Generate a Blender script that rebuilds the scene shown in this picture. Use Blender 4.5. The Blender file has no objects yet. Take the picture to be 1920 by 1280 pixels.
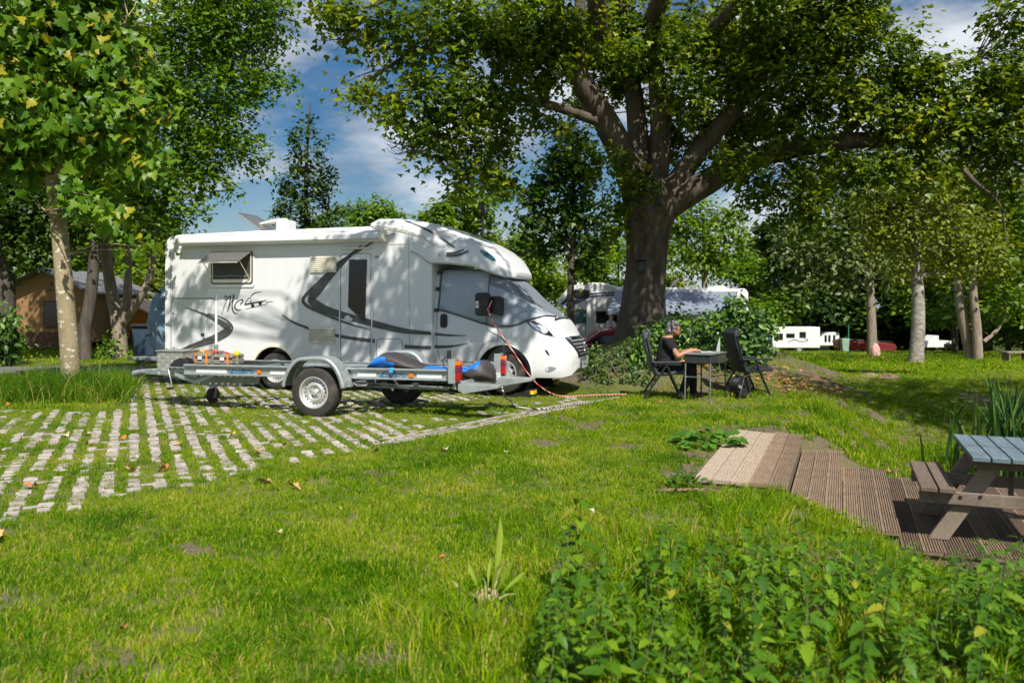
import bpy, bmesh, math, random
import numpy as np
from mathutils import Vector, Matrix, Euler, noise as mnoise
from mathutils.bvhtree import BVHTree

scene = bpy.context.scene
R = math.radians
EYE = 1.55

# ------------------------------------------------------------------ camera, sky, sun, exposure
cam_data = bpy.data.cameras.new("camera")
cam_data.sensor_width = 36.0
cam_data.lens = 28.125
cam_data.shift_y = -0.0354
cam_data.clip_start = 0.05
cam_data.clip_end = 3000
cam_data.dof.use_dof = True
cam_data.dof.focus_distance = 12.5
cam_data.dof.aperture_fstop = 2.6
cam = bpy.data.objects.new("camera", cam_data)
scene.collection.objects.link(cam)
cam.location = (0, 0, EYE)
cam.rotation_euler = (R(90), 0, 0)
scene.camera = cam

SUN = Vector((0.164, -0.515, 0.66)).normalized()          # towards the sun
SUN_ELEV = math.asin(SUN.z)
SUN_AZ = math.atan2(SUN.x, SUN.y)                          # clockwise from +Y

world = bpy.data.worlds.new("World")
scene.world = world
world.use_nodes = True
wn = world.node_tree.nodes; wl = world.node_tree.links
wn.clear()
w_out = wn.new("ShaderNodeOutputWorld")
w_bg = wn.new("ShaderNodeBackground"); w_bg.inputs["Strength"].default_value = 0.0500
w_sky = wn.new("ShaderNodeTexSky"); w_sky.sky_type = 'NISHITA'; w_sky.sun_disc = False
w_sky.sun_elevation = SUN_ELEV; w_sky.sun_rotation = SUN_AZ
w_sky.air_density = 1.0; w_sky.dust_density = 0.6; w_sky.ozone_density = 1.6
w_tc = wn.new("ShaderNodeTexCoord")
w_map = wn.new("ShaderNodeMapping"); w_map.inputs["Scale"].default_value = (1.0, 1.0, 2.2)
w_map.inputs["Location"].default_value = (9.3, 0.0, 0.8)
w_n = wn.new("ShaderNodeTexNoise"); w_n.inputs["Scale"].default_value = 4.2
w_n.inputs["Detail"].default_value = 9; w_n.inputs["Roughness"].default_value = 0.56
w_n.inputs["Distortion"].default_value = 0.15
w_r = wn.new("ShaderNodeValToRGB")
w_r.color_ramp.elements[0].position = 0.45; w_r.color_ramp.elements[0].color = (0.16, 0.16, 0.16, 1)
w_r.color_ramp.elements[1].position = 0.575; w_r.color_ramp.elements[1].color = (0.92, 0.92, 0.92, 1)
w_n2 = wn.new("ShaderNodeTexNoise"); w_n2.inputs["Scale"].default_value = 7.0; w_n2.inputs["Detail"].default_value = 5
w_r2 = wn.new("ShaderNodeValToRGB")
w_r2.color_ramp.elements[0].position = 0.35; w_r2.color_ramp.elements[0].color = (4.6, 5.5, 6.8, 1)
w_r2.color_ramp.elements[1].position = 0.65; w_r2.color_ramp.elements[1].color = (12.5, 12.9, 13.5, 1)
w_mix = wn.new("ShaderNodeMixRGB")
w_hs = wn.new("ShaderNodeHueSaturation"); w_hs.inputs["Saturation"].default_value = 1.6; w_hs.inputs["Value"].default_value = 1.02
wl.new(w_tc.outputs["Generated"], w_map.inputs["Vector"])
wl.new(w_map.outputs["Vector"], w_n.inputs["Vector"])
wl.new(w_map.outputs["Vector"], w_n2.inputs["Vector"])
wl.new(w_n.outputs["Fac"], w_r.inputs["Fac"])
wl.new(w_n2.outputs["Fac"], w_r2.inputs["Fac"])
wl.new(w_sky.outputs["Color"], w_hs.inputs["Color"])
wl.new(w_hs.outputs["Color"], w_mix.inputs["Color1"])
wl.new(w_r.outputs["Color"], w_mix.inputs["Fac"])
wl.new(w_r2.outputs["Color"], w_mix.inputs["Color2"])
wl.new(w_mix.outputs["Color"], w_bg.inputs["Color"])
wl.new(w_bg.outputs["Background"], w_out.inputs["Surface"])

sun_data = bpy.data.lights.new("sun", 'SUN')
sun_data.energy = 5.0; sun_data.angle = R(0.53); sun_data.color = (1.0, 0.94, 0.85)
sun = bpy.data.objects.new("sun", sun_data)
scene.collection.objects.link(sun)
sun.rotation_euler = SUN.to_track_quat('Z', 'Y').to_euler()

vs = scene.view_settings
vs.view_transform = 'Standard'; vs.look = 'None'; vs.exposure = 0.50; vs.gamma = 1.0; vs.use_curve_mapping = False
scene.cycles.max_bounces = 6; scene.cycles.diffuse_bounces = 2; scene.cycles.glossy_bounces = 3
scene.cycles.transmission_bounces = 4; scene.cycles.transparent_max_bounces = 6
scene.cycles.use_adaptive_sampling = True; scene.cycles.adaptive_threshold = 0.02
scene.cycles.use_denoising = True
scene.cycles.sample_clamp_indirect = 6

# ------------------------------------------------------------------ helpers
COL = scene.collection

def tag(o, label=None, cat=None, group=None, kind=None):
    if label: o["label"] = label
    if cat: o["category"] = cat
    if group: o["group"] = group
    if kind: o["kind"] = kind
    return o

def empty(name, loc=(0, 0, 0), rz=0.0, label=None, cat=None, group=None):
    o = bpy.data.objects.new(name, None)
    o.empty_display_size = 0.2
    o.location = loc; o.rotation_euler = (0, 0, rz)
    COL.objects.link(o)
    return tag(o, label, cat, group)

def link(name, me, parent=None, mat=None):
    o = bpy.data.objects.new(name, me)
    COL.objects.link(o)
    if parent: o.parent = parent
    if mat is not None and len(me.materials) == 0: me.materials.append(mat)
    return o

def copy_tree(src, parent=None, loc=None, rz=None, label=None, group=None):
    c = src.copy(); COL.objects.link(c)
    if parent is not None: c.parent = parent
    if loc is not None: c.location = loc
    if rz is not None: c.rotation_euler = (0, 0, rz)
    if label: c["label"] = label
    if group: c["group"] = group
    for ch in src.children: copy_tree(ch, c)
    return c

def rotz(p, a):
    c, s = math.cos(a), math.sin(a)
    return (p[0]*c-p[1]*s, p[0]*s+p[1]*c, p[2])

class MB:
    def __init__(s): s.v = []; s.f = []; s.m = []; s.starts = []
    def add(s, vs_, fs, mi=0):
        b = len(s.v); s.starts.append((b, len(s.f))); s.v += [tuple(p) for p in vs_]
        for f in fs: s.f.append(tuple(i+b for i in f)); s.m.append(mi)
        return s
    def box(s, c, d, rz=0, mi=0, rot=None):
        x, y, z = d[0]/2, d[1]/2, d[2]/2
        pts = [(-x,-y,-z),(x,-y,-z),(x,y,-z),(-x,y,-z),(-x,-y,z),(x,-y,z),(x,y,z),(-x,y,z)]
        if rot is not None: pts = [tuple(rot @ Vector(p)) for p in pts]
        elif rz: pts = [rotz(p, rz) for p in pts]
        return s.hexa([(p[0]+c[0], p[1]+c[1], p[2]+c[2]) for p in pts], mi)
    def hexa(s, p, mi=0):
        return s.add(p, [(3,2,1,0),(4,5,6,7),(0,1,5,4),(1,2,6,5),(2,3,7,6),(3,0,4,7)], mi)
    def bar(s, p0, p1, w, h, mi=0, up=(0,0,1)):
        p0 = Vector(p0); p1 = Vector(p1); d = (p1-p0)
        x = d.normalized(); u = Vector(up)
        if abs(x.dot(u)) > .98: u = Vector((0,1,0))
        y = u.cross(x).normalized(); z = x.cross(y)
        pts = []
        for zz in (-1, 1):
            for a, yy in ((p0,-1),(p1,-1),(p1,1),(p0,1)):
                pts.append(a + y*(yy*w/2) + z*(zz*h/2))
        return s.hexa(pts, mi)
    def tube(s, path, rad, n=8, mi=0, caps=True, closed=False):
        path = [Vector(p) for p in path]; k = len(path)
        if not hasattr(rad, '__len__'): rad = [rad]*k
        rings = []; prev = None
        for i, p in enumerate(path):
            if closed: t = path[(i+1) % k]-path[i-1]
            else: t = (path[min(i+1,k-1)]-path[max(i-1,0)])
            t = t.normalized() if t.length > 1e-9 else Vector((0,0,1))
            if prev is None:
                a = Vector((0,0,1)) if abs(t.z) < .9 else Vector((1,0,0))
                x = a.cross(t).normalized()
            else:
                x = prev-t*prev.dot(t); x = x.normalized() if x.length > 1e-6 else t.orthogonal().normalized()
            prev = x; y = t.cross(x)
            rings.append([p+(x*math.cos(2*math.pi*j/n)+y*math.sin(2*math.pi*j/n))*rad[i] for j in range(n)])
        return s.loft(rings, caps=caps and not closed, closed=closed, mi=mi)
    def loft(s, rings, caps=True, closed=False, mi=0, open_ring=False):
        n = len(rings[0]); k = len(rings); vs_ = [p for r in rings for p in r]; fs = []
        for i in range(k if closed else k-1):
            a = i*n; b = ((i+1) % k)*n
            for j in range(n-1 if open_ring else n):
                j2 = (j+1) % n
                fs.append((a+j, a+j2, b+j2, b+j))
        if caps:
            fs.append(tuple(range(n-1, -1, -1))); fs.append(tuple((k-1)*n+j for j in range(n)))
        return s.add(vs_, fs, mi)
    def cyl(s, p0, p1, r, n=16, mi=0, r1=None):
        return s.tube([p0, p1], [r, r if r1 is None else r1], n, mi)
    def prism(s, poly, y0, y1, mi=0, plane='xz'):
        def m(p, d):
            if plane == 'xz': return (p[0], d, p[1])
            if plane == 'xy': return (p[0], p[1], d)
            return (d, p[0], p[1])
        n = len(poly)
        vs_ = [m(p, y0) for p in poly]+[m(p, y1) for p in poly]
        fs = [tuple(range(n)), tuple(range(2*n-1, n-1, -1))]
        for i in range(n): fs.append((i, n+i, n+(i+1) % n, (i+1) % n))
        return s.add(vs_, fs, mi)
    def lathe(s, prof, c, axis='y', n=32, mi=0, caps=False):
        rings = []
        for (r, h) in prof:
            ring = []
            for j in range(n):
                a = 2*math.pi*j/n; ca, sa = math.cos(a)*r, math.sin(a)*r
                q = (ca, h, sa) if axis == 'y' else ((h, ca, sa) if axis == 'x' else (ca, sa, h))
                ring.append((c[0]+q[0], c[1]+q[1], c[2]+q[2]))
            rings.append(ring)
        return s.loft(rings, caps=caps, mi=mi)
    def sphere(s, c, r, n=12, m=8, mi=0):
        rr = r if hasattr(r, '__len__') else (r, r, r)
        rings = []
        for i in range(1, m):
            a = math.pi*i/m
            rings.append([(c[0]+rr[0]*math.sin(a)*math.cos(2*math.pi*j/n), c[1]+rr[1]*math.sin(a)*math.sin(2*math.pi*j/n), c[2]+rr[2]*math.cos(a)) for j in range(n)])
        b = len(s.v); s.loft(rings, caps=False, mi=mi)
        t = len(s.v); s.v += [(c[0], c[1], c[2]+rr[2]), (c[0], c[1], c[2]-rr[2])]
        for j in range(n):
            s.f.append((t, b+j, b+(j+1) % n)); s.m.append(mi)
            e = b+(m-2)*n
            s.f.append((t+1, e+(j+1) % n, e+j)); s.m.append(mi)
        return s
    def ribbon(s, path, w, y, mi=0, t=0.003):
        """flat stroke in the xz plane at depth y (facing -y); path [(x,z)], w width or list"""
        k = len(path)
        if not hasattr(w, '__len__'): w = [w]*k
        L = []; Rr = []
        for i, p in enumerate(path):
            a = path[max(i-1,0)]; b = path[min(i+1,k-1)]
            dx, dz = b[0]-a[0], b[1]-a[1]; l = math.hypot(dx, dz) or 1
            nx, nz = -dz/l, dx/l
            L.append((p[0]+nx*w[i]/2, p[1]+nz*w[i]/2)); Rr.append((p[0]-nx*w[i]/2, p[1]-nz*w[i]/2))
        rings = [[(L[i][0], y, L[i][1]), (Rr[i][0], y, Rr[i][1]), (Rr[i][0], y+t, Rr[i][1]), (L[i][0], y+t, L[i][1])] for i in range(k)]
        return s.loft(rings, mi=mi)
    def each(s, name, mat=None, parent=None, **kw):
        """every shape added becomes an object of its own"""
        out = []
        for k, (v0, f0) in enumerate(s.starts):
            v1, f1 = s.starts[k+1] if k+1 < len(s.starts) else (len(s.v), len(s.f))
            q = MB(); q.v = s.v[v0:v1]; q.f = [tuple(i-v0 for i in f) for f in s.f[f0:f1]]; q.m = s.m[f0:f1]
            out.append(q.build(name, mat, parent, **kw))
        return out
    def mesh(s, name):
        me = bpy.data.meshes.new(name)
        me.from_pydata([tuple(p) for p in s.v], [], s.f)
        return me
    def build(s, name, mat=None, parent=None, smooth=0, bevel=0, seg=2, fix=True):
        me = s.mesh(name)
        mats = mat if isinstance(mat, (list, tuple)) else [mat]
        for m in mats: me.materials.append(m)
        if len(mats) > 1: me.polygons.foreach_set('material_index', s.m)
        if fix:
            bm = bmesh.new(); bm.from_mesh(me)
            bmesh.ops.recalc_face_normals(bm, faces=bm.faces); bm.to_mesh(me); bm.free()
        o = link(name, me, parent)
        if bevel:
            b = o.modifiers.new("bevel", 'BEVEL'); b.width = bevel; b.segments = seg
            b.limit_method = 'ANGLE'; b.angle_limit = R(40); b.harden_normals = True
            smooth = smooth or 40
        if smooth:
            me.shade_smooth(); me.set_sharp_from_angle(angle=R(smooth))
        return o

def np_mesh(name, verts, faces_flat, loop_tot, mat=None, tint=None):
    me = bpy.data.meshes.new(name)
    nv = len(verts); me.vertices.add(nv)
    me.vertices.foreach_set('co', np.ascontiguousarray(verts, dtype=np.float32).ravel())
    nl = len(faces_flat); me.loops.add(nl)
    me.loops.foreach_set('vertex_index', np.ascontiguousarray(faces_flat, dtype=np.int32))
    npoly = len(loop_tot); me.polygons.add(npoly)
    st = np.zeros(npoly, dtype=np.int32); st[1:] = np.cumsum(loop_tot)[:-1]
    me.polygons.foreach_set('loop_start', st)
    me.update(calc_edges=True)
    if tint is not None:
        a = me.attributes.new('tint', 'FLOAT', 'POINT'); a.data.foreach_set('value', np.asarray(tint, dtype=np.float32))
    if mat: me.materials.append(mat)
    return me

def apply_boolean(o, cutters):
    for c in cutters:
        m = o.modifiers.new("cut", 'BOOLEAN'); m.operation = 'DIFFERENCE'; m.solver = 'EXACT'; m.object = c
    dg = bpy.context.evaluated_depsgraph_get()
    me = bpy.data.meshes.new_from_object(o.evaluated_get(dg))
    o.modifiers.clear(); o.data = me
    for c in cutters: bpy.data.objects.remove(c)
    return o

def catmull(pts, n=8):
    out = []; k = len(pts); P_ = [np.array(p, float) for p in pts]
    for i in range(k-1):
        p0 = P_[max(i-1,0)]; p1 = P_[i]; p2 = P_[i+1]; p3 = P_[min(i+2,k-1)]
        for j in range(n):
            t = j/n
            out.append(tuple(0.5*((2*p1)+(-p0+p2)*t+(2*p0-5*p1+4*p2-p3)*t*t+(-p0+3*p1-3*p2+p3)*t**3)))
    out.append(tuple(P_[-1])); return out

def lerp_table(tab, x):
    xs = [a for a, _ in tab]; ys = [b for _, b in tab]
    return float(np.interp(x, xs, ys))

def smooth01(a, b, x):
    t = np.clip((np.asarray(x, float)-a)/(b-a), 0, 1); return t*t*(3-2*t)

# ------------------------------------------------------------------ materials
def new_mat(name):
    m = bpy.data.materials.new(name); m.use_nodes = True
    nt = m.node_tree; b = nt.nodes["Principled BSDF"]
    return m, nt, b

def M(name, col, rough=0.5, metal=0.0, var=0.12, scale=6.0, bump=0.0, bscale=60.0, coat=0.0, spec=0.5, dirt=None, stretch=None, objvar=0.0, world=False):
    m, nt, b = new_mat(name)
    N, L = nt.nodes, nt.links
    tc = N.new("ShaderNodeTexCoord"); src = tc.outputs["Object"]
    if world: src = N.new("ShaderNodeNewGeometry").outputs["Position"]
    if stretch:
        mp = N.new("ShaderNodeMapping"); mp.inputs["Scale"].default_value = stretch
        L.new(src, mp.inputs["Vector"]); src = mp.outputs["Vector"]
    n = N.new("ShaderNodeTexNoise"); n.inputs["Scale"].default_value = scale; n.inputs["Detail"].default_value = 6
    L.new(src, n.inputs["Vector"])
    r = N.new("ShaderNodeValToRGB"); L.new(n.outputs["Fac"], r.inputs["Fac"])
    c = Vector(col)
    lo = c*(1-var); hi = c*(1+var)
    r.color_ramp.elements[0].position = 0.3; r.color_ramp.elements[0].color = (*lo, 1)
    r.color_ramp.elements[1].position = 0.7; r.color_ramp.elements[1].color = (min(hi.x,1), min(hi.y,1), min(hi.z,1), 1)
    out = r.outputs["Color"]
    if dirt:
        n2 = N.new("ShaderNodeTexNoise"); n2.inputs["Scale"].default_value = dirt[1]; n2.inputs["Detail"].default_value = 8
        L.new(src if world else tc.outputs["Object"], n2.inputs["Vector"])
        r2 = N.new("ShaderNodeValToRGB"); r2.color_ramp.elements[0].position = dirt[2]; r2.color_ramp.elements[1].position = dirt[3]
        L.new(n2.outputs["Fac"], r2.inputs["Fac"])
        mx = N.new("ShaderNodeMixRGB"); mx.inputs["Color2"].default_value = (*dirt[0], 1)
        L.new(r2.outputs["Color"], mx.inputs["Fac"]); L.new(out, mx.inputs["Color1"]); out = mx.outputs["Color"]
    if objvar:
        oi = N.new("ShaderNodeObjectInfo"); mr = N.new("ShaderNodeMapRange"); mr.inputs["To Min"].default_value = 1-objvar; mr.inputs["To Max"].default_value = 1+objvar
        hv = N.new("ShaderNodeHueSaturation"); L.new(oi.outputs["Random"], mr.inputs["Value"]); L.new(mr.outputs["Result"], hv.inputs["Value"])
        L.new(out, hv.inputs["Color"]); out = hv.outputs["Color"]
    L.new(out, b.inputs["Base Color"])
    b.inputs["Roughness"].default_value = rough; b.inputs["Metallic"].default_value = metal
    b.inputs["Specular IOR Level"].default_value = spec
    b.inputs["Coat Weight"].default_value = coat
    rr = N.new("ShaderNodeMapRange"); rr.inputs["To Min"].default_value = max(rough-.08, .02); rr.inputs["To Max"].default_value = min(rough+.1, 1)
    L.new(n.outputs["Fac"], rr.inputs["Value"]); L.new(rr.outputs["Result"], b.inputs["Roughness"])
    if bump:
        nb = N.new("ShaderNodeTexNoise"); nb.inputs["Scale"].default_value = bscale; nb.inputs["Detail"].default_value = 6
        L.new(src, nb.inputs["Vector"])
        bp = N.new("ShaderNodeBump"); bp.inputs["Strength"].default_value = bump; bp.inputs["Distance"].default_value = 0.02
        L.new(nb.outputs["Fac"], bp.inputs["Height"]); L.new(bp.outputs["Normal"], b.inputs["Normal"])
    return m

def leaf_mat(name, cols, trans=0.35, rough=0.45, spec=0.4, patch=None):
    """cols: list of (pos, rgb) looked up by the per-leaf tint"""
    m, nt, b = new_mat(name); N, L = nt.nodes, nt.links
    at = N.new("ShaderNodeAttribute"); at.attribute_name = 'tint'
    r = N.new("ShaderNodeValToRGB"); els = r.color_ramp.elements
    els[0].position = cols[0][0]; els[0].color = (*cols[0][1], 1)
    els[1].position = cols[-1][0]; els[1].color = (*cols[-1][1], 1)
    for p, c in cols[1:-1]:
        e = els.new(p); e.color = (*c, 1)
    fac = at.outputs["Fac"]
    if patch:
        ge = N.new("ShaderNodeNewGeometry"); nz = N.new("ShaderNodeTexNoise"); nz.inputs["Scale"].default_value = patch[0]; nz.inputs["Detail"].default_value = 5
        L.new(ge.outputs["Position"], nz.inputs["Vector"])
        ma = N.new("ShaderNodeMath"); ma.operation = 'MULTIPLY_ADD'; ma.inputs[1].default_value = patch[1]; 
        sb = N.new("ShaderNodeMath"); sb.operation = 'SUBTRACT'; sb.inputs[1].default_value = 0.5
        L.new(nz.outputs["Fac"], sb.inputs[0]); L.new(sb.outputs[0], ma.inputs[0]); L.new(fac, ma.inputs[2]); fac = ma.outputs[0]
    L.new(fac, r.inputs["Fac"])
    L.new(r.outputs["Color"], b.inputs["Base Color"])
    b.inputs["Roughness"].default_value = rough; b.inputs["Specular IOR Level"].default_value = spec
    tr = N.new("ShaderNodeBsdfTranslucent")
    hs = N.new("ShaderNodeHueSaturation"); hs.inputs["Hue"].default_value = 0.485; hs.inputs["Saturation"].default_value = 1.1; hs.inputs["Value"].default_value = 1.35
    L.new(r.outputs["Color"], hs.inputs["Color"]); L.new(hs.outputs["Color"], tr.inputs["Color"])
    mx = N.new("ShaderNodeMixShader"); mx.inputs["Fac"].default_value = trans
    L.new(b.outputs["BSDF"], mx.inputs[1]); L.new(tr.outputs["BSDF"], mx.inputs[2])
    L.new(mx.outputs["Shader"], N["Material Output"].inputs["Surface"])
    return m

def bark_mat(name, c0, c1, scale=4, stretch=(1,1,.35), bump=.6, patch=None):
    m, nt, b = new_mat(name); N, L = nt.nodes, nt.links
    tc = N.new("ShaderNodeTexCoord"); mp = N.new("ShaderNodeMapping"); mp.inputs["Scale"].default_value = stretch
    L.new(tc.outputs["Object"], mp.inputs["Vector"])
    n = N.new("ShaderNodeTexNoise"); n.inputs["Scale"].default_value = scale; n.inputs["Detail"].default_value = 10; n.inputs["Roughness"].default_value = .65
    L.new(mp.outputs["Vector"], n.inputs["Vector"])
    r = N.new("ShaderNodeValToRGB"); r.color_ramp.elements[0].position = .32; r.color_ramp.elements[1].position = .68
    r.color_ramp.elements[0].color = (*c0, 1); r.color_ramp.elements[1].color = (*c1, 1)
    L.new(n.outputs["Fac"], r.inputs["Fac"]); out = r.outputs["Color"]
    if patch:
        n2 = N.new("ShaderNodeTexNoise"); n2.inputs["Scale"].default_value = patch[1]; n2.inputs["Detail"].default_value = 3
        mp2 = N.new("ShaderNodeMapping"); mp2.inputs["Scale"].default_value = patch[2]
        L.new(tc.outputs["Object"], mp2.inputs["Vector"]); L.new(mp2.outputs["Vector"], n2.inputs["Vector"])
        r2 = N.new("ShaderNodeValToRGB"); r2.color_ramp.elements[0].position = patch[3]; r2.color_ramp.elements[1].position = patch[3]+.05
        L.new(n2.outputs["Fac"], r2.inputs["Fac"])
        mx = N.new("ShaderNodeMixRGB"); mx.inputs["Color2"].default_value = (*patch[0], 1)
        L.new(r2.outputs["Color"], mx.inputs["Fac"]); L.new(out, mx.inputs["Color1"]); out = mx.outputs["Color"]
    L.new(out, b.inputs["Base Color"]); b.inputs["Roughness"].default_value = .85
    bp = N.new("ShaderNodeBump"); bp.inputs["Strength"].default_value = bump; bp.inputs["Distance"].default_value = .03
    L.new(n.outputs["Fac"], bp.inputs["Height"]); L.new(bp.outputs["Normal"], b.inputs["Normal"])
    return m

def clear_mat(name, col, alpha, rough=.08):
    m, nt, b = new_mat(name); N, L = nt.nodes, nt.links
    b.inputs["Base Color"].default_value = (*col, 1); b.inputs["Roughness"].default_value = rough
    t = N.new("ShaderNodeBsdfTransparent"); mx = N.new("ShaderNodeMixShader"); mx.inputs["Fac"].default_value = alpha
    L.new(t.outputs[0], mx.inputs[1]); L.new(b.outputs[0], mx.inputs[2]); L.new(mx.outputs[0], N["Material Output"].inputs["Surface"])
    return m

MT = {}
MT['white'] = M('white_gelcoat', (.68,.695,.705), .30, var=.022, scale=2.2, stretch=(3.0,3.0,.22), coat=.25, dirt=((.55,.55,.52), 1.3, .60, .98))
MT['white2'] = M('white_paint', (.68,.69,.69), .35, var=.03, scale=2.0)
MT['cream'] = M('cream_plastic', (.72,.69,.56), .5, var=.04)
MT['greystripe'] = M('grey_vinyl', (.075,.078,.075), .35, var=.06)
MT['darkline'] = M('seam_rubber', (.03,.032,.035), .6, var=.1)
MT['seam'] = M('panel_seam_grey', (.22,.24,.26), .6, var=.1)
MT['glass'] = M('dark_tinted_glass', (.012,.012,.014), .05, var=.1, spec=.7)
MT['screen'] = M('insect_screen', (.05,.05,.045), .6, var=.3, scale=14)
MT['black'] = M('black_plastic', (.018,.018,.02), .45, var=.2)
MT['blackgloss'] = M('glossy_black', (.01,.01,.012), .15, var=.2)
MT['tyre'] = M('tyre_rubber', (.033,.030,.028), .8, var=.25, scale=9, bump=.3, bscale=90, dirt=((.10,.085,.07), 5, .5, .8))
MT['rim'] = M('silver_rim', (.62,.62,.61), .35, metal=.55, var=.06)
MT['galv'] = M('galvanised_steel', (.42,.46,.47), .42, metal=.55, var=.14, scale=11)
MT['galv2'] = M('galvanised_dull', (.30,.33,.33), .5, metal=.5, var=.2, scale=14)
MT['cheq'] = M('chequer_aluminium', (.50,.51,.48), .35, metal=.7, var=.12, scale=20)
MT['thermal'] = M('silver_thermal_cover', (.33,.38,.43), .45, var=.07, scale=3, bump=.12, bscale=9)
MT['thermal_shade'] = M('shaded_thermal_cover', (.16,.18,.21), .5, var=.1, scale=3, bump=.12, bscale=9)
MT['lamp'] = M('clear_lamp_lens', (.55,.6,.62), .08, var=.2, scale=12, spec=.9)
MT['chrome'] = M('chrome', (.7,.7,.72), .12, metal=1, var=.03)
MT['red_lens'] = M('red_lens', (.35,.012,.012), .12, var=.25, scale=15)
MT['purple_lens'] = M('purple_lens', (.14,.02,.05), .12, var=.25, scale=15)
MT['amber'] = M('amber_lens', (.75,.18,.01), .15, var=.1)
MT['blue_cloth'] = M('blue_nylon', (.012,.16,.62), .5, var=.15, bump=.25, bscale=14)
MT['grey_cloth'] = M('charcoal_nylon', (.045,.04,.042), .6, var=.2, bump=.3, bscale=14)
MT['text_blue'] = M('blue_lettering', (.02,.16,.38), .5, var=.05)
MT['sticker'] = M('white_reflector', (.72,.75,.77), .35, var=.04)
MT['teal'] = M('teal_emblem', (.01,.12,.16), .3, var=.2)
MT['rope_red'] = None
MT['toolbox'] = M('grey_green_toolbox', (.22,.21,.16), .6, var=.12)
MT['orange'] = M('orange_strap', (.85,.22,.015), .6, var=.1)
MT['yellow'] = M('yellow_plastic', (.85,.55,.02), .5, var=.06)
MT['tarp'] = M('blue_grey_tarp', (.16,.25,.34), .38, var=.25, scale=4, bump=.8, bscale=3.2)
MT['chair'] = M('anthracite_fabric', (.022,.025,.027), .65, var=.2, scale=15, bump=.2)
MT['chair_light'] = M('padded_grey_fabric', (.06,.07,.075), .6, var=.2, scale=15, bump=.2)
MT['chair_frame'] = M('dark_frame', (.02,.024,.025), .4, metal=.3, var=.15)
MT['steel'] = M('bare_steel', (.5,.5,.5), .3, metal=.9, var=.08)
MT['asphalt'] = M('asphalt', (.13,.125,.12), .9, var=.2, scale=30, bump=.5, bscale=140, dirt=((.22,.20,.17), 3, .5, .8))
MT['stone'] = M('paver_concrete', (.39,.345,.32), .9, var=.22, scale=9, bump=.5, bscale=70, dirt=((.15,.14,.085), 5, .46, .72), world=True, objvar=.18)
MT['soil'] = M('bare_soil', (.20,.14,.095), .95, var=.3, scale=12, bump=.8, bscale=40)
# ------------------------------------------------------------------ terrain
rng = np.random.default_rng(7)

def vnoise(x, y, s, seed=0):
    """smooth value noise, vectorised"""
    x = np.asarray(x, float)*s; y = np.asarray(y, float)*s
    xi = np.floor(x).astype(np.int64); yi = np.floor(y).astype(np.int64)
    fx = x-xi; fy = y-yi; fx = fx*fx*(3-2*fx); fy = fy*fy*(3-2*fy)
    def h(a, b):
        n = (a*374761393+b*668265263+seed*1442695041) & 0x7fffffff
        n = ((n ^ (n >> 13))*1274126177) & 0x7fffffff
        return ((n ^ (n >> 16)) & 0xffff)/65535.0
    return (h(xi,yi)*(1-fx)+h(xi+1,yi)*fx)*(1-fy)+(h(xi,yi+1)*(1-fx)+h(xi+1,yi+1)*fx)*fy

STEP_A = (2.30, 6.68)                 # near right corner of the top step
STEP_L = (0.383, 0.924)               # plank direction
STEP_B = (0.924, -0.383)              # downhill direction
def step_s(X, Y): return (X-STEP_A[0])*STEP_B[0]+(Y-STEP_A[1])*STEP_B[1]
def step_l(X, Y): return (X-STEP_A[0])*STEP_L[0]+(Y-STEP_A[1])*STEP_L[1]
MOUND = (3.9, 18.2, 3.25, 4.0, 0.86)
def mound_r(X, Y): return np.sqrt(((X-MOUND[0])/MOUND[2])**2+((Y-MOUND[1])/MOUND[3])**2)

def terrain(X, Y):
    X = np.asarray(X, float); Y = np.asarray(Y, float)
    w = smooth01(0.02, .13, X/np.maximum(Y, 1.0))
    z = -np.minimum(np.maximum(Y-17, 0)*.05, 4.4)*w
    z = z+MOUND[4]*(1-smooth01(.30, 1.15, mound_r(X, Y)+.10*(vnoise(X, Y, .9, 3)-.5)))
    s = step_s(X, Y)
    z = z-.60*smooth01(-.15, 1.35, s)*(1-smooth01(10.8, 16.2, Y))*smooth01(3.6, 5.6, Y)
    l = step_l(X, Y)
    z = z-.22*smooth01(-.02, .10, l)*(1-smooth01(2.72, 2.82, l))*smooth01(-.72, -.62, s)
    z = z+.035*(vnoise(X, Y, .8, 5)-.5)*smooth01(.0, 1.5, np.abs(field_signed(X, Y)))
    return z

FA = (-3.56, 5.56); FB = (0.96, 12.05)
def field_signed(X, Y):
    """>0 inside the grass-paver pitch"""
    dx, dy = FB[0]-FA[0], FB[1]-FA[1]; l = math.hypot(dx, dy)
    a = (dx*(Y-FA[1])-dy*(X-FA[0]))/l
    b = 17.4-Y
    isl = np.maximum(X-(-5.9-.46*(Y-12)), 11.9-Y)
    return np.minimum(np.minimum(a, b), isl)

def tz(x, y): return float(terrain(np.array([x]), np.array([y]))[0])

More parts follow.
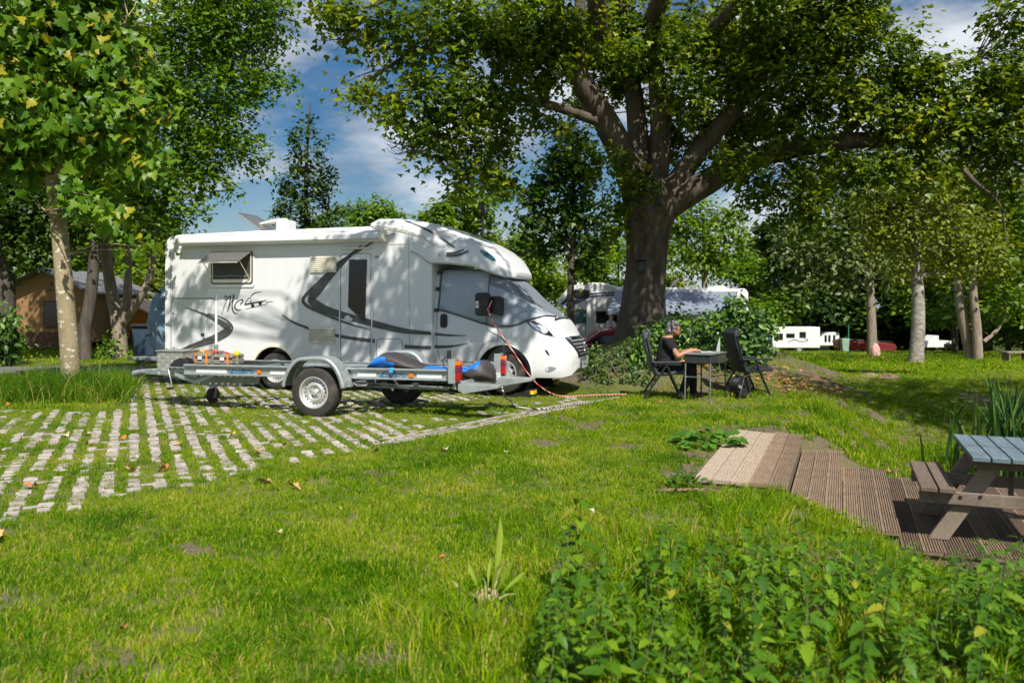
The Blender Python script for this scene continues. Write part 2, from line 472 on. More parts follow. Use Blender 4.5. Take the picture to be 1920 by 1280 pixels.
# bare patches of soil in the lawn: (x, y, radius)
PATCH = [(-2.1,7.5-2.4,.16),(-.45,5.9,.1),(.35,9.0,.25),(1.25,8.75,.28),(.2,7.9,.18),(1.0,10.2,.35),(2.2,9.8,.3),(2.75,9.9,.45),(3.3,10.0,.35),
         (1.6,11.3,.25),(4.4,10.6,.45),(4.9,10.0,.4),(-.05,4.1,.22),(-1.2,7.4,.12),(4.1,11.4,.35),(5.2,11.6,.4),(1.9,8.3,.3),(-.6,3.5,.12),(.9,11.9,.3),(2.2,6.15,.18),(-1.95,5.1,.13),(2.55,9.75,.4),(3.0,9.9,.5),(3.75,9.6,.4),(4.3,9.2,.35),(4.7,9.6,.4),(3.6,10.6,.3),(1.75,7.6,.3),(1.55,7.25,.25),(5.3,10.6,.4),(5.9,13.2,.4),(5.4,13.5,.5)]
def soil_mask(X, Y):
    r = mound_r(X, Y)+.25*(vnoise(X, Y, 1.3, 9)-.5)
    side = smooth01(.45, .6, r)*(1-smooth01(1.02, 1.14, r))*(1-smooth01(18.5, 20, Y))
    m = side*(.25+.85*vnoise(X, Y, 1.7, 11))
    for (px, py, pr) in PATCH:
        d = np.hypot(X-px, (Y-py)*.8)+.16*(vnoise(X, Y, 6, 2)-.5)
        m = np.maximum(m, .95*(1-smooth01(pr*.45, pr, d)))
    worn = vnoise(X, Y, 1.9, 61)*.5+vnoise(X, Y, .55, 62)*.35+vnoise(X, Y, 6, 63)*.22
    m = np.maximum(m, .7*smooth01(.66, .80, worn)*(1-smooth01(.0,.3, field_signed(X, Y)))*(Y < 22))
    s = step_s(X, Y); l = step_l(X, Y)
    m = np.maximum(m, .8*(1-smooth01(.0, .28, np.abs(l-2.95)))*smooth01(-1.0, -.8, s)*(1-smooth01(.6, .9, s)))
    return np.clip(m, 0, 1)

def graded(a, b, lo, hi, fine, growth):
    mid = list(np.arange(lo, hi+1e-6, fine)); st = fine; x = hi; up = []
    while x < b: st *= growth; x += st; up.append(min(x, b))
    st = fine; x = lo; dn = []
    while x > a: st *= growth; x -= st; dn.append(max(x, a))
    return np.array(dn[::-1]+mid+up)
gx = graded(-420, 420, -9, 9, .16, 1.10); gy = graded(-40, 900, 2.6, 20, .16, 1.09)
GX, GY = np.meshgrid(gx, gy); nx, ny = len(gx), len(gy)
GZ = terrain(GX, GY)
verts = np.stack([GX.ravel(), GY.ravel(), GZ.ravel()], 1)
ii = np.arange(nx*ny).reshape(ny, nx)
quads = np.stack([ii[:-1,:-1], ii[:-1,1:], ii[1:,1:], ii[1:,:-1]], -1).reshape(-1)

m, nt, b = new_mat('ground_turf'); N, L = nt.nodes, nt.links
at = N.new("ShaderNodeAttribute"); at.attribute_name = 'tint'
tc = N.new("ShaderNodeTexCoord")
n1 = N.new("ShaderNodeTexNoise"); n1.inputs["Scale"].default_value = 1.6; n1.inputs["Detail"].default_value = 8
n2 = N.new("ShaderNodeTexNoise"); n2.inputs["Scale"].default_value = 45; n2.inputs["Detail"].default_value = 6
for q in (n1, n2): L.new(tc.outputs["Object"], q.inputs["Vector"])
r1 = N.new("ShaderNodeValToRGB"); r1.color_ramp.elements[0].position = .3; r1.color_ramp.elements[1].position = .7
r1.color_ramp.elements[0].color = (.060,.085,.010,1); r1.color_ramp.elements[1].color = (.150,.155,.026,1)
L.new(n1.outputs["Fac"], r1.inputs["Fac"])
r2 = N.new("ShaderNodeValToRGB"); r2.color_ramp.elements[0].position = .3; r2.color_ramp.elements[1].position = .75
r2.color_ramp.elements[0].color = (.060,.042,.028,1); r2.color_ramp.elements[1].color = (.21,.155,.11,1)
L.new(n2.outputs["Fac"], r2.inputs["Fac"])
mx = N.new("ShaderNodeMixRGB"); L.new(at.outputs["Fac"], mx.inputs["Fac"]); L.new(r1.outputs["Color"], mx.inputs["Color1"]); L.new(r2.outputs["Color"], mx.inputs["Color2"])
L.new(mx.outputs["Color"], b.inputs["Base Color"]); b.inputs["Roughness"].default_value = .95
bp = N.new("ShaderNodeBump"); bp.inputs["Strength"].default_value = .8; bp.inputs["Distance"].default_value = .03
L.new(n2.outputs["Fac"], bp.inputs["Height"]); L.new(bp.outputs["Normal"], b.inputs["Normal"])
MT['turf'] = m
gme = np_mesh('ground', verts, quads, np.full(len(quads)//4, 4), MT['turf'], soil_mask(GX, GY).ravel())
gme.shade_smooth()
ground = tag(link('ground', gme), 'wide grass lawn sloping gently down to the right', 'ground', kind='structure')

# asphalt lane behind the pitch
mb = MB(); xs = np.linspace(-60, -1.0, 90)
rows = []
for x in xs:
    yc = 19.0+.012*(x+9)**2*.15+.15*math.sin(x*.3)
    rows.append([(x, yc-1.05, tz(x, yc-1.05)+.012), (x, yc, tz(x, yc)+.03), (x, yc+1.05, tz(x, yc+1.05)+.012)])
mb.loft(rows, caps=False, open_ring=True)
tag(mb.build('road', MT['asphalt'], smooth=60, fix=False), 'narrow grey asphalt lane passing behind the pitch', 'road', kind='structure')

# ------------------------------------------------------------------ grass pavers
CD = (math.sin(R(-25.3)), math.cos(R(-25.3))); CP = (CD[1], -CD[0])
PITCH, ROW = .205, .158
pitch_root = empty('paved_pitch', (0, 0, 0)); tag(pitch_root, 'motorhome pitch of pale concrete grass pavers in rows', 'pavers', kind='structure')
stones = []
rs = random.Random(3)
for i in range(-75, 60):
    for j in range(6, 145):
        x = CP[0]*i*PITCH+CD[0]*j*ROW; y = CP[1]*i*PITCH+CD[1]*j*ROW
        if y < 5 or y > 17.3 or x < -14: continue
        if abs(x) > .72*y+.6: continue
        fs_ = float(field_signed(x, y))
        if fs_ < .05+.12*(vnoise(x, y, 1.2, 4)): continue
        keep = .985-.62*float(smooth01(-2.6, .4, x+.12*(y-9)))
        n_ = float(vnoise(x, y, 1.3, 21))*.50+float(vnoise(x, y, 5.0, 22))*.50
        if n_ > keep*.74+.02: continue
        if rs.random() < .09: continue
        stones.append((x, y, rs.uniform(-.03, .03), rs.uniform(.72, 1.18), rs.uniform(.70, 1.05), rs.uniform(-.010, .006)))
        if rs.random() < (.10 if x < -1.5 else .05):      # thin cross web of the paver
            stones.append((x+CP[0]*PITCH*.5, y+CP[1]*PITCH*.5, rs.uniform(-.02, .02), 1.0, .20, -.004))
# edging courses at the lawn side
for k in range(64):
    t = k/63; x = FA[0]+(FB[0]+.35-FA[0])*(.48+.53*t); y = FA[1]+(FB[1]+.5-FA[1])*(.48+.53*t)
    for off in (.10, .22, .36):
        if rs.random() < .28+.25*(off > .3): continue
        stones.append((x-.82*off+rs.uniform(-.02,.02), y+.57*off, 'e', 1.0, 1.0, rs.uniform(-.004,.004)))
def stone_mesh(seed):
    r_ = random.Random(seed); mb = MB()
    def j(a): return a+r_.uniform(-.006, .006)
    w, l = .050, .058
    top = [(j(-w), j(-l), .016), (j(w), j(-l), .016), (j(w), j(l), .016), (j(-w), j(l), .016)]
    bot = [(p[0]*1.10, p[1]*1.10, -.03) for p in top]; mid = [(p[0]*1.06, p[1]*1.07, .009) for p in top]
    mb.loft([bot, mid, top], caps=False); mb.add(top, [(0,1,2,3)])
    return mb
smesh = []
for k in range(6):
    me = stone_mesh(k).mesh('paver_stone'); me.materials.append(MT['stone']); smesh.append(me)
stones.sort(key=lambda s: s[0]**2+s[1]**2)
rest = MB()
base_rz = math.atan2(CP[1], CP[0]); edge_rz = math.atan2(FB[1]-FA[1], FB[0]-FA[0])
protos_s = [stone_mesh(k) for k in range(6)]
for k, (x, y, rz, sx, sy, dz) in enumerate(stones):
    rr = edge_rz if rz == 'e' else base_rz+rz
    if rz == 'e': sx, sy = 1.7, .36
    if k < 290:
        o = bpy.data.objects.new('paver_stone', smesh[k % 6]); COL.objects.link(o); o.parent = pitch_root
        o.location = (x, y, dz); o.rotation_euler = (0, 0, rr); o.scale = (sx, sy, 1)
    else:
        p = protos_s[k % 6]; c, s = math.cos(rr), math.sin(rr)
        rest.add([(x+(v[0]*sx)*c-(v[1]*sy)*s, y+(v[0]*sx)*s+(v[1]*sy)*c, v[2]+dz) for v in p.v], p.f)
o = rest.build('paver_field', MT['stone'], pitch_root, fix=False); o["kind"] = "stuff"
STONE_XY = np.array([(s[0], s[1]) for s in stones])

# ------------------------------------------------------------------ grass
MT['grass'] = leaf_mat('grass_blades', [(0,(.028,.105,.003)),(.3,(.094,.225,.003)),(.55,(.180,.305,.004)),(.78,(.32,.375,.008)),(1,(.46,.38,.12))], trans=.32, rough=.6, spec=.08, patch=(1.0, 1.2))
def tuft(seed, nb, h, spread, wid, lean, mean=.42):
    r_ = np.random.default_rng(seed); V = []; Fc = []; T = []
    for k in range(nb):
        a = r_.uniform(0, 2*math.pi); d = spread*math.sqrt(r_.random()); x0, y0 = d*math.cos(a), d*math.sin(a)
        hh = h*r_.uniform(.55, 1.15); la = r_.uniform(0, 2*math.pi); ln = lean*r_.uniform(.2, 1)*hh
        wa = r_.uniform(0, math.pi); wx, wy = wid*.5*math.cos(wa), wid*.5*math.sin(wa)
        b = len(V)
        mx_, my_ = x0+.35*ln*math.cos(la), y0+.35*ln*math.sin(la)
        tx, ty = x0+ln*math.cos(la), y0+ln*math.sin(la)
        V += [(x0-wx,y0-wy,-.01),(x0+wx,y0+wy,-.01),(mx_+wx*.8,my_+wy*.8,hh*.55),(mx_-wx*.8,my_-wy*.8,hh*.55),(tx,ty,hh*(1-.25*ln/hh))]
        Fc += [(b,b+1,b+2,b+3),(b+3,b+2,b+4)]
        t = float(np.clip(r_.normal(mean, .18), 0, .9))
        if r_.random() < .08: t = .97
        T += [t]*5
    me = bpy.data.meshes.new('grass_tuft'); me.from_pydata(V, [], Fc); me.materials.append(MT['grass'])
    at_ = me.attributes.new('tint', 'FLOAT', 'POINT'); at_.data.foreach_set('value', T)
    return bpy.data.objects.new('grass_tuft', me)

def scatter(name, pos, rotv, scl, idx, protos, label, cat, kind='stuff', parent=None):
    me = bpy.data.meshes.new(name); n = len(pos)
    me.vertices.add(n); me.vertices.foreach_set('co', np.ascontiguousarray(pos, dtype=np.float32).ravel())
    a = me.attributes.new('rotv', 'FLOAT_VECTOR', 'POINT'); a.data.foreach_set('vector', np.ascontiguousarray(rotv, dtype=np.float32).ravel())
    a = me.attributes.new('scl', 'FLOAT', 'POINT'); a.data.foreach_set('value', np.asarray(scl, dtype=np.float32))
    a = me.attributes.new('pick', 'INT', 'POINT'); a.data.foreach_set('value', np.asarray(idx, dtype=np.int32))
    o = link(name, me, parent)
    g = bpy.data.node_groups.new(name, 'GeometryNodeTree')
    g.interface.new_socket('Geometry', in_out='INPUT', socket_type='NodeSocketGeometry')
    g.interface.new_socket('Geometry', in_out='OUTPUT', socket_type='NodeSocketGeometry')
    gi = g.nodes.new('NodeGroupInput'); go = g.nodes.new('NodeGroupOutput')
    ip = g.nodes.new('GeometryNodeInstanceOnPoints'); jn = g.nodes.new('GeometryNodeJoinGeometry')
    for p in reversed(protos):
        oi = g.nodes.new('GeometryNodeObjectInfo'); oi.inputs['Object'].default_value = p; oi.inputs['As Instance'].default_value = True
        g.links.new(oi.outputs['Geometry'], jn.inputs[0])
    def attr(nm, ty):
        q = g.nodes.new('GeometryNodeInputNamedAttribute'); q.data_type = ty; q.inputs['Name'].default_value = nm
        return q.outputs['Attribute']
    g.links.new(gi.outputs[0], ip.inputs['Points']); g.links.new(jn.outputs[0], ip.inputs['Instance'])
    ip.inputs['Pick Instance'].default_value = True
    g.links.new(attr('pick', 'INT'), ip.inputs['Instance Index'])
    er = g.nodes.new('FunctionNodeEulerToRotation'); g.links.new(attr('rotv', 'FLOAT_VECTOR'), er.inputs[0]); g.links.new(er.outputs[0], ip.inputs['Rotation'])
    g.links.new(attr('scl', 'FLOAT'), ip.inputs['Scale'])
    g.links.new(ip.outputs[0], go.inputs[0])
    md = o.modifiers.new('scatter', 'NODES'); md.node_group = g
    return tag(o, label, cat, kind=kind)

short = [tuft(s, 18, hh_, .038, .0052, .85, mm_) for s, (hh_, mm_) in enumerate(((.066,.16),(.058,.30),(.052,.42),(.050,.55),(.042,.72)))]
wide = [tuft(20+s, 30, .036, .17, .009, 1.0, (.3,.42,.5,.6)[s]) for s in range(4)]
far_t = [tuft(40+s, 34, .045, .5, .025, 1.0, (.35,.45,.6)[s]) for s in range(3)]
tall = [tuft(60+s, 14, .16, .05, .006, .7) for s in range(3)]

def sample_band(y0, y1, dens):
    area = (.70*(y0+y1)+2.0)*(y1-y0); n = int(area*dens)
    u = rng.random(n); Y = np.sqrt(y0**2+(y1**2-y0**2)*u); X = (rng.random(n)*2-1)*(.70*Y+1.0)
    return X, Y

def on_stone(X, Y):
    """distance test against the paver stones by grid hashing"""
    cell = {}
    for k, (sx, sy) in enumerate(STONE_XY): cell.setdefault((int(sx//.1), int(sy//.1)), []).append(k)
    out = np.zeros(len(X), bool)
    for q in np.nonzero(field_signed(X, Y) > -.15)[0]:
        cx_, cy_ = int(X[q]//.1), int(Y[q]//.1)
        for a in (-1, 0, 1):
            for b_ in (-1, 0, 1):
                for k in cell.get((cx_+a, cy_+b_), ()):
                    dx, dy = X[q]-STONE_XY[k][0], Y[q]-STONE_XY[k][1]
                    if abs(dx*CP[0]+dy*CP[1]) < .050 and abs(dx*CD[0]+dy*CD[1]) < .054: out[q] = True
    return out

def lawn_ok(X, Y, soil_k=.9):
    s = step_s(X, Y); l = step_l(X, Y)
    ok = ~((l > -.02) & (l < 2.92) & (s > -.83) & (s < 1.32))
    ok &= ~((s >= .80) & (l > -.02) & (l < 2.85) & (s < 6.2))
    ok &= rng.random(len(X)) > soil_mask(X, Y)*soil_k
    ok &= ~((X < -1.0) & (np.abs(Y-19.05) < 1.1))
    return ok

P_all, R_all, S_all, I_all = [], [], [], []
for (y0, y1, dens, kind_) in [(2.7,4.5,900,0),(4.5,6.5,700,0),(6.5,9,500,0),(9,12,330,0),(12,16,170,0),(9,13,50,1),(13,19,75,1),(19,30,30,1),(22,45,7,2),(45,95,2.6,2)]:
    X, Y = sample_band(y0, y1, dens)
    k = lawn_ok(X, Y); X, Y = X[k], Y[k]
    inf = field_signed(X, Y) > 0
    if kind_ == 0:
        k = ~on_stone(X, Y); X, Y = X[k], Y[k]; inf = field_signed(X, Y) > 0
        # worn, thinner turf in the pitch
    else:
        k = ~(inf & (Y < 17.4)); X, Y = X[k], Y[k]; inf = np.zeros(len(X), bool)
    Z = terrain(X, Y); n = len(X)
    P_all.append(np.stack([X, Y, Z], 1))
    R_all.append(np.stack([rng.normal(0, .18, n), rng.normal(0, .18, n), rng.uniform(0, 6.28, n)], 1))
    hvar = .40+.95*vnoise(X, Y, 2.2, 31)*vnoise(X, Y, .7, 32)+.55*vnoise(X, Y, 7, 33)
    sc = np.where(inf, .48+.3*vnoise(X, Y, 3, 30), hvar*.98)*rng.uniform(.75, 1.25, n)
    sb_ = step_s(X, Y); sc = sc*(1+.25*smooth01(-.2, .8, sb_)*(Y < 13))
    S_all.append(sc)
    pick_ = np.clip(np.floor((vnoise(X, Y, 1.1, 51)*.45+vnoise(X, Y, 3.6, 52)*.40+vnoise(X, Y, 11, 53)*.35-.12+rng.normal(0,.10,n))*5.0), 0, 4).astype(int)
    I_all.append(pick_ if kind_ == 0 else (5+rng.integers(0, 4, n) if kind_ == 1 else 9+rng.integers(0, 3, n)))
scatter('lawn_grass', np.concatenate(P_all), np.concatenate(R_all), np.concatenate(S_all), np.concatenate(I_all),
        short+wide+far_t, 'short sunlit lawn grass with yellowish patches', 'grass')
print('lawn tufts', sum(len(p) for p in P_all))
# longer, uneven grass: front of steps, bank and beside the nettles
LX, LY = [], []
for (cx_, cy_, sx_, sy_, n_) in [(2.2,5.6,.9,.6,420),(1.2,5.0,.8,.7,260),(3.1,6.0,.7,.5,330),(5.2,11.5,1.2,1.0,260),(4.3,10.2,.8,.6,160),(3.2,5.5,.9,.5,260),(-.2,3.9,.5,.4,120),(.6,3.6,.5,.4,200),(5.4,12.8,1.2,.7,160),(3.9,6.3,.5,.25,130),(1.5,3.9,1.3,.6,360),(.9,4.2,.7,.4,180),(2.4,4.4,.8,.4,220)]:
    LX.append(rng.normal(cx_, sx_*.6, n_)); LY.append(rng.normal(cy_, sy_*.6, n_))
LX = np.concatenate(LX); LY = np.concatenate(LY); k = lawn_ok(LX, LY) & (LY > 2.7); LX, LY = LX[k], LY[k]; n = len(LX)
scatter('long_grass', np.stack([LX, LY, terrain(LX, LY)], 1), np.stack([rng.normal(0,.2,n), rng.normal(0,.2,n), rng.uniform(0,6.28,n)], 1),
        rng.uniform(.5, 1.25, n), rng.integers(0, 3, n), tall, 'longer unmown grass along the steps and nettles', 'grass')
# ------------------------------------------------------------------ shared vehicle pieces
def wheel(parent, c, rad, width, rim_r, mat_rim, name='wheel', style='steel', side=-1):
    """axle along local y, visible face towards side*y"""
    root = bpy.data.objects.new(name, None); root.location = c; root.empty_display_size = .1
    COL.objects.link(root); root.parent = parent
    h = width/2; mb = MB()
    mb.lathe([(rim_r, -h*.86), (rim_r*1.04, -h), (rad*.86, -h*1.02), (rad*.955, -h*.9), (rad, -h*.62), (rad, h*.62), (rad*.955, h*.9), (rad*.86, h*1.02), (rim_r*1.04, h), (rim_r, h*.86)], (0,0,0), n=40)
    for k in range(44):                     # tread blocks
        a = 2*math.pi*k/44
        for yy in (-h*.45, 0, h*.45):
            rot = Matrix.Rotation(-a, 3, 'Y')
            p = rot @ Vector((rad+.001, yy, 0)); mb.box(p, (.008, h*.36, rad*.10), rot=rot)
    mb.build('tyre', MT['tyre'], root, smooth=40)
    mb = MB(); s = side
    mb.lathe([(rim_r, -s*h*.9), (rim_r, s*h*.88), (rim_r*1.035, s*h*.97), (rim_r*.98, s*h*1.0), (rim_r*.92, s*h*.92), (rim_r*.90, s*h*.55), (rim_r*.80, s*h*.42), (rim_r*.60, s*h*.55), (rim_r*.54, s*h*.72), (rim_r*.46, s*h*.72), (rim_r*.38, s*h*.48), (rim_r*.18, s*h*.48), (.001, s*h*.48)], (0,0,0), n=40)
    rim = mb.build('rim', mat_rim, root, smooth=35)
    mb = MB()
    for k in range(18 if style == 'steel' else 10):
        a = 2*math.pi*k/(18 if style == 'steel' else 10); rr = rim_r*.715
        hw = .010 if style == 'steel' else .026
        p = (rr*math.cos(a), s*h*.505, rr*math.sin(a))
        mb.cyl((p[0], p[1]-s*.012, p[2]), (p[0], p[1]+s*.004, p[2]), hw, 8)
    mb.build('vent_hole', MT['black'], rim)['kind'] = 'stuff'
    mb = MB(); mb.lathe([(rim_r*.2, s*h*.40), (rim_r*.2, s*h*.80), (rim_r*.15, s*h*.86), (.001, s*h*.86)], (0,0,0), n=20)
    mb.build('hub_cap', mat_rim, root, smooth=35)
    mb = MB()
    for k in range(5):
        a = 2*math.pi*k/5+.3; p = (rim_r*.30*math.cos(a), s*h*.48, rim_r*.30*math.sin(a)); mb.cyl(p, (p[0], s*h*.62, p[2]), .012, 6)
    mb.build('wheel_bolt', MT['galv2'], root)['kind'] = 'stuff'
    return root

def ribbed_outline(mb, poly, w, y, close=True):
    mb.ribbon(list(poly)+([poly[0], poly[1]] if close else []), w, y)

def rrect(x0, x1, z0, z1, r, n=5):
    pts = []
    for (cx, cz, a0) in ((x1-r, z1-r, 0), (x0+r, z1-r, 90), (x0+r, z0+r, 180), (x1-r, z0+r, 270)):
        for k in range(n+1):
            a = R(a0+90*k/n); pts.append((cx+r*math.cos(a), cz+r*math.sin(a)))
    return pts

def decal(name, bvh, poly, mat, parent, origin, direction, off=.006, plane='xz', cuts=4):
    """a thin patch wrapped on a surface: outline given in the plane, projected along direction"""
    me = bpy.data.meshes.new(name); bm = bmesh.new()
    def lift(p): return Vector((p[0], origin, p[1])) if plane == 'xz' else (Vector((p[0], p[1], origin)) if plane == 'xy' else Vector((origin, p[0], p[1])))
    vs_ = [bm.verts.new(lift(p)) for p in poly]; f = bm.faces.new(vs_)
    bmesh.ops.triangulate(bm, faces=[f], ngon_method='EAR_CLIP')
    for _ in range(cuts):
        long_e = [e for e in bm.edges if e.calc_length() > .07]
        if not long_e: break
        bmesh.ops.subdivide_edges(bm, edges=long_e, cuts=1, use_grid_fill=False)
        bmesh.ops.triangulate(bm, faces=bm.faces[:])
    d = Vector(direction).normalized(); last = None
    for v in bm.verts:
        hit = bvh.ray_cast(v.co, d)
        if hit[0] is not None: v.co = hit[0]+(hit[1] if hit[1].dot(d) < 0 else -hit[1])*off; last = (hit[0]-v.co).dot(d)
        else:
            near = bvh.find_nearest(v.co+d*(1.0))
            v.co = near[0]-d*off
    bmesh.ops.recalc_face_normals(bm, faces=bm.faces)
    bm.to_mesh(me); bm.free(); me.materials.append(mat); me.shade_smooth()
    o = link(name, me, parent)
    return o

def text_part(body, size, mat, parent, loc, rot, name='lettering', extrude=.001):
    cu = bpy.data.curves.new(name, 'FONT'); cu.body = body; cu.size = size; cu.extrude = extrude; cu.align_x = 'CENTER'; cu.align_y = 'CENTER'
    t = bpy.data.objects.new(name, cu); COL.objects.link(t)
    dg = bpy.context.evaluated_depsgraph_get(); me = bpy.data.meshes.new_from_object(t.evaluated_get(dg))
    bpy.data.objects.remove(t); me.materials.clear(); me.materials.append(mat)
    o = link(name, me, parent); o.location = loc; o.rotation_euler = rot
    return o

def bvh_of(o):
    me = o.data
    return BVHTree.FromPolygons([v.co.copy() for v in me.vertices], [tuple(p.vertices) for p in me.polygons])

# ------------------------------------------------------------------ the white motorhome
RV_YAW = -R(15.9)
rv = empty('motorhome', (-6.622, 15.259, 0), RV_YAW, 'white motorhome with swooping grey stripes and silver windscreen cover behind the trailer', 'motorhome')
W = 2.30
def arch_cutter(x, z, r, y0, y1):
    mb = MB(); mb.cyl((x, y0, z), (x, y1, z), r, 40); o = mb.build('cutter', None); return o
# living body
prof = [(0,.56),(2.0,.56),(2.75,.54),(5.45,.48),(5.45,2.28),(5.6,2.54),(5.29,2.745),(4.98,2.835),(4.67,2.905),(4.35,2.94),(2.0,2.92),(.30,2.885),(.13,2.865),(.04,2.80),(0,2.68)]
mb = MB(); mb.prism(prof, 0, W)
body = mb.build('body', MT['white'], rv)
bm_ = body.modifiers.new('b', 'BEVEL'); bm_.width = .035; bm_.segments = 3; bm_.limit_method = 'ANGLE'; bm_.angle_limit = R(50)
ac = arch_cutter(2.36, .36, .43, -.2, .42); ac.parent = rv
ac.parent = rv; body.modifiers.clear()
bm_ = body.modifiers.new('b', 'BEVEL'); bm_.width = .035; bm_.segments = 3; bm_.limit_method = 'ANGLE'; bm_.angle_limit = R(50)
apply_boolean(body, [ac]); body.data.shade_smooth(); body.data.set_sharp_from_angle(angle=R(35))
for p_ in body.data.polygons:
    if p_.area > .03: p_.use_smooth = False
for z_ in (.62, 2.62):
    mb = MB(); mb.box((2.74 if z_ > 1 else 4.1, -.004, z_), (5.3 if z_ > 1 else 2.55, .008, .014)); mb.build('body_rail', MT['white2'], rv)
mb = MB(); mb.box((.03, -.004, 1.6), (.035, .010, 2.05)); mb.build('corner_trim', MT['white2'], rv, bevel=.003)
# dark liner in the arch and underbody
mb = MB(); mb.lathe([(.425, .04), (.425, .40)], (2.36, 0, .36), n=40)
mb.build('wheel_arch_liner', MT['black'], rv, smooth=40)
mb = MB(); mb.box((2.9, W/2+.1, .44), (5.2, 1.7, .2)); mb.box((4.2, W/2, .35), (.8, 1.2, .18)); mb.build('chassis', MT['black'], rv, bevel=.02)
mb = MB()
for a0 in range(0, 181, 9):
    pass
arc = [(2.36+.455*math.cos(R(a)), .36+.455*math.sin(R(a))) for a in range(20, 161, 7)]
mb.ribbon(arc, .05, -.012, t=.02); mb.build('wheel_arch_trim', MT['cream'], rv, smooth=50)

# roof cap running into the nose above the cab
NX = lambda t: [((x if x < 5.6 else 5.6+(x-5.6)*.80), v) for x, v in t]
zt_tab = NX([(4.30,3.00),(4.42,3.075),(4.83,3.07),(5.15,3.03),(5.46,2.95),(5.68,2.875),(5.98,2.775),(6.29,2.68),(6.59,2.55),(6.81,2.41),(6.95,2.26),(7.06,2.14),(7.10,2.11)])
zb_tab = NX([(4.30,2.925),(4.67,2.885),(4.98,2.82),(5.29,2.72),(5.52,2.56),(5.60,2.27),(6.29,2.205),(6.68,2.09),(6.90,2.03),(7.06,2.02),(7.10,2.06)])
hw_tab = NX([(4.30,1.166),(5.50,1.17),(5.98,1.15),(6.29,1.11),(6.59,1.04),(6.81,.95),(6.95,.85),(7.06,.66),(7.10,.45)])
def cap_ring(x):
    zt, zb, hw = lerp_table(zt_tab, x), lerp_table(zb_tab, x), lerp_table(hw_tab, x)
    hgt = zt-zb; pts = []
    r = min(.30, hgt*.62)
    half = [(hw*.96, zb)]
    half += [(hw, zb+min(.03, hgt*.2))]
    half += [(hw-.02*t, zb+(hgt-r)*t) for t in (.5, 1.0)]
    for k in range(1, 6):
        a = R(90*k/5); half.append((hw-.02-r*1.25*(1-math.cos(a)), zt-r+r*math.sin(a)))
    half += [(hw*.35, zt+.012)]
    L_ = [(x, W/2-p[0], p[1]) for p in half]; R_ = [(x, W/2+p[0], p[1]) for p in reversed(half)]
    return L_+R_
xs = [4.30,4.34,4.42,4.6,4.83,5.0,5.15,5.3,5.46,5.55,5.60,5.68,5.85,5.98,6.15,6.29,6.45,6.59,6.70,6.81,6.90,6.96,7.02,7.06,7.09]
mb = MB(); mb.loft([cap_ring(x) for x in [q for q, _ in NX([(x, 0) for x in xs])]]); cap = mb.build('roof_cap', MT['white'], rv, smooth=40)
cap_bvh = bvh_of(cap)
mb = MB()   # pointed wing of the cap on the side wall
mb.prism([(5.06,2.49),(5.62,2.575),(5.72,2.56),(5.72,2.27),(5.43,2.275)], -.016, .3); mb.build('cap_wing', MT['white'], rv, bevel=.012)
mb = MB(); mb.ribbon(catmull([(5.06,2.49),(5.25,2.40),(5.42,2.272),(5.8,2.25)], 5), .012, -.020); mb.build('cap_wing_seam', MT['seam'], rv)
mb = MB(); mb.ribbon(catmull([(4.36,2.93),(4.67,2.893),(4.98,2.828),(5.29,2.728),(5.56,2.57),(5.70,2.56)], 5), .016, -.022); mb.build('cap_lip_seam', MT['cream'], rv)
# grey sweeps on the cap
def sweep(path, widths): 
    k = len(path); Lp, Rp = [], []
    for i, p in enumerate(path):
        a = path[max(i-1,0)]; b_ = path[min(i+1,k-1)]; dx, dz = b_[0]-a[0], b_[1]-a[1]; l = math.hypot(dx, dz) or 1
        w_ = np.interp(i/(k-1), np.linspace(0, 1, len(widths)), widths)/2
        Lp.append((p[0]-dz/l*w_, p[1]+dx/l*w_)); Rp.append((p[0]+dz/l*w_, p[1]-dx/l*w_))
    return Lp+Rp[::-1]
decal('stripe', cap_bvh, sweep(catmull([(4.93,3.02),(5.25,2.90),(5.55,2.74),(5.86,2.53)], 5), [.008,.03,.045,.02]), MT['greystripe'], rv, -1, (0,1,0))
decal('stripe', cap_bvh, sweep(catmull([(5.26,2.475),(5.6,2.44),(5.85,2.44),(6.02,2.50)], 5), [.006,.04,.045,.02]), MT['greystripe'], rv, -1, (0,1,0))
decal('stripe', cap_bvh, sweep(catmull([(5.34,2.465),(5.65,2.40),(5.9,2.40),(6.10,2.47)], 5), [.006,.03,.05,.03]), MT['greystripe'], rv, -1, (0,1,0), off=.009)
decal('nose_emblem', cap_bvh, [(6.40+.13*math.cos(t), 2.40-.085*math.cos(t)+.045*math.sin(t)) for t in np.linspace(0, 2*math.pi, 19)[:-1]], MT['teal'], rv, -1, (0,1,0))
decal('skylight', cap_bvh, rrect(5.25, 6.15, .62, 1.68, .15), MT['glass'], rv, 4, (0,0,-1), plane='xy', off=.012)
decal('nose_seam', cap_bvh, sweep(catmull([(5.7,2.575),(5.80,2.60),(5.92,2.72)], 4), [.008,.008]), MT['seam'], rv, -1, (0,1,0))

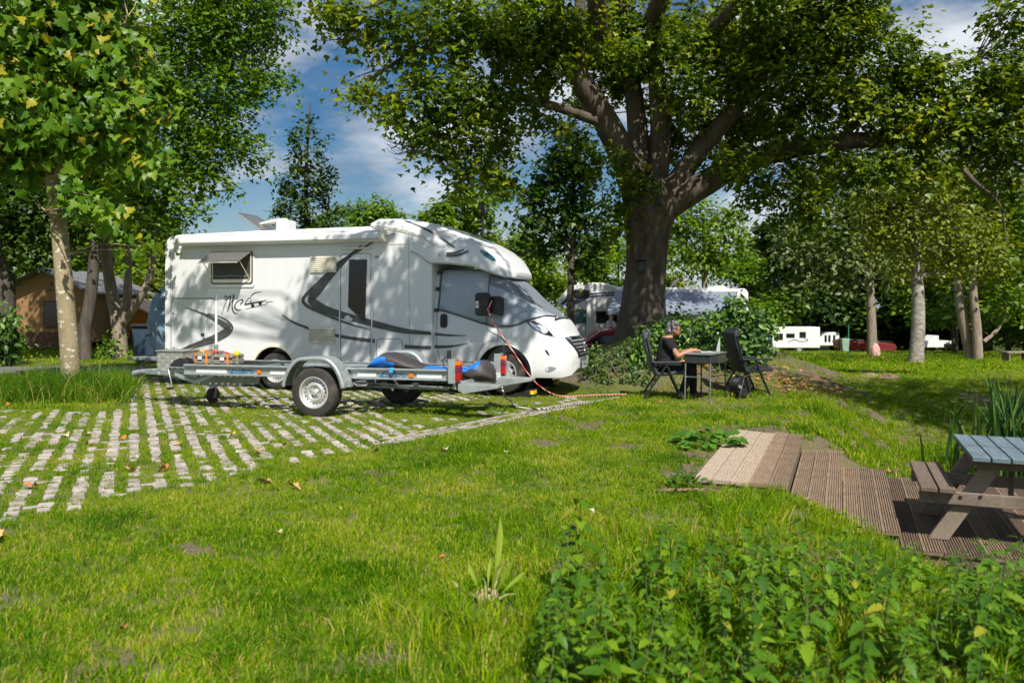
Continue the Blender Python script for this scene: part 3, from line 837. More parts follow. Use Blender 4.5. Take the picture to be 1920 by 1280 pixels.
# cab
NC = lambda t: [((x if x < 7.0 else 7.0+(x-7.0)*.885), v) for x, v in t]
zc_tab = NC([(5.40,2.20),(6.30,2.18),(6.50,2.13),(6.66,2.05),(6.97,1.74),(7.22,1.53),(7.42,1.40),(7.58,1.30),(7.70,1.17),(7.79,1.04),(7.86,.99),(7.93,.93),(7.985,.84)])
zlo_tab = NC([(5.40,.44),(6.2,.42),(7.2,.33),(7.75,.33),(7.90,.36),(7.985,.47)])
hwc_tab = NC([(5.40,1.03),(6.9,1.03),(7.25,1.0),(7.50,.955),(7.65,.90),(7.78,.82),(7.86,.74),(7.93,.64),(7.985,.50)])
belt_tab = NC([(5.40,1.42),(6.4,1.20),(6.9,1.18),(7.3,1.20),(7.6,1.06),(7.79,.90),(7.985,.72)])
roofw_tab = NC([(5.40,.86),(6.3,.84),(6.66,.80),(7.0,.82),(7.3,.84),(7.6,.78),(7.79,.66),(7.985,.36)])
NS = 26
def cab_ring(x, off=0.0):
    zc, zl, hw, zbelt, rw = [lerp_table(t, x) for t in (zc_tab, zlo_tab, hwc_tab, belt_tab, roofw_tab)]
    crown = .05+.05*max(0, 1-abs(x-6.9)/.6)
    zs = zc-crown
    half = [(hw*.955, zl), (hw*.985, zl+.07), (hw, zl+.16), (hw+.008, zl+(zbelt-zl)*.45), (hw+.004, zl+(zbelt-zl)*.75), (hw-.012, zbelt)]
    for k in (1, 2, 3, 4):
        t = k/5; half.append((hw-.012+(rw-hw+.012)*t**1.25, zbelt+(zs-.03-zbelt)*t))
    half += [(rw, zs-.02), (rw*.9, zs+crown*.28), (rw*.62, zs+crown*.66), (rw*.3, zs+crown*.93)]
    pts = [(W/2-h_, z_) for h_, z_ in half]+[(W/2, zc)]+[(W/2+h_, z_) for h_, z_ in reversed(half)]
    return [Vector((x, y_, z_)) for y_, z_ in pts]
cxs = [5.40,5.6,5.8,6.0,6.2,6.35,6.5,6.58,6.66,6.75,6.85,6.97,7.1,7.22,7.32,7.42,7.5,7.58,7.65,7.70,7.75,7.79,7.83,7.86,7.90,7.93,7.96,7.985]
cxs = [q for q, _ in NC([(x, 0) for x in cxs])]
mb = MB(); mb.loft([cab_ring(x) for x in cxs]); cab = mb.build('cab', MT['white'], rv)
c1 = arch_cutter(6.70, .40, .475, -.3, .55); c1.parent = rv
c2 = arch_cutter(6.70, .40, .475, W-.55, W+.3); c2.parent = rv
cab_bvh = bvh_of(cab)
apply_boolean(cab, [c1, c2]); cab.data.shade_smooth(); cab.data.set_sharp_from_angle(angle=R(32))
mb = MB(); mb.lathe([(.468, .14), (.468, .62)], (6.70, 0, .40), n=40); mb.lathe([(.468, .60), (.01, .60)], (6.70, 0, .40), n=40)
mb.build('wheel_arch_liner', MT['black'], rv, smooth=40)
mb = MB(); mb.lathe([(.468, W-.14), (.468, W-.6), (.01, W-.6)], (6.70, 0, .40), n=40); mb.build('wheel_arch_liner', MT['black'], rv, smooth=40)
# raised arch lip
def on_cab(x, z, off=.006, y=-1):
    h = cab_bvh.ray_cast(Vector((x, y, z)), Vector((0,1,0)))
    return (h[0]+h[1]*off*(1 if h[1].y < 0 else -1)) if h[0] is not None else Vector((x, .12, z))
def cab_line(name, pts, r=.006, mat='seam', off=.002, par=None):
    mb = MB(); mb.tube([on_cab(x, z, off) for x, z in pts], r, 6); return mb.build(name, MT[mat], par or rv, smooth=60)
cab_line('wheel_arch_lip', [(6.70+.485*math.cos(R(a)), .40+.485*math.sin(R(a))) for a in range(-8, 189, 7)], .014, 'white2', .0)
cab_line('wing_seam', catmull([(6.18,.48),(6.22,.66),(6.32,.85),(6.48,.95),(6.60,.945),(6.60,1.17)], 5), .005)
cab_line('wing_groove', catmull([(6.42,1.14),(6.50,1.09),(6.66,1.01),(6.74,.92)], 4), .009, 'seam')
cab_line('door_seam', catmull([(5.50,2.2),(5.50,1.4),(5.50,.9),(5.56,.60)], 4), .006)
cab_line('door_front_seam', catmull([(6.60,1.17),(6.60,.95)], 2), .004)
cab_line('sill_seam', catmull([(5.56,.60),(5.9,.58),(6.2,.58)], 3), .005)
# thermal cover over windscreen and cab windows
low_tab = NC([(5.53,1.46),(5.95,1.35),(6.32,1.235),(6.50,1.175),(6.79,1.17),(7.0,1.225),(7.12,1.285),(7.30,1.34),(7.45,1.36),(7.58,1.31)])
top_x = [5.53,5.56,5.7,5.9,6.1,6.3,6.4,6.5,6.58,6.66,6.75,6.85,6.97,7.1,7.22,7.32,7.42,7.5,7.56]
top_x = [q for q, _ in NC([(x, 0) for x in top_x])]
def cover_rows(x_list, off=.018):
    rows = []
    for x in x_list:
        ring = cab_ring(x); zl = lerp_table(low_tab, x)
        # arc-length resample of the ring part above zl
        n_half = len(ring)//2
        pts = ring
        # walk near side up to the low edge
        seq = []
        for i in range(len(pts)-1):
            a, b_ = pts[i], pts[i+1]
            for t in np.linspace(0, 1, 9)[:-1]: seq.append(a.lerp(b_, t))
        seq.append(pts[-1])
        up = [p for p in seq if p.z >= zl]
        if len(up) < 4:
            zc = lerp_table(zc_tab, x); up = [p for p in seq if p.z >= zc-.03]
        d = [0.0]
        for a, b_ in zip(up, up[1:]): d.append(d[-1]+(b_-a).length)
        tt = np.linspace(0, d[-1], 41); row = []
        for t in tt:
            k = min(max(np.searchsorted(d, t)-1, 0), len(up)-2); f = (t-d[k])/max(d[k+1]-d[k], 1e-9)
            row.append(up[k].lerp(up[k+1], float(f)))
        rows.append(row)
    out = []
    for i, row in enumerate(rows):
        a = rows[max(i-1,0)]; b_ = rows[min(i+1,len(rows)-1)]; o_ = []
        for j, p in enumerate(row):
            tx = b_[j]-a[j]; ty = row[min(j+1,len(row)-1)]-row[max(j-1,0)]
            n_ = ty.cross(tx); n_ = n_.normalized() if n_.length > 1e-8 else Vector((0,0,1))
            cen = Vector((6.4, W/2, 1.0))
            if n_.dot(p-cen) < 0: n_ = -n_
            wob = .006*math.sin(p.x*9+p.z*13+p.y*7)+.004*math.sin(p.x*23-p.z*17)
            o_.append(p+n_*(off+wob))
        out.append(o_)
    return out
rows = cover_rows(top_x)
mb = MB(); mb.loft(rows, caps=False, open_ring=True)
# shadow over the upper windscreen painted in as a darker copy of the fabric
cov = mb.build('windscreen_cover', [MT['thermal'], MT['thermal_shade']], rv, fix=False)
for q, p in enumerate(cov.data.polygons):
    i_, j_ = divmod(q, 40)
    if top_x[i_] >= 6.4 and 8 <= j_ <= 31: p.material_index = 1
sm = cov.modifiers.new('thick', 'SOLIDIFY'); sm.thickness = .012; sm.offset = 1
cov.data.shade_smooth()
mb = MB(); mb.tube([r[0] for r in rows]+[rows[-1][j] for j in range(1, 41)]+[r[-1] for r in reversed(rows)], .011, 6); mb.build('cover_hem', MT['darkline'], cov, smooth=60)
mb = MB(); mb.tube([r[0] for r in [rows[0]]]+[rows[0][j] for j in range(1, 15)], .011, 6); mb.build('cover_hem', MT['darkline'], cov, smooth=60)
k6 = top_x.index(6.4)
mb = MB(); mb.tube([rows[min(k6+int(round((j/14)**.8*0)), len(rows)-1)][j]+Vector((0,-.012,0)) for j in range(0, 15)], .006, 6); mb.build('cover_seam', MT['darkline'], cov, smooth=60)
mb = MB()
for (x, z) in ((5.60,2.12),(5.60,1.83),(5.60,1.50),(6.90,1.30)):
    p = on_cab(x, z, .03); mb.ribbon([(p.x-.03, p.z-.03), (p.x+.03, p.z-.03), (p.x+.03, p.z+.03), (p.x-.03, p.z+.03), (p.x-.03, p.z-.03)], .008, p.y-.012)
mb.each('cover_patch', MT['seam'], cov)
# hinges and straps between the body and the cover
mb = MB()
for z in (2.115, 1.835, 1.465): mb.box((5.495, on_cab(5.52, z).y-.02, z), (.075, .03, .055))
mb.each('cover_strap', MT['black'], rv, bevel=.006)
# door handle
p = on_cab(5.63, 1.28); mb = MB(); mb.prism(rrect(5.565, 5.69, 1.16, 1.40, .05), p.y-.03, p.y+.02); h_ = mb.build('door_handle', MT['black'], rv, bevel=.01)
mb = MB(); mb.prism(rrect(5.605, 5.65, 1.20, 1.35, .02), p.y-.038, p.y-.02); mb.build('handle_recess', MT['blackgloss'], h_)
# grey stripes on the cab door
def flat_stripe(pts, widths, y=-.0135, name='stripe'):
    y = -.0135 if y > -.0045 else -.0145
    pl = catmull(pts, 6); k = len(pl); w_ = [float(np.interp(i/(k-1), np.linspace(0, 1, len(widths)), widths)) for i in range(k)]
    mb = MB(); mb.ribbon(pl, w_, y, t=.013); return mb.build(name, MT['greystripe'], rv, smooth=60)
decal('stripe', cab_bvh, sweep(catmull([(5.46,1.05),(5.75,1.03),(6.05,1.03)], 5), [.05,.035,.006]), MT['greystripe'], rv, -1, (0,1,0), off=.004)
decal('stripe', cab_bvh, sweep(catmull([(5.46,.83),(5.75,.84),(6.08,.90)], 5), [.055,.04,.006]), MT['greystripe'], rv, -1, (0,1,0), off=.004)
flat_stripe([(3.06,1.13),(3.4,1.05),(3.9,.97),(4.38,.92)], [.03,.05,.06,.07])
flat_stripe([(2.54,1.38),(2.75,1.25),(3.06,1.14)], [.006,.03,.05])
flat_stripe([(4.95,.835),(5.2,.825),(5.44,.825)], [.055,.055,.05])
flat_stripe([(5.16,1.065),(5.3,1.06),(5.44,1.06)], [.012,.02,.03])
# big arrow on the side wall
flat_stripe([(4.42,2.70),(4.0,2.475),(3.68,2.30),(3.42,2.08),(3.12,1.82),(2.965,1.655),(3.06,1.53),(3.40,1.39),(3.80,1.245),(4.30,1.115)], [.02,.045,.05,.05,.055,.055,.055,.05,.04,.01])
flat_stripe([(4.12,2.60),(3.85,2.38),(3.56,2.12),(3.30,1.84),(3.14,1.67),(3.24,1.56),(3.52,1.44),(3.95,1.325),(4.45,1.205),(4.95,1.105),(5.43,1.07)], [.03,.07,.10,.13,.15,.15,.13,.12,.115,.09,.05], y=-.005)
flat_stripe([(.48,1.51),(.75,1.43),(1.05,1.32),(1.30,1.20),(1.40,1.12),(1.28,1.02),(.95,.90),(.60,.79),(.30,.69)], [.006,.02,.06,.11,.13,.12,.08,.05,.006])
flat_stripe([(.96,1.40),(1.22,1.34),(1.42,1.24),(1.495,1.12),(1.38,.99),(1.10,.87),(.80,.79),(.58,.73)], [.005,.015,.03,.03,.03,.03,.02,.005], y=-.005)
# signature lettering
def sxz(px, py): return (1.26+(px-280)/1920*1.52*.955, 1.80-(py-130)/960*.86*.80)
strokes = [
    ([(280,740),(380,440),(470,280),(535,240)], [.006,.012,.016,.02]), ([(535,240),(500,450),(445,655)], [.02,.018,.014]),
    ([(445,655),(530,440),(615,300),(640,190)], [.014,.012,.018,.012]), ([(580,190),(600,260),(615,310),(575,480),(600,620),(660,690),(740,685)], [.008,.012,.022,.022,.022,.018,.006]),
    ([(800,465),(880,390),(870,340),(790,345),(700,410),(650,510),(690,590),(760,610),(830,595)], [.014,.02,.022,.012,.018,.024,.022,.018,.006]),
    ([(940,470),(980,380),(1050,295),(1110,290)], [.02,.012,.012,.006]), ([(1110,340),(1085,460)], [.012,.018]),
    ([(1100,260),(1180,185),(1280,150),(1410,138)], [.012,.018,.014,.005]), ([(930,468),(1150,420),(1400,385),(1560,345)], [.026,.024,.022,.005]),
    ([(1520,415),(1620,395),(1720,378)], [.012,.012,.005]), ([(940,585),(1150,540),(1360,490),(1560,460)], [.004,.009,.009,.004])]
mb = MB()
for pts, wd in strokes:
    pl = catmull([sxz(*p) for p in pts], 6); k = len(pl)
    mb.ribbon(pl, [float(np.interp(i/(k-1), np.linspace(0, 1, len(wd)), wd)) for i in range(k)], -.005, t=.003)
for (px, py) in ((1155,490),(1365,430)):
    c = sxz(px, py); mb.cyl((c[0], -.005, c[1]), (c[0], -.001, c[1]), .035, 14)
mb.build('signature_lettering', MT['black'], rv)
# awning cassette
pts = [(0,2.665),(-.06,2.655),(-.15,2.665),(-.195,2.71),(-.20,2.77),(-.17,2.82),(-.10,2.85),(0,2.87)]
mb = MB(); mb.loft([[(x, p[0], p[1]+dz_) for p in pts] for x, dz_ in ((.52,.0),(4.56,.0))]); aw = mb.build('awning_case', MT['white2'], rv, smooth=40)
for x0, x1 in ((.46,.52),(4.56,4.63)):
    mb = MB(); mb.loft([[(x, p[0]*1.03-.002, 2.76+(p[1]-2.76)*1.06) for p in pts] for x in (x0, x1)]); mb.build('end_cap', MT['cream'], aw, bevel=.012)
mb = MB(); mb.box((2.54, -.19, 2.70), (4.0, .012, .006)); mb.box((2.54, -.125, 2.845), (4.02, .006, .006)); mb.each('case_seam', MT['seam'], aw)
mb = MB(); mb.tube([(4.63,-.1,2.74),(4.78,-.03,2.80)], .008, 6); mb.build('guy_cord', MT['black'], aw)
# rear side window with open flap
mb = MB(); mb.prism(rrect(.99, 1.965, 1.875, 2.60, .05), -.02, .005); win = mb.build('window', MT['white2'], rv, bevel=.008)
mb = MB(); mb.prism(rrect(1.045, 1.935, 1.94, 2.55, .05), -.026, -.015); mb.build('rubber_seal', MT['darkline'], win)
mb = MB(); mb.prism(rrect(1.07, 1.91, 1.965, 2.53, .04), -.030, -.02); mb.build('window_frame', MT['cream'], win)
mb = MB(); mb.prism(rrect(1.09, 1.89, 2.03, 2.51, .03), -.034, -.028); mb.build('pane', MT['screen'], win)
mb = MB(); mb.ribbon(catmull([(1.09,2.11),(1.25,2.085),(1.5,2.10),(1.7,2.08),(1.89,2.105)], 5), .012, -.037); mb.build('blind_hem', MT['seam'], win)
MT['acryl'] = clear_mat('grey_acrylic', (.16,.155,.15), .72, .12)
fo = (-.44, 2.31)
mb = MB(); mb.hexa([(1.05,-.035,2.535),(1.93,-.035,2.535),(1.90,fo[0],fo[1]),(1.08,fo[0],fo[1]),(1.05,-.035,2.555),(1.93,-.035,2.555),(1.90,fo[0]-.006,fo[1]+.018),(1.08,fo[0]-.006,fo[1]+.018)])
flap = mb.build('window_flap', MT['acryl'], win, bevel=.004)
mb = MB(); mb.tube([(1.08,fo[0],fo[1]+.008),(1.90,fo[0],fo[1]+.008)], .011, 6); mb.tube([(1.05,-.04,2.55),(1.93,-.04,2.55)], .012, 6); mb.each('flap_edge', MT['cream'], flap)
for x in (1.10, 1.88):
    mb = MB(); mb.tube([(x,-.03,2.02),(x-.01,fo[0]*.80,2.37)], .007, 6); mb.build('flap_stay', MT['cream'], flap)
mb = MB(); mb.box((1.35,-.012,1.70),(.05,.024,.06)); mb.build('side_marker', MT['seam'], rv, bevel=.005)
# fridge vents
def vent(x0, x1, z0, z1):
    mb = MB(); mb.prism(rrect(x0, x1, z0, z1, .02), -.012, .004); f_ = mb.build('vent', MT['cream'], rv, bevel=.005)
    mb = MB(); mb.box(((x0+x1)/2, -.0135, (z0+z1)/2), (x1-x0-.035, .004, z1-z0-.035)); mb.build('vent_opening', MT['darkline'], f_)
    n_ = 8; me = None
    for k in range(n_):
        z = z0+.03+(z1-z0-.06)*k/(n_-1)
        if me is None:
            mb = MB(); mb.box((0,0,0), (x1-x0-.03, .016, .020)); s_ = mb.build('slat', MT['cream'], f_); me = s_.data
        else: s_ = link('slat', me, f_)
        s_.location = ((x0+x1)/2, -.021, z); s_.rotation_euler = (R(-28), 0, 0)
vent(3.11, 3.655, 2.12, 2.43); vent(3.08, 3.625, .86, 1.155)
# entrance door
mb = MB(); mb.prism(rrect(3.73, 4.29, .52, 2.45, .05), -.010, .004); door = mb.build('entrance_door', MT['white'], rv, bevel=.006)
mb = MB(); ribbed_outline(mb, rrect(3.715, 4.305, .50, 2.465, .06), .012, -.003); mb.build('door_seam', MT['seam'], door)
for x in (3.70, 4.325):
    mb = MB(); mb.box((x, -.008, 1.35), (.022, .016, 1.7)); mb.build('door_jamb', MT['white2'], door)
mb = MB(); mb.prism([(3.91,2.34),(4.215,2.335),(4.185,1.29),(4.165,1.29),(3.885,1.53)], -.020, -.008); dw = mb.build('door_window', MT['glass'], door, bevel=.006)
mb = MB(); ribbed_outline(mb, [(3.90,2.35),(4.225,2.345),(4.195,1.275),(4.155,1.28),(3.875,1.525)], .018, -.018); mb.build('window_rubber', MT['darkline'], dw)
mb = MB(); mb.cyl((3.86,-.03,1.31),(3.86,-.008,1.31),.062,20); mb.box((3.90,-.035,1.30),(.13,.02,.05)); mb.build('door_handle', MT['white2'], door, bevel=.006)
mb = MB(); mb.cyl((3.83,-.036,1.31),(3.83,-.03,1.31),.014,10); mb.build('lock', MT['seam'], door)
mb = MB(); mb.box((4.035,-.03,2.555),(.60,.05,.03)); mb.build('rain_gutter', MT['cream'], rv, bevel=.006)
mb = MB(); mb.box((4.43,-.012,2.40),(.075,.02,.028)); mb.build('awning_light', MT['seam'], rv, bevel=.005)
# service hatches
mb = MB(); ribbed_outline(mb, [(.15,1.58),(.16,1.64),(.20,1.68),(1.08,1.675),(1.12,1.64),(1.125,1.55)], .014, -.003, close=False); mb.build('garage_hatch_seam', MT['darkline'], rv)
mb = MB(); mb.ribbon([(.145,1.58),(.15,.66)], .008, -.003); mb.ribbon([(1.125,1.55),(1.13,.66)], .008, -.003); mb.each('garage_hatch_seam', MT['seam'], rv)
mb = MB(); ribbed_outline(mb, rrect(4.41, 4.90, .56, .965, .07), .012, -.003); mb.build('service_hatch_seam', MT['seam'], rv)
for (x, z, r_) in ((.19,1.40,.022),(4.47,.83,.018),(.05,.72,.018),(.20,.74,.018),(.35,.70,.02)):
    mb = MB(); mb.cyl((x,-.012,z),(x,.0,z),r_,12); mb.build('hatch_lock', MT['seam'], rv)
mb = MB(); mb.ribbon([(.13,2.60),(.13,.70)], .006, -.002); mb.ribbon([(5.02,2.80),(5.04,.55)], .007, -.002); mb.each('panel_seam', MT['seam'], rv)
# sill skirt
mb = MB(); mb.prism([(2.78,.58),(5.42,.54),(5.42,.40),(2.84,.47)], -.006, .05); mb.prism([(.02,.60),(1.92,.58),(1.92,.50),(.10,.52)], -.006, .05); mb.each('side_skirt', MT['white2'], rv, bevel=.01)
# mirror
my = -.02
mb = MB(); mb.prism(rrect(6.30, 6.535, 1.37, 1.76, .06), my-.20, my-.02); mir = mb.build('door_mirror', MT['black'], rv, bevel=.03, seg=3)
mb = MB(); mb.prism([(6.50,1.42),(6.72,1.36),(6.74,1.66),(6.66,1.70),(6.50,1.70)], my+.02, my+.10); mb.build('mirror_arm', MT['black'], mir, bevel=.02)
mb = MB(); mb.prism(rrect(6.40, 6.53, 1.52, 1.68, .03), my-.212, my-.19); mb.build('mirror_panel', MT['blackgloss'], mir, bevel=.008)
mb = MB(); mb.prism(rrect(6.315, 6.375, 1.50, 1.62, .02), my-.212, my-.18); mb.build('indicator', MT['lamp'], mir, bevel=.006)
mb = MB(); mb.sphere((6.345, my-.212, 1.56), (.014,.006,.026), 8, 6); mb.build('indicator_bulb', MT['amber'], mir)
# headlights: outline on the side/front corner, projected diagonally
ddir = Vector((-.80, .60, 0))
def diag(name, pts, mat, par, off=.006):
    """pts (x,z) given as seen on the plane y=.2; projected towards the body"""
    me = bpy.data.meshes.new(name); bm = bmesh.new()
    vs_ = [bm.verts.new(Vector((7.0+(x-7.0)*.93, .2, z))-ddir*1.2) for x, z in pts]; f = bm.faces.new(vs_)
    bmesh.ops.triangulate(bm, faces=[f])
    for _ in range(3):
        le = [e for e in bm.edges if e.calc_length() > .05]
        if not le: break
        bmesh.ops.subdivide_edges(bm, edges=le, cuts=1); bmesh.ops.triangulate(bm, faces=bm.faces[:])
    for v in bm.verts:
        h = cab_bvh.ray_cast(v.co, ddir)
        if h[0] is not None: v.co = h[0]-ddir*off
    bmesh.ops.recalc_face_normals(bm, faces=bm.faces); bm.to_mesh(me); bm.free(); me.materials.append(mat); me.shade_smooth()
    return link(name, me, par)
hl = diag('headlight', catmull([(7.07,1.275),(7.20,1.285),(7.34,1.245),(7.46,1.185),(7.57,1.10),(7.63,1.035),(7.50,1.045),(7.34,1.075),(7.20,1.135),(7.11,1.21),(7.07,1.275)], 3)[:-1], MT['blackgloss'], rv)
diag('lamp_lens', catmull([(7.10,1.265),(7.20,1.265),(7.30,1.225),(7.33,1.11),(7.22,1.145),(7.14,1.20),(7.10,1.265)], 3)[:-1], MT['chrome'], hl, .012)
diag('lamp_lens', catmull([(7.32,1.225),(7.42,1.19),(7.50,1.12),(7.42,1.075),(7.34,1.105),(7.32,1.225)], 3)[:-1], MT['lamp'], hl, .012)
diag('bumper_vent', catmull([(7.40,.80),(7.46,.79),(7.52,.71),(7.46,.73),(7.40,.80)], 3)[:-1], MT['black'], rv)
fg = diag('fog_lamp_recess', catmull([(7.42,.50),(7.52,.52),(7.70,.50),(7.60,.445),(7.48,.43),(7.42,.50)], 3)[:-1], MT['seam'], rv)
diag('fog_lamp', [(7.46+.035*math.cos(t), .48+.04*math.sin(t)) for t in np.linspace(0, 6.28, 13)[:-1]], MT['lamp'], fg, .012)
# grille, badge, plate on the front, in the yz plane
gr = decal('grille', cab_bvh, [(.50,.96),(1.80,.96),(1.60,.65),(.70,.65)], MT['black'], rv, 9, (-1,0,0), plane='yz', off=.008)
for k in range(5):
    z = .70+.055*k; w_ = .40+.045*k
    decal('grille_bar', cab_bvh, [(1.15-w_,z),(1.15+w_,z),(1.15+w_,z+.018),(1.15-w_,z+.018)], MT['seam'], gr, 9, (-1,0,0), plane='yz', off=.022)
decal('grille_surround', cab_bvh, [(.46,1.0),(1.84,1.0),(1.80,.955),(.50,.955)], MT['chrome'], gr, 9, (-1,0,0), plane='yz', off=.014)
mb = MB(); mb.tube([(7.902, 1.10+.035*math.cos(t), .82+.085*math.sin(t)) for t in np.linspace(0, 2*math.pi, 21)[:-1]], .012, 6, closed=True); mb.build('badge', MT['chrome'], gr, smooth=60)
for k in range(9):
    y_ = .86+.072*k
    decal('intake_slot', cab_bvh, [(y_-.018,.635),(y_+.018,.635),(y_+.012,.575),(y_-.012,.575)], MT['black'], rv, 9, (-1,0,0), plane='yz', off=.008)
for k in range(9):
    for z in (.395,):
        y_ = .80+.085*k
        decal('intake_slot', cab_bvh, [(y_-.03,z+.02),(y_+.03,z+.02),(y_+.03,z-.02),(y_-.03,z-.02)], MT['black'], rv, 9, (-1,0,0), plane='yz', off=.008)
mb = MB(); mb.box((7.882, 1.13, .50), (.018, .54, .125)); npl = mb.build('number_plate', MT['darkline'], rv, bevel=.004)
mb = MB(); mb.box((7.8935, 1.15, .50), (.004, .44, .10)); mb.build('plate_face', MT['sticker'], npl)
text_part('CP·770·NC', .105, MT['black'], npl, (7.8975, 1.15, .50), (R(90), 0, R(90)))
cab_line('bonnet_seam', catmull([(7.05,1.29),(7.30,1.10),(7.5,1.03),(7.65,1.0)], 4), .005)
# wheels
wheel(rv, (2.36, .17, .345), .345, .22, .21, MT['rim'])
wheel(rv, (2.36, W-.17, .345), .345, .22, .21, MT['rim'], side=1)
wheel(rv, (6.70, .27, .40), .345, .22, .21, MT['rim'], style='alloy')
wheel(rv, (6.70, W-.27, .40), .345, .22, .21, MT['rim'], style='alloy', side=1)
# satellite dish, roof hatches
mb = MB(); mb.prism([(1.02,3.36),(1.05,3.38),(1.66,3.02),(1.58,2.99)], .75, 1.45); dish = mb.build('satellite_dish', MT['acryl'], rv, bevel=.01)
mb = MB(); mb.tube([(1.03,.75,3.37),(1.60,.75,3.0)], .014, 6); mb.tube([(1.03,1.45,3.37),(1.60,1.45,3.0)], .014, 6); mb.tube([(1.03,.75,3.37),(1.03,1.45,3.37)], .014, 6); mb.each('dish_rim', MT['seam'], dish)
mb = MB(); mb.tube([(1.35,1.05,3.15),(1.75,1.0,3.20),(2.02,1.0,3.20)], [.03,.045,.05], 8); mb.build('dish_arm', MT['cream'], dish, smooth=60)
mb = MB(); mb.box((2.0,1.0,3.07),(.26,.34,.26)); mb.build('dish_motor', MT['white2'], dish, bevel=.03)
for (x, w_, h_) in ((3.55,.75,.06),(4.02,.5,.05)):
    mb = MB(); mb.box((x, 1.15, 2.955+h_/2), (w_, .6, h_)); mb.build('roof_hatch', MT['white2'], rv, bevel=.02)
# rear rack with a tarpaulin-covered scooter
mb = MB(); mb.box((-.55, W/2, .50), (1.0, 1.9, .06)); mb.box((-.05, .7, .5), (.2, .08, .08)); mb.box((-.05, 1.6, .5), (.2, .08, .08)); mb.build('rear_rack', MT['galv2'], rv, bevel=.01)
sc_o = empty('covered_scooter', (-6.622-.58*math.cos(R(15.9))+.62*math.sin(R(15.9)), 15.259+.58*math.sin(R(15.9))+.62*math.cos(R(15.9)), .53), RV_YAW, 'scooter under blue-grey tarpaulin on the motorhome rear rack', 'scooter')
rings = []
for k, (z, w_, l_, yo) in enumerate([(0,.26,.42,.5),(.2,.40,.62,.5),(.45,.46,.72,.5),(.7,.45,.68,.45),(.95,.38,.58,.4),(1.15,.28,.45,.34),(1.32,.18,.26,.28),(1.42,.08,.12,.24)]):
    ring = []
    for j in range(28):
        a = 2*math.pi*j/28; wob = 1+.07*math.sin(5*a+k*1.3)+.05*math.sin(9*a-k*2.1)
        ring.append((w_*math.cos(a)*wob, yo+l_*math.sin(a)*wob, z))
    rings.append(ring)
mb = MB(); mb.loft(rings); mb.build('tarpaulin', MT['tarp'], sc_o, smooth=50)
mb = MB()
for z in (.42, .93): mb.tube([(.485*math.cos(a)*(1 if z < .6 else .82), .48+.74*math.sin(a)*(1 if z < .6 else .82), z+.03*math.sin(3*a)) for a in np.linspace(0, 2*math.pi, 29)[:-1]], .012, 6, closed=True)
mb.each('strap', MT['black'], sc_o, smooth=60)
mb = MB(); mb.tube([(-.05,.05,1.25),(-.15,-.15,1.42),(-.12,-.3,1.44)], [.03,.02,.016], 8); mb.build('handlebar', MT['black'], sc_o, smooth=60)
# levelling ramps
def ramp(loc, rz, label):
    t = empty('levelling_ramp', loc, rz, label, 'ramp', 'levelling ramps under the front wheels')
    mb = MB(); mb.prism([(-.34,0),(.22,0),(.22,.14),(.06,.115),(.04,.065),(-.12,.06),(-.14,.03),(-.34,.005)], -.12, .12); mb.build('wedge', MT['black'], t, bevel=.006)
    mb = MB()
    for k in range(9): mb.box((-.22+.048*k, -.123, .022+.006*k), (.016, .012, .03+.010*k))
    mb.each('rib', MT['black'], t)
    mb = MB(); mb.box((.19, -.126, .085), (.07, .006, .06)); mb.box((.223, 0, .085), (.006, .14, .06)); mb.each('warning_label', MT['yellow'], t)
def rvp(x, y, z=0): 
    q = rotz((x, y, z), RV_YAW); return (q[0]-6.622, q[1]+15.259, q[2])
ramp(rvp(7.0, .27), RV_YAW, 'black levelling ramp with yellow label under the near front wheel')
ramp(rvp(7.0, W-.27), RV_YAW, 'dark levelling ramp under the far front wheel in shade')
# ------------------------------------------------------------------ galvanised trailer
TR_O = (-5.04, 11.9); TR_YAW = -R(14.5)
tr = empty('flatbed_trailer', (TR_O[0], TR_O[1], 0), TR_YAW, 'galvanised low flatbed trailer with blue lettering parked beside the motorhome', 'trailer')
def trp(x, y, z=0):
    q = rotz((x, y, z), TR_YAW); return (q[0]+TR_O[0], q[1]+TR_O[1], q[2])
def rail(y, sgn, x0, x1, name='side_rail'):
    mb = MB(); mb.prism([(sgn*0,.655),(sgn*.07,.655),(sgn*.07,.645),(sgn*.02,.640),(sgn*.02,.545),(sgn*.06,.535),(sgn*.06,.525),(0,.525),(0,.545),(sgn*.012,.55),(sgn*.012,.625),(0,.632)], x0, x1, plane='yz')
    o = mb.build(name, MT['galv'], tr); o.location = (0, y, 0); return o
rn = rail(0, 1, .18, 4.36)
rail(1.35, -1, .18, 4.60)
mb = MB(); mb.box((2.25, -.012, .668), (4.1, .05, .026)); mb.each('top_rail', MT['galv'], tr, bevel=.006)
for x0, x1 in ((.39,.90),(1.61,1.95),(2.98,3.26),(3.86,4.22)):
    mb = MB(); mb.box(((x0+x1)/2, .0085, .588), (x1-x0, .005, .062)); mb.build('reflective_strip', MT['sticker'], rn)
for x in (1.435, 3.78):
    mb = MB(); mb.box((x, .004, .588), (.07, .02, .055)); mb.build('side_marker', MT['amber'], rn, bevel=.006)
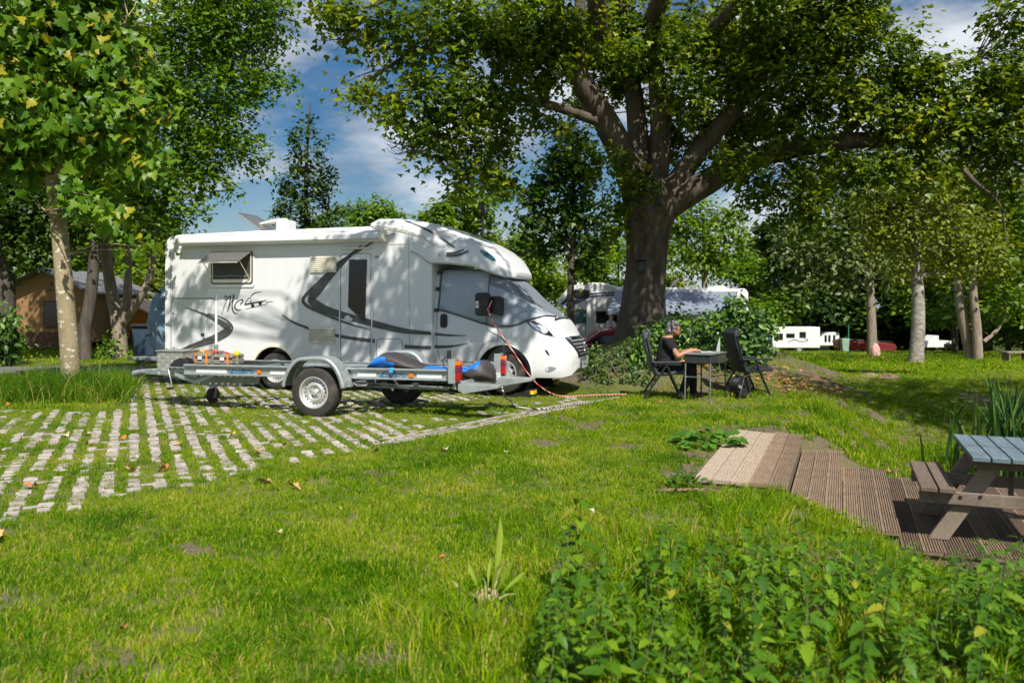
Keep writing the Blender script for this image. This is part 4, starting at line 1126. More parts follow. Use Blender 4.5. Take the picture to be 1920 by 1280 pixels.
def script(x0, x1, z0):
    w_ = (x1-x0)
    def q(a, b_): return (x0+a*w_, z0+b_*w_*.33)
    st = [([(.22,.75),(.12,.30),(.0,.05),(.16,.10),(.28,.05)], [.010,.013,.009,.010,.005]), ([(.30,.42),(.27,.15),(.33,.06)], [.008,.011,.005]), ([(.345,.62),(.355,.64)], [.016,.016]),
          ([(.50,.42),(.42,.38),(.38,.18),(.44,.08),(.52,.25),(.66,.92),(.56,.40),(.52,.12),(.58,.08)], [.007,.009,.012,.009,.007,.009,.012,.010,.006]),
          ([(.60,.22),(.70,.33),(.69,.45),(.62,.38),(.60,.18),(.66,.07),(.76,.15)], [.006,.008,.009,.009,.012,.009,.006]), ([(.76,.15),(.80,.46),(.82,.36),(.88,.42),(.92,.40),(.90,.16),(.96,.12),(1.05,.26)], [.006,.009,.008,.010,.011,.010,.006,.004])]
    mb = MB()
    for pts, wd in st:
        pl = catmull([q(*p) for p in pts], 5); k = len(pl)
        mb.ribbon(pl, [float(np.interp(i/(k-1), np.linspace(0,1,len(wd)), wd))*1.25 for i in range(k)], .004, t=.003)
    mb.build('script_lettering', MT['text_blue'], rn)
script(.95, 1.33, .555); script(3.31, 3.69, .555)
for x in (.3, 1.0, 1.7, 2.4, 3.1, 3.8, 4.25):
    mb = MB(); mb.box((x, .675, .585), (.06, 1.22, .05)); mb.build('cross_member', MT['galv2'], tr)
for y in (.30, 1.05):                                   # wheel channels
    mb = MB(); mb.prism([(y-.11,.64),(y-.10,.64),(y-.10,.618),(y+.10,.618),(y+.10,.64),(y+.11,.64),(y+.11,.612),(y-.11,.612)], 1.3, 4.32, plane='yz'); mb.build('wheel_channel', MT['galv'], tr)
# slotted deck at the front: its slots throw the dashes of light on the belly plate
for k in range(5):
    y = .10+.085*k
    mb = MB(); mb.box((.45, y, .618), (1.5, .062, .004)); mb.build('deck_slat', MT['galv'], tr)
mb = MB()
for k in range(15): mb.box((-.28+.104*k, .29, .6125), (.066, .46, .005))
for o in mb.each('deck_bar', MT['galv2'], tr): pass
mb = MB(); mb.prism([(-.57,.45),(.29,.295),(1.10,.355),(1.16,.50),(.2,.56),(-.5,.56)], .50, .515); mb.build('belly_plate', MT['galv2'], tr)
# drawbar
mb = MB(); mb.bar((.35,.10,.52), (-1.02,.68,.49), .06, .08); mb.bar((.35,1.25,.52), (-1.02,.68,.49), .06, .08); mb.each('drawbar_tube', MT['galv'], tr, bevel=.006)
mb = MB(); mb.tube([(-.95,.68,.49),(-1.12,.68,.48),(-1.25,.68,.45)], [.05,.045,.055], 10); cp = mb.build('coupling', MT['galv2'], tr, smooth=50)
mb = MB(); mb.tube([(-1.10,.68,.53),(-1.12,.68,.60),(-1.00,.68,.66)], .018, 8); mb.build('coupling_handle', MT['black'], cp, smooth=50)
# chequer plate box
mb = MB(); mb.box((-.42, .66, .64), (.46, .40, .37)); cb = mb.build('chequer_box', MT['cheq'], tr, bevel=.012)
mb = MB()
for i in range(6):
    for j in range(6):
        x = -.62+.08*i; z = .49+.062*j; a = R(45 if (i+j) % 2 else -45)
        mb.bar((x-.022*math.cos(a), .458, z-.022*math.sin(a)), (x+.022*math.cos(a), .458, z+.022*math.sin(a)), .010, .006, up=(0,1,0))
        o_y = .48+.062*j
        mb.bar((-.653, o_y-.022*math.cos(a), .49+.062*i-.022*math.sin(a)), (-.653, o_y+.022*math.cos(a), .49+.062*i+.022*math.sin(a)), .010, .006, up=(1,0,0))
mb.build('tread_bar', MT['cheq'], cb)['kind'] = 'stuff'
mb = MB(); mb.box((-.42, .66, .838), (.50, .44, .02)); mb.build('box_lid', MT['cheq'], cb, bevel=.006)
# winch
mb = MB(); mb.prism([(-.20,.60),(-.17,.66),(-.10,.725),(.0,.755),(.09,.735),(.13,.68),(.13,.61)], .16, .20); wi = mb.build('winch', MT['black'], tr, bevel=.008)
mb = MB(); mb.prism([(-.20,.60),(-.17,.66),(-.10,.725),(.0,.755),(.09,.735),(.13,.68),(.13,.61)], .30, .33); mb.cyl((-.02,.2,.66),(-.02,.3,.66),.06,16); mb.each('winch_side', MT['black'], wi)
mb = MB(); mb.tube([(-.15,.15,.605),(-.14,.06,.60),(-.12,.05,.58),(-.05,.05,.32)], .012, 8); cr = mb.build('winch_crank', MT['steel'], wi, smooth=50)
mb = MB(); mb.cyl((-.05,.06,.315),(-.05,-.06,.315),.018,10); mb.build('crank_grip', MT['black'], cr, smooth=50)
mb = MB(); mb.box((0,.18,.575),(.32,.14,.05)); mb.build('winch_mount', MT['galv'], tr, bevel=.006)
mb = MB(); mb.bar((-.06,.12,.52),(.28,.12,.40),.02,.05); mb.bar((.28,.12,.40),(.62,.12,.52),.02,.05); mb.each('brace', MT['galv'], tr)
# jockey wheel
jw = bpy.data.objects.new('jockey_wheel', None); COL.objects.link(jw); jw.parent = tr; jw.location = (.08, .85, 0)
mb = MB(); mb.lathe([(.05,-.035),(.115,-.04),(.128,-.02),(.128,.02),(.115,.04),(.05,.035)], (0,0,.13), axis='x', n=24); mb.build('tyre', MT['tyre'], jw, smooth=40)
mb = MB(); mb.lathe([(.05,-.035),(.02,-.02),(.02,.02),(.05,.035)], (0,0,.13), axis='x', n=16); mb.build('rim', MT['galv2'], jw, smooth=40)
mb = MB(); mb.bar((-.05,0,.13),(-.05,0,.30),.012,.04,up=(0,1,0)); mb.bar((.05,0,.13),(.05,0,.30),.012,.04,up=(0,1,0)); mb.cyl((0,0,.28),(0,0,.76),.028,12); mb.each('fork', MT['galv2'], jw)
# wheels and mudguards
wheel(tr, (2.45, -.17, .345), .345, .21, .215, MT['rim'])
wheel(tr, (3.02, 1.52, .345), .345, .21, .215, MT['black'])
def mudguard(cx, y0, y1):
    path = [(cx-.47,.42),(cx-.44,.55),(cx-.36,.70),(cx-.24,.81),(cx-.10,.83),(cx+.12,.835),(cx+.25,.80),(cx+.36,.70),(cx+.44,.55),(cx+.475,.42)]
    pl = catmull(path, 4); mb = MB()
    prof_ = [(0, -.05), (0, -.012), (.03, 0), (.97, 0), (1, -.012), (1, -.05)]
    rings = []
    for i, p in enumerate(pl):
        a = pl[max(i-1,0)]; b_ = pl[min(i+1,len(pl)-1)]; dx, dz = b_[0]-a[0], b_[1]-a[1]; l = math.hypot(dx, dz); nx_, nz_ = -dz/l, dx/l
        rings.append([(p[0]+nx_*o_, y0+(y1-y0)*t, p[1]+nz_*o_) for t, o_ in prof_])
    mb.loft(rings, caps=False, open_ring=True)
    o = mb.build('mudguard', MT['galv'], tr, smooth=40, fix=False)
    s_ = o.modifiers.new('t', 'SOLIDIFY'); s_.thickness = .004
mudguard(2.45, -.31, -.03)
mudguard(3.02, 1.40, 1.66)
mb = MB(); mb.bar((1.2,.6,.36),(4.2,.35,.38),.03,.03); mb.bar((2.45,-.05,.36),(2.6,1.4,.36),.07,.07); mb.bar((2.0,.4,.45),(4.4,.3,.40),.025,.02); mb.each('axle_rod', MT['galv2'], tr)
mb = MB(); mb.tube([(3.45,.15,.52),(3.55,.12,.43),(3.72,.12,.40)], .014, 8); mb.build('bent_bracket', MT['steel'], tr, smooth=50)
mb = MB(); mb.tube([(2.85,.05,.50),(2.95,.05,.42),(3.1,.05,.43),(3.12,.05,.47)], .008, 6); mb.build('hook', MT['steel'], tr, smooth=50)
# tail
def tail_lamp(x, y, z0, z1, sgn):
    mb = MB(); mb.box((x, y, (z0+z1)/2), (.03, .19, z1-z0)); bk = mb.build('lamp_board', MT['galv'], tr, bevel=.004)
    mb = MB(); mb.box((x+.045, y-.03, (z0+z1)/2), (.075, .11, z1-z0-.06)); ln = mb.build('tail_lamp', MT['red_lens'], bk, bevel=.012)
    h = z1-z0-.06
    mb = MB(); mb.box((x+.0465, y-.0315, z1-.03-h*.12), (.0765, .1115, h*.20)); mb.build('indicator_lens', MT['amber'] if sgn < 0 else MT['amber'], ln, bevel=.01)
    mb = MB(); mb.box((x+.0465, y-.0315, z0+.03+h*.56), (.0765, .1115, h*.34)); mb.build('reversing_lens', MT['purple_lens'], ln, bevel=.01)
    mb = MB(); mb.box((x-.035, y-.098, (z0+z1)/2), (.09, .006, z1-z0)); mb.build('lamp_guard', MT['galv'], bk)
tail_lamp(4.42, .02, .50, .83, -1)
tail_lamp(4.70, 1.30, .50, .83, 1)
def tail_ramp(x, y):
    mb = MB(); v = [(x,.50),(x+.56,.475),(x+.56,.445),(x+.08,.36),(x,.40)]
    mb.prism(v, y, y+.28); mb.build('tail_ramp', MT['galv'], tr, bevel=.006)
tail_ramp(4.46, -.03); tail_ramp(4.66, 1.06)
mb = MB(); mb.bar((4.40,.0,.46),(4.66,1.36,.46),.05,.10); mb.build('tail_beam', MT['galv'], tr, bevel=.006)
mb = MB(); mb.box((4.69,.98,.505),(.012,.36,.10), rz=-.19); tp = mb.build('number_plate', MT['sticker'], tr, bevel=.004)
text_part('MMC C', .085, MT['black'], tp, (4.697,.98,.505), (R(90), 0, R(90)-.19))
mb = MB(); mb.box((4.55, 1.33, .60), (.55, .015, .20)); mb.build('side_board', MT['galv'], tr, bevel=.004)
def prop(x, y, z0, z1):
    mb = MB(); mb.tube([(x,y,z0),(x-.01,y,z1-.12),(x-.015,y,z1)], [.022,.028,.03], 10); mb.build('prop_stand', MT['black'], tr, smooth=50)
prop(4.30, .12, .55, .93); prop(4.72, 1.40, .55, .93)
mb = MB(); mb.tube([(4.28,.06,.86),(4.22,.04,.80),(4.24,.03,.72),(4.32,.03,.66),(4.30,.03,.55),(4.38,.0,.46)], .008, 6); mb.build('lamp_cable', MT['black'], tr, smooth=60)
# mast on the drawbar
mb = MB(); mb.cyl((.07,.95,.62),(.07,.95,.92),.032,12); ms = mb.build('mast_sleeve', MT['galv2'], tr, smooth=50)
mb = MB(); mb.cyl((.07,.95,.92),(.07,.95,1.62),.020,10); mb.build('mast', MT['white2'], ms, smooth=50)
mb = MB(); mb.tube([(.05,.95,1.0),(-.16,.95,1.01),(-.18,.95,1.06)], .009, 6); mb.cyl((-.18,.95,1.05),(-.18,.95,1.10),.028,10); mb.each('side_bracket', MT['black'], ms)
mb = MB(); mb.tube([(.07,.95,1.62),(.09,.95,1.72)], [.018,.006], 8); mb.build('mast_tip', MT['seam'], ms)
# straps tied on the rail
for x in (2.72, 3.50):
    mb = MB(); mb.box((x,-.018,.655),(.05,.07,.07)); mb.build('blue_tie', M('cyan_tie_%d' % int(x*10), (.03,.32,.60), .6), tr, bevel=.006)

# tool cases strapped at the front of the trailer
def tool_case(x, y, w_, d_, h_, label, straps):
    t = empty('tool_case', trp(x, y, .622), TR_YAW, label, 'tool case')
    mb = MB(); mb.box((0,0,h_*.3), (w_, d_, h_*.6)); mb.build('case_base', MT['toolbox'], t, bevel=.015)
    mb = MB(); mb.box((0,0,h_*.81), (w_*1.01, d_*1.01, h_*.38)); ld = mb.build('case_lid', MT['toolbox'], t, bevel=.02)
    mb = MB(); mb.box((0,-d_/2-.004,h_*.60),(w_*1.02,.01,.012)); mb.build('case_seam', MT['darkline'], ld)
    mb = MB(); mb.box((0,-d_/2-.012,h_*.55),(.07,.02,.05)); mb.build('case_latch', MT['sticker'], ld, bevel=.005)
    for sx in straps:
        mb = MB(); mb.box((sx,-d_/2-.012,h_*.5),(.032,.004,h_)); mb.box((sx,0,h_+.008),(.032,d_+.03,.005)); mb.each('strap', MT['orange'], t)
tool_case(-.10, .95, .36, .34, .17, 'grey-green tool case with two orange straps on the trailer front', (-.10, .12))
tool_case(.30, .95, .34, .34, .15, 'grey-green tool case with one orange strap beside the trailer mast', (.10,))
t = empty('yellow_lamp_ball', trp(.46, .93, .622), TR_YAW, 'yellow round float on the end of the tool cases', 'float')
mb = MB(); mb.sphere((0,0,.16),(.045,.045,.055),14,10); mb.build('ball', MT['yellow'], t, smooth=60)
mb = MB(); mb.cyl((0,0,0),(0,0,.11),.035,10); mb.build('stem', MT['toolbox'], t)
def ratchet(x, y, z, col, label):
    t = empty('ratchet_strap', trp(x, y, z), TR_YAW, label, 'strap')
    mt_ = M('strap_'+label.split()[0], col, .6)
    mb = MB(); mb.tube([(-.16,0,.0),(-.08,-.02,.03),(0,.0,.035),(.08,.02,.02),(.15,0,.0)], .014, 6); mb.build('webbing', mt_, t, smooth=60)
    mb = MB(); mb.box((0,0,.03),(.09,.05,.04)); mb.build('ratchet_buckle', MT['steel'], t, bevel=.008)
ratchet(-.24, .86, .80, (.75,.5,.02), 'yellow ratchet strap lying on the tool case by the winch')
ratchet(.03, .90, .80, (.85,.20,.02), 'orange ratchet strap bunched on top of the tool case')
ratchet(.22, .86, .78, (.55,.03,.02), 'red ratchet strap lying on the tool case by the mast')

# blue and charcoal padded cover lying on the trailer
cv = empty('folded_cover', trp(2.8, .75, .62), TR_YAW, 'blue and charcoal nylon cover lying humped along the trailer bed', 'cover')
stn = [(0,.005,.10),(.10,.09,.22),(.18,.17,.26),(.28,.24,.27),(.38,.25,.28),(.52,.20,.29),(.65,.135,.28),(.80,.075,.24),(.95,.045,.2),(1.15,.035,.18),(1.35,.03,.2),(1.5,.03,.25),(1.62,.06,.28),(1.72,.125,.30),(1.78,.155,.30),(1.86,.135,.27),(1.92,.05,.2),(1.96,-.04,.12)]
rings = []
for i, (x, h, w_) in enumerate(stn):
    base = 0 if x < 1.4 else -.16*min(1, (x-1.4)/.25); ring = []
    for j in range(22):
        a = 2*math.pi*j/22; wob = 1+.05*math.sin(4*a+i*.9)
        z = base+(h-base)*(.5+.5*math.sin(a)) if True else 0
        pw = math.copysign(abs(math.cos(a))**.7, math.cos(a))
        ring.append((x+.015*math.sin(3*a+i), pw*w_*wob, base+(max(h-base, .02))*(.5+.5*math.sin(a))))
    rings.append(ring)
mb = MB(); mb.loft(rings)
co = mb.build('fabric', [MT['grey_cloth'], MT['blue_cloth']], cv, smooth=60)
for p in co.data.polygons:
    c = p.center; x, z = c.x, c.z
    if x < .46-.9*max(0, z-.02) and x > -.1: p.material_index = 1
    if .95 < x < 1.45: p.material_index = 1
    if x > 1.35 and z > -.055+.25*(x-1.35) and x < 1.80: p.material_index = 1
    if .42 < x+.35*z < .50: p.material_index = 1
sb = co.modifiers.new('sub', 'SUBSURF'); sb.levels = 1; sb.render_levels = 1

# ------------------------------------------------------------------ ropes
def rope_mat(name, c0, c1, scale):
    m, nt, b = new_mat(name); N, L = nt.nodes, nt.links
    tc = N.new("ShaderNodeTexCoord"); w_ = N.new("ShaderNodeTexWave"); w_.inputs["Scale"].default_value = scale; w_.bands_direction = 'DIAGONAL'
    L.new(tc.outputs["Object"], w_.inputs["Vector"])
    r_ = N.new("ShaderNodeValToRGB"); r_.color_ramp.elements[0].position = .55; r_.color_ramp.elements[1].position = .7
    r_.color_ramp.elements[0].color = (*c0, 1); r_.color_ramp.elements[1].color = (*c1, 1)
    L.new(w_.outputs["Fac"], r_.inputs["Fac"]); L.new(r_.outputs["Color"], b.inputs["Base Color"]); b.inputs["Roughness"].default_value = .7
    return m
MT['rope_red'] = rope_mat('red_flecked_rope', (.55,.025,.03), (.70,.50,.45), 9)
MT['rope_bw'] = rope_mat('black_white_rope', (.02,.02,.02), (.6,.58,.5), 7)
pts = [(-.33,13.08,1.62),(-.37,12.98,1.52),(-.385,12.98,1.46),(-.25,12.92,1.19),(.07,12.88,.73),(.23,12.88,.49),(.43,12.92,.26),(.66,13.0,.11),(.88,13.15,.055),(1.2,13.3,.05),(1.57,13.42,.05),(1.92,13.5,.05)]
mb = MB(); mb.tube(catmull(pts, 7), .0095, 6)
tag(mb.build('red_rope', MT['rope_red'], smooth=60), 'red flecked rope running from the motorhome mirror down across the grass', 'rope')
p0 = trp(4.86, .75, .40)
pts = [p0, (p0[0]+.05,p0[1]-.05,.25), (.0,12.35,.06), (.02,12.0,.045), (.2,11.75,.04), (.45,11.65,.04), (.72,11.9,.04), (.95,12.2,.04), (1.3,12.55,.04), (1.75,13.1,.045)]
mb = MB(); mb.tube(catmull(pts, 7), .012, 6)
tag(mb.build('tether_rope', MT['rope_bw'], smooth=60), 'black and white rope trailing from the trailer tail over the grass', 'rope')
# ------------------------------------------------------------------ folding chairs
def make_chair(loc, rz, label, light):
    t = empty('folding_chair', loc, rz, label, 'chair', 'camping chairs at the table')
    fab = MT['chair_light'] if light else MT['chair']
    # faces +x, seat centre at origin; back on the left
    hw = .26
    back = catmull([(-.20,.42),(-.27,.60),(-.33,.82),(-.37,1.00),(-.35,1.10)], 5)
    rings = []
    for i, (x, z) in enumerate(back):
        th = .035+.02*math.sin(i/len(back)*math.pi*3)**2; ring = []
        for (a, b_) in ((-1,-.5),(-.8,-1),(.8,-1),(1,-.5),(1,.5),(.8,1),(-.8,1),(-1,.5)):
            ring.append((x+b_*th, a*hw*(1-.1*(i/len(back))**3), z+.3*b_*th))
        rings.append(ring)
    mb = MB(); mb.loft(rings); mb.build('backrest', fab, t, smooth=50)
    mb = MB(); mb.loft([[(x+b_*.045, a*.19, z+.02*b_) for (a, b_) in ((-1,-.3),(-.6,-1),(.6,-1),(1,-.3),(.9,.4),(-.9,.4))] for x, z in ((-.335,.90),(-.315,.98),(-.30,1.08),(-.32,1.13))]); mb.build('head_cushion', fab, t, smooth=50)
    mb = MB(); mb.loft([[(x, a*hw, z+b_*.03) for (a, b_) in ((-1,-.4),(-.85,-1),(.85,-1),(1,-.4),(1,.4),(.85,1),(-.85,1),(-1,.4))] for x, z in ((-.22,.40),(-.05,.405),(.15,.43),(.25,.445),(.29,.43))]); mb.build('seat', fab, t, smooth=50)
    for s in (-1, 1):
        y = s*(hw+.035)
        mb = MB(); mb.loft([[(x, y+a*.028, z+b_*.018) for (a, b_) in ((-1,-1),(1,-1),(1,.6),(.5,1),(-.5,1),(-1,.6))] for x, z in ((-.28,.605),(-.1,.60),(.15,.605),(.25,.60))]); mb.build('armrest', MT['chair_frame'], t, bevel=.008)
        mb = MB(); mb.bar((-.02,y,.58),(-.40,y,.0),.03,.045,up=(0,1,0)); mb.build('leg', MT['chair_frame'], t, bevel=.008)
        mb = MB(); mb.bar((-.04,y*.94,.58),(.22,y*.94,.0),.03,.045,up=(0,1,0)); mb.build('leg', MT['chair_frame'], t, bevel=.008)
        mb = MB(); mb.tube([(-.20,s*(hw+.005),.40),(-.27,s*(hw+.005),.60),(-.36,s*(hw+.005),1.0)], .016, 8); mb.build('back_post', MT['chair_frame'], t, smooth=50)
        mb = MB(); mb.bar((-.2,y,.40),(.26,y,.42),.02,.03,up=(0,1,0)); mb.build('seat_rail', MT['chair_frame'], t)
    for (x, z) in ((-.36,.05),(.20,.05)):
        mb = MB(); mb.tube([(x,-hw-.03,z),(x,hw+.03,z)], .012, 8); mb.build('floor_bar', MT['chair_frame'], t, smooth=50)
    return t
CH1 = (2.60, 13.40); CH2 = (4.10, 13.75)
make_chair((CH1[0], CH1[1], tz(*CH1)+.012), R(-6), 'grey padded folding chair with the seated woman in it', True)
make_chair((CH2[0], CH2[1], tz(*CH2)+.012), R(8), 'empty black folding chair beside the laurel bush', False)

# ------------------------------------------------------------------ camp table with storage
TB = (3.17, 13.10); TBZ = tz(*TB)
tb = empty('camp_table', (TB[0], TB[1], TBZ), R(-32), 'folding camp table with dark fabric storage under its top beside the woman', 'table')
mb = MB(); mb.box((0,0,.765),(.46,.84,.02)); mb.build('table_top', M('table_laminate', (.16,.17,.17), .35, var=.1), tb, bevel=.006)
MT['olive'] = M('olive_canvas', (.045,.043,.025), .75, var=.25, scale=9, bump=.3)
mb = MB(); mb.box((0,-.20,.685),(.44,.40,.14)); mb.build('storage_bag', MT['chair'], tb, bevel=.015)
mb = MB(); mb.box((0,.21,.675),(.44,.40,.155)); mb.build('storage_bag', MT['olive'], tb, bevel=.015)
for sx in (-.2, .2):
    for sy in (-.38, .38):
        mb = MB(); mb.cyl((sx,sy,.755),(sx*1.05,sy*1.05,.0),.0125,8); mb.build('leg', MT['steel'] if sy < 0 else MT['chair_frame'], tb, smooth=50)
    mb = MB(); mb.cyl((sx,-.38,.40),(sx,.38,.40),.008,6); mb.build('stretcher', MT['chair_frame'], tb)
mb = MB(); mb.cyl((-.2,-.38,.40),(.2,-.38,.40),.008,6); mb.build('stretcher', MT['steel'], tb)
lp = empty('laptop', (3.22, 13.16, TBZ+.776), R(-6), 'open laptop seen edge on, on the camp table', 'laptop')
mb = MB(); mb.box((-.02,0,.009),(.24,.34,.018)); mb.build('keyboard_base', MT['steel'], lp, bevel=.004)
mb = MB(); mb.bar((.10,0,.018),(.17,0,.30),.34,.008,up=(1,0,0)); mb.build('display', MT['black'], lp, bevel=.003)
mb = MB(); mb.bar((.095,0,.03),(.163,0,.29),.31,.004,up=(1,0,0)); mb.build('screen_panel', MT['glass'], lp)
bt = empty('water_bottle', (3.42, 13.30, TBZ+.776), 0, 'clear plastic water bottle standing behind the laptop', 'bottle')
MT['clear'] = clear_mat('clear_plastic', (.75,.8,.78), .45, .1)
mb = MB(); mb.lathe([(.001,0),(.038,.002),(.04,.02),(.04,.20),(.034,.24),(.014,.28),(.013,.30)], (0,0,0), axis='z', n=16); mb.build('bottle_body', MT['clear'], bt, smooth=50)
mb = MB(); mb.cyl((0,0,.30),(0,0,.325),.016,12); mb.build('cap', MT['sticker'], bt, smooth=40)
# cable reel
CR = (3.78, 13.25)
cr = empty('cable_reel', (CR[0], CR[1], tz(*CR)+.01), R(25), 'black cable reel on a tubular stand under the empty chair', 'cable reel')
for y in (-.09, .09):
    mb = MB(); mb.lathe([(.02,y-.006),(.15,y-.006),(.15,y+.006),(.02,y+.006)], (0,0,.20), n=28); mb.build('flange', MT['black'], cr, smooth=40)
mb = MB()
for k in range(6): mb.tube([(.125*math.cos(a), -.07+.028*k, .20+.125*math.sin(a)) for a in np.linspace(0, 2*math.pi, 25)[:-1]], .014, 6, closed=True)
mb.build('cable', MT['black'], cr, smooth=60)['kind'] = 'stuff'
mb = MB(); mb.lathe([(.11,-.085),(.11,.085)], (0,0,.20), n=20); mb.build('drum', MT['black'], cr)
for y in (-.12, .12):
    mb = MB(); mb.tube([(-.15,y,.0),(-.12,y,.02),(-.02,y,.36),(.02,y,.36),(.12,y,.02),(.15,y,.0)], .010, 8); mb.build('stand_leg', MT['chair_frame'], cr, smooth=50)
mb = MB(); mb.tube([(0,-.12,.36),(0,.12,.36)], .012, 8); mb.build('carry_handle', MT['black'], cr, smooth=50)
mb = MB(); mb.cyl((-.11,-.13,.20),(-.11,-.10,.20),.028,14); mb.build('socket_cover', MT['galv2'], cr, smooth=50)

# ------------------------------------------------------------------ people
def capsule(mb, a, b, ra, rb, n=14, squash=1.0, steps=6):
    a = Vector(a); b = Vector(b); d = (b-a); L_ = d.length; pts = []; rad = []
    for k in range(steps+1):
        t = -ra+(L_+ra+rb)*k/steps if False else None
    ax = d.normalized() if L_ > 1e-6 else Vector((0,0,1))
    for q in (1.0, .85, .5, 0): pts.append(a-ax*ra*q); rad.append(max(ra*math.sqrt(max(1-q*q, 0)), .002))
    for k in range(1, 4): pts.append(a.lerp(b, k/4)); rad.append(ra+(rb-ra)*k/4)
    for q in (0, .5, .85, 1.0): pts.append(b+ax*rb*q); rad.append(max(rb*math.sqrt(max(1-q*q, 0)), .002))
    mb.tube(pts, rad, n)
def chain(mb, pts, rad):
    for i in range(len(pts)-1): capsule(mb, pts[i], pts[i+1], rad[i], rad[i+1])
def remeshed(name, mb, vox, parent, mats, pick, smooth_it=4):
    o = mb.build(name, None, parent)
    r_ = o.modifiers.new('r', 'REMESH'); r_.mode = 'VOXEL'; r_.voxel_size = vox
    s_ = o.modifiers.new('s', 'SMOOTH'); s_.iterations = smooth_it; s_.factor = .5
    dg = bpy.context.evaluated_depsgraph_get(); me = bpy.data.meshes.new_from_object(o.evaluated_get(dg))
    o.modifiers.clear(); o.data = me; me.materials.clear()
    for m_ in mats: me.materials.append(m_)
    idx = [pick(p.center) for p in me.polygons]
    me.polygons.foreach_set('material_index', idx); me.shade_smooth()
    return o
MT['skin'] = M('tanned_skin', (.42,.20,.115), .5, var=.10, scale=9)
MT['tee'] = M('black_cotton', (.006,.006,.008), .95, var=.3, scale=10, bump=.3, bscale=18)
MT['trouser'] = M('dark_trousers', (.010,.010,.014), .95, var=.3, scale=10, bump=.3, bscale=18)
MT['hair'] = M('silver_grey_hair', (.13,.13,.135), .6, var=.8, scale=40, stretch=(1,1,.3))
MT['hair_dark'] = M('dark_hair', (.03,.025,.02), .6, var=.4, scale=30)
MT['shoe'] = M('brown_sandal', (.06,.04,.035), .6, var=.2)

def arm_hand(mb, sh, el, wr, direction, side, r_=(.062,.046,.034)):
    chain(mb, [sh, el, wr], r_)
    d = Vector(direction).normalized(); s = Vector((0, side, 0))
    w = Vector(wr); palm = w+d*.05
    capsule(mb, w, palm+d*.02, .026, .030)
    for k, (off, ln) in enumerate(((-.030,.060),(-.010,.075),(.010,.080),(.030,.070))):
        a = palm+d*.03+s*off; b_ = a+d*ln*.55+Vector((0,0,.008)); c_ = b_+d*ln*.45+Vector((0,0,-.016))
        capsule(mb, a, b_, .010, .0095, 8); capsule(mb, b_, c_, .0095, .008, 8)
    a = w+d*.03-s*.028; capsule(mb, a, a+d*.035-s*.022, .011, .010, 8); capsule(mb, a+d*.035-s*.022, a+d*.065-s*.020+Vector((0,0,-.006)), .010, .008, 8)

WP = (2.62, 13.38); WPZ = tz(*WP)
wo = empty('person', (WP[0], WP[1], WPZ), R(-6), 'seated woman with short grey hair in black clothes typing at the camp table', 'person')
mb = MB()
# pelvis and torso, facing +x
capsule(mb, (-.06,-.09,.55), (-.06,.09,.55), .135, .135)
chain(mb, [(-.05,0,.60),(-.04,0,.74),(-.02,0,.90)], [.165,.165,.150])
capsule(mb, (.03,-.03,.80), (.03,.03,.80), .135, .135)                       # soft front
capsule(mb, (-.03,-.13,.965), (-.03,.13,.965), .075, .075)                   # shoulders
capsule(mb, (-.02,0,.98), (.035,0,1.08), .058, .052)                         # neck
mb.sphere((.085,0,1.165), (.093,.075,.112), 20, 14)                          # skull
mb.sphere((.125,0,1.125), (.062,.058,.070), 16, 12)                          # face
mb.sphere((.150,0,1.072), (.030,.034,.026), 12, 8)                           # chin
capsule(mb, (.178,0,1.170), (.197,0,1.128), .010, .015, 8)                   # nose
mb.sphere((.178,0,1.095), (.014,.026,.010), 10, 8)                           # lips
for s in (-1, 1):
    mb.sphere((.075, s*.076, 1.140), (.022,.010,.034), 10, 8)                # ears
    capsule(mb, (-.03, s*.165, .955), (.02, s*.19, .86), .070, .064)         # sleeve
arm_hand(mb, (-.03,-.17,.955), (.13,-.20,.715), (.37,-.10,.800), (.97,.18,-.03), 1)
arm_hand(mb, (-.03,.17,.955), (.12,.21,.72), (.38,.06,.805), (.97,-.15,-.03), -1)
for s, kx, fx, fy in ((-1,.36,.20,-.13),(1,.40,.42,.12)):
    chain(mb, [(-.04, s*.10, .53), (kx*.55, s*.11, .545), (kx, s*.11, .53)], [.115,.100,.078])
    chain(mb, [(kx, s*.11, .53), ((kx+fx)/2+.0, (s*.11+fy)/2, .30), (fx, fy, .10)], [.078,.072,.058])
    capsule(mb, (fx-.03, fy, .05), (fx+.13, fy, .035), .040, .030)
def pick_w(c):
    x, y, z = c
    if z > 1.0 and x > -.2: return 0 if z > 1.015 else 1
    if z < .085: return 3
    if z > .62:
        if x > .055 and abs(y) > .13 and z < .845: return 0
        if x > .22: return 0
        return 1
    if abs(y) > .165 and z > .60: return 0
    return 2 if z < .60 else 1
remeshed('body', mb, .011, wo, [MT['skin'], MT['tee'], MT['trouser'], MT['shoe']], pick_w, 3)
mb = MB()
mb.sphere((.062,0,1.188), (.105,.092,.110), 20, 14); mb.sphere((.02,0,1.13), (.075,.088,.095), 18, 12)
capsule(mb, (.10,-.06,1.25), (.10,.06,1.25), .045, .045)
capsule(mb, (.15,-.04,1.235), (.15,.04,1.235), .026, .026)
o = remeshed('hair', mb, .012, wo, [MT['hair']], lambda c: 0, 2)
dm = o.modifiers.new('tousle', 'DISPLACE'); tx_ = bpy.data.textures.new('tousle', 'CLOUDS'); tx_.noise_scale = .035; dm.texture = tx_; dm.strength = .028
mb = MB(); mb.tube([(.190,-.05,1.158),(.196,0,1.160),(.190,.05,1.158)], .007, 6); mb.sphere((.190,-.034,1.148), (.008,.030,.022), 10, 8); mb.sphere((.190,.034,1.148), (.008,.030,.022), 10, 8)
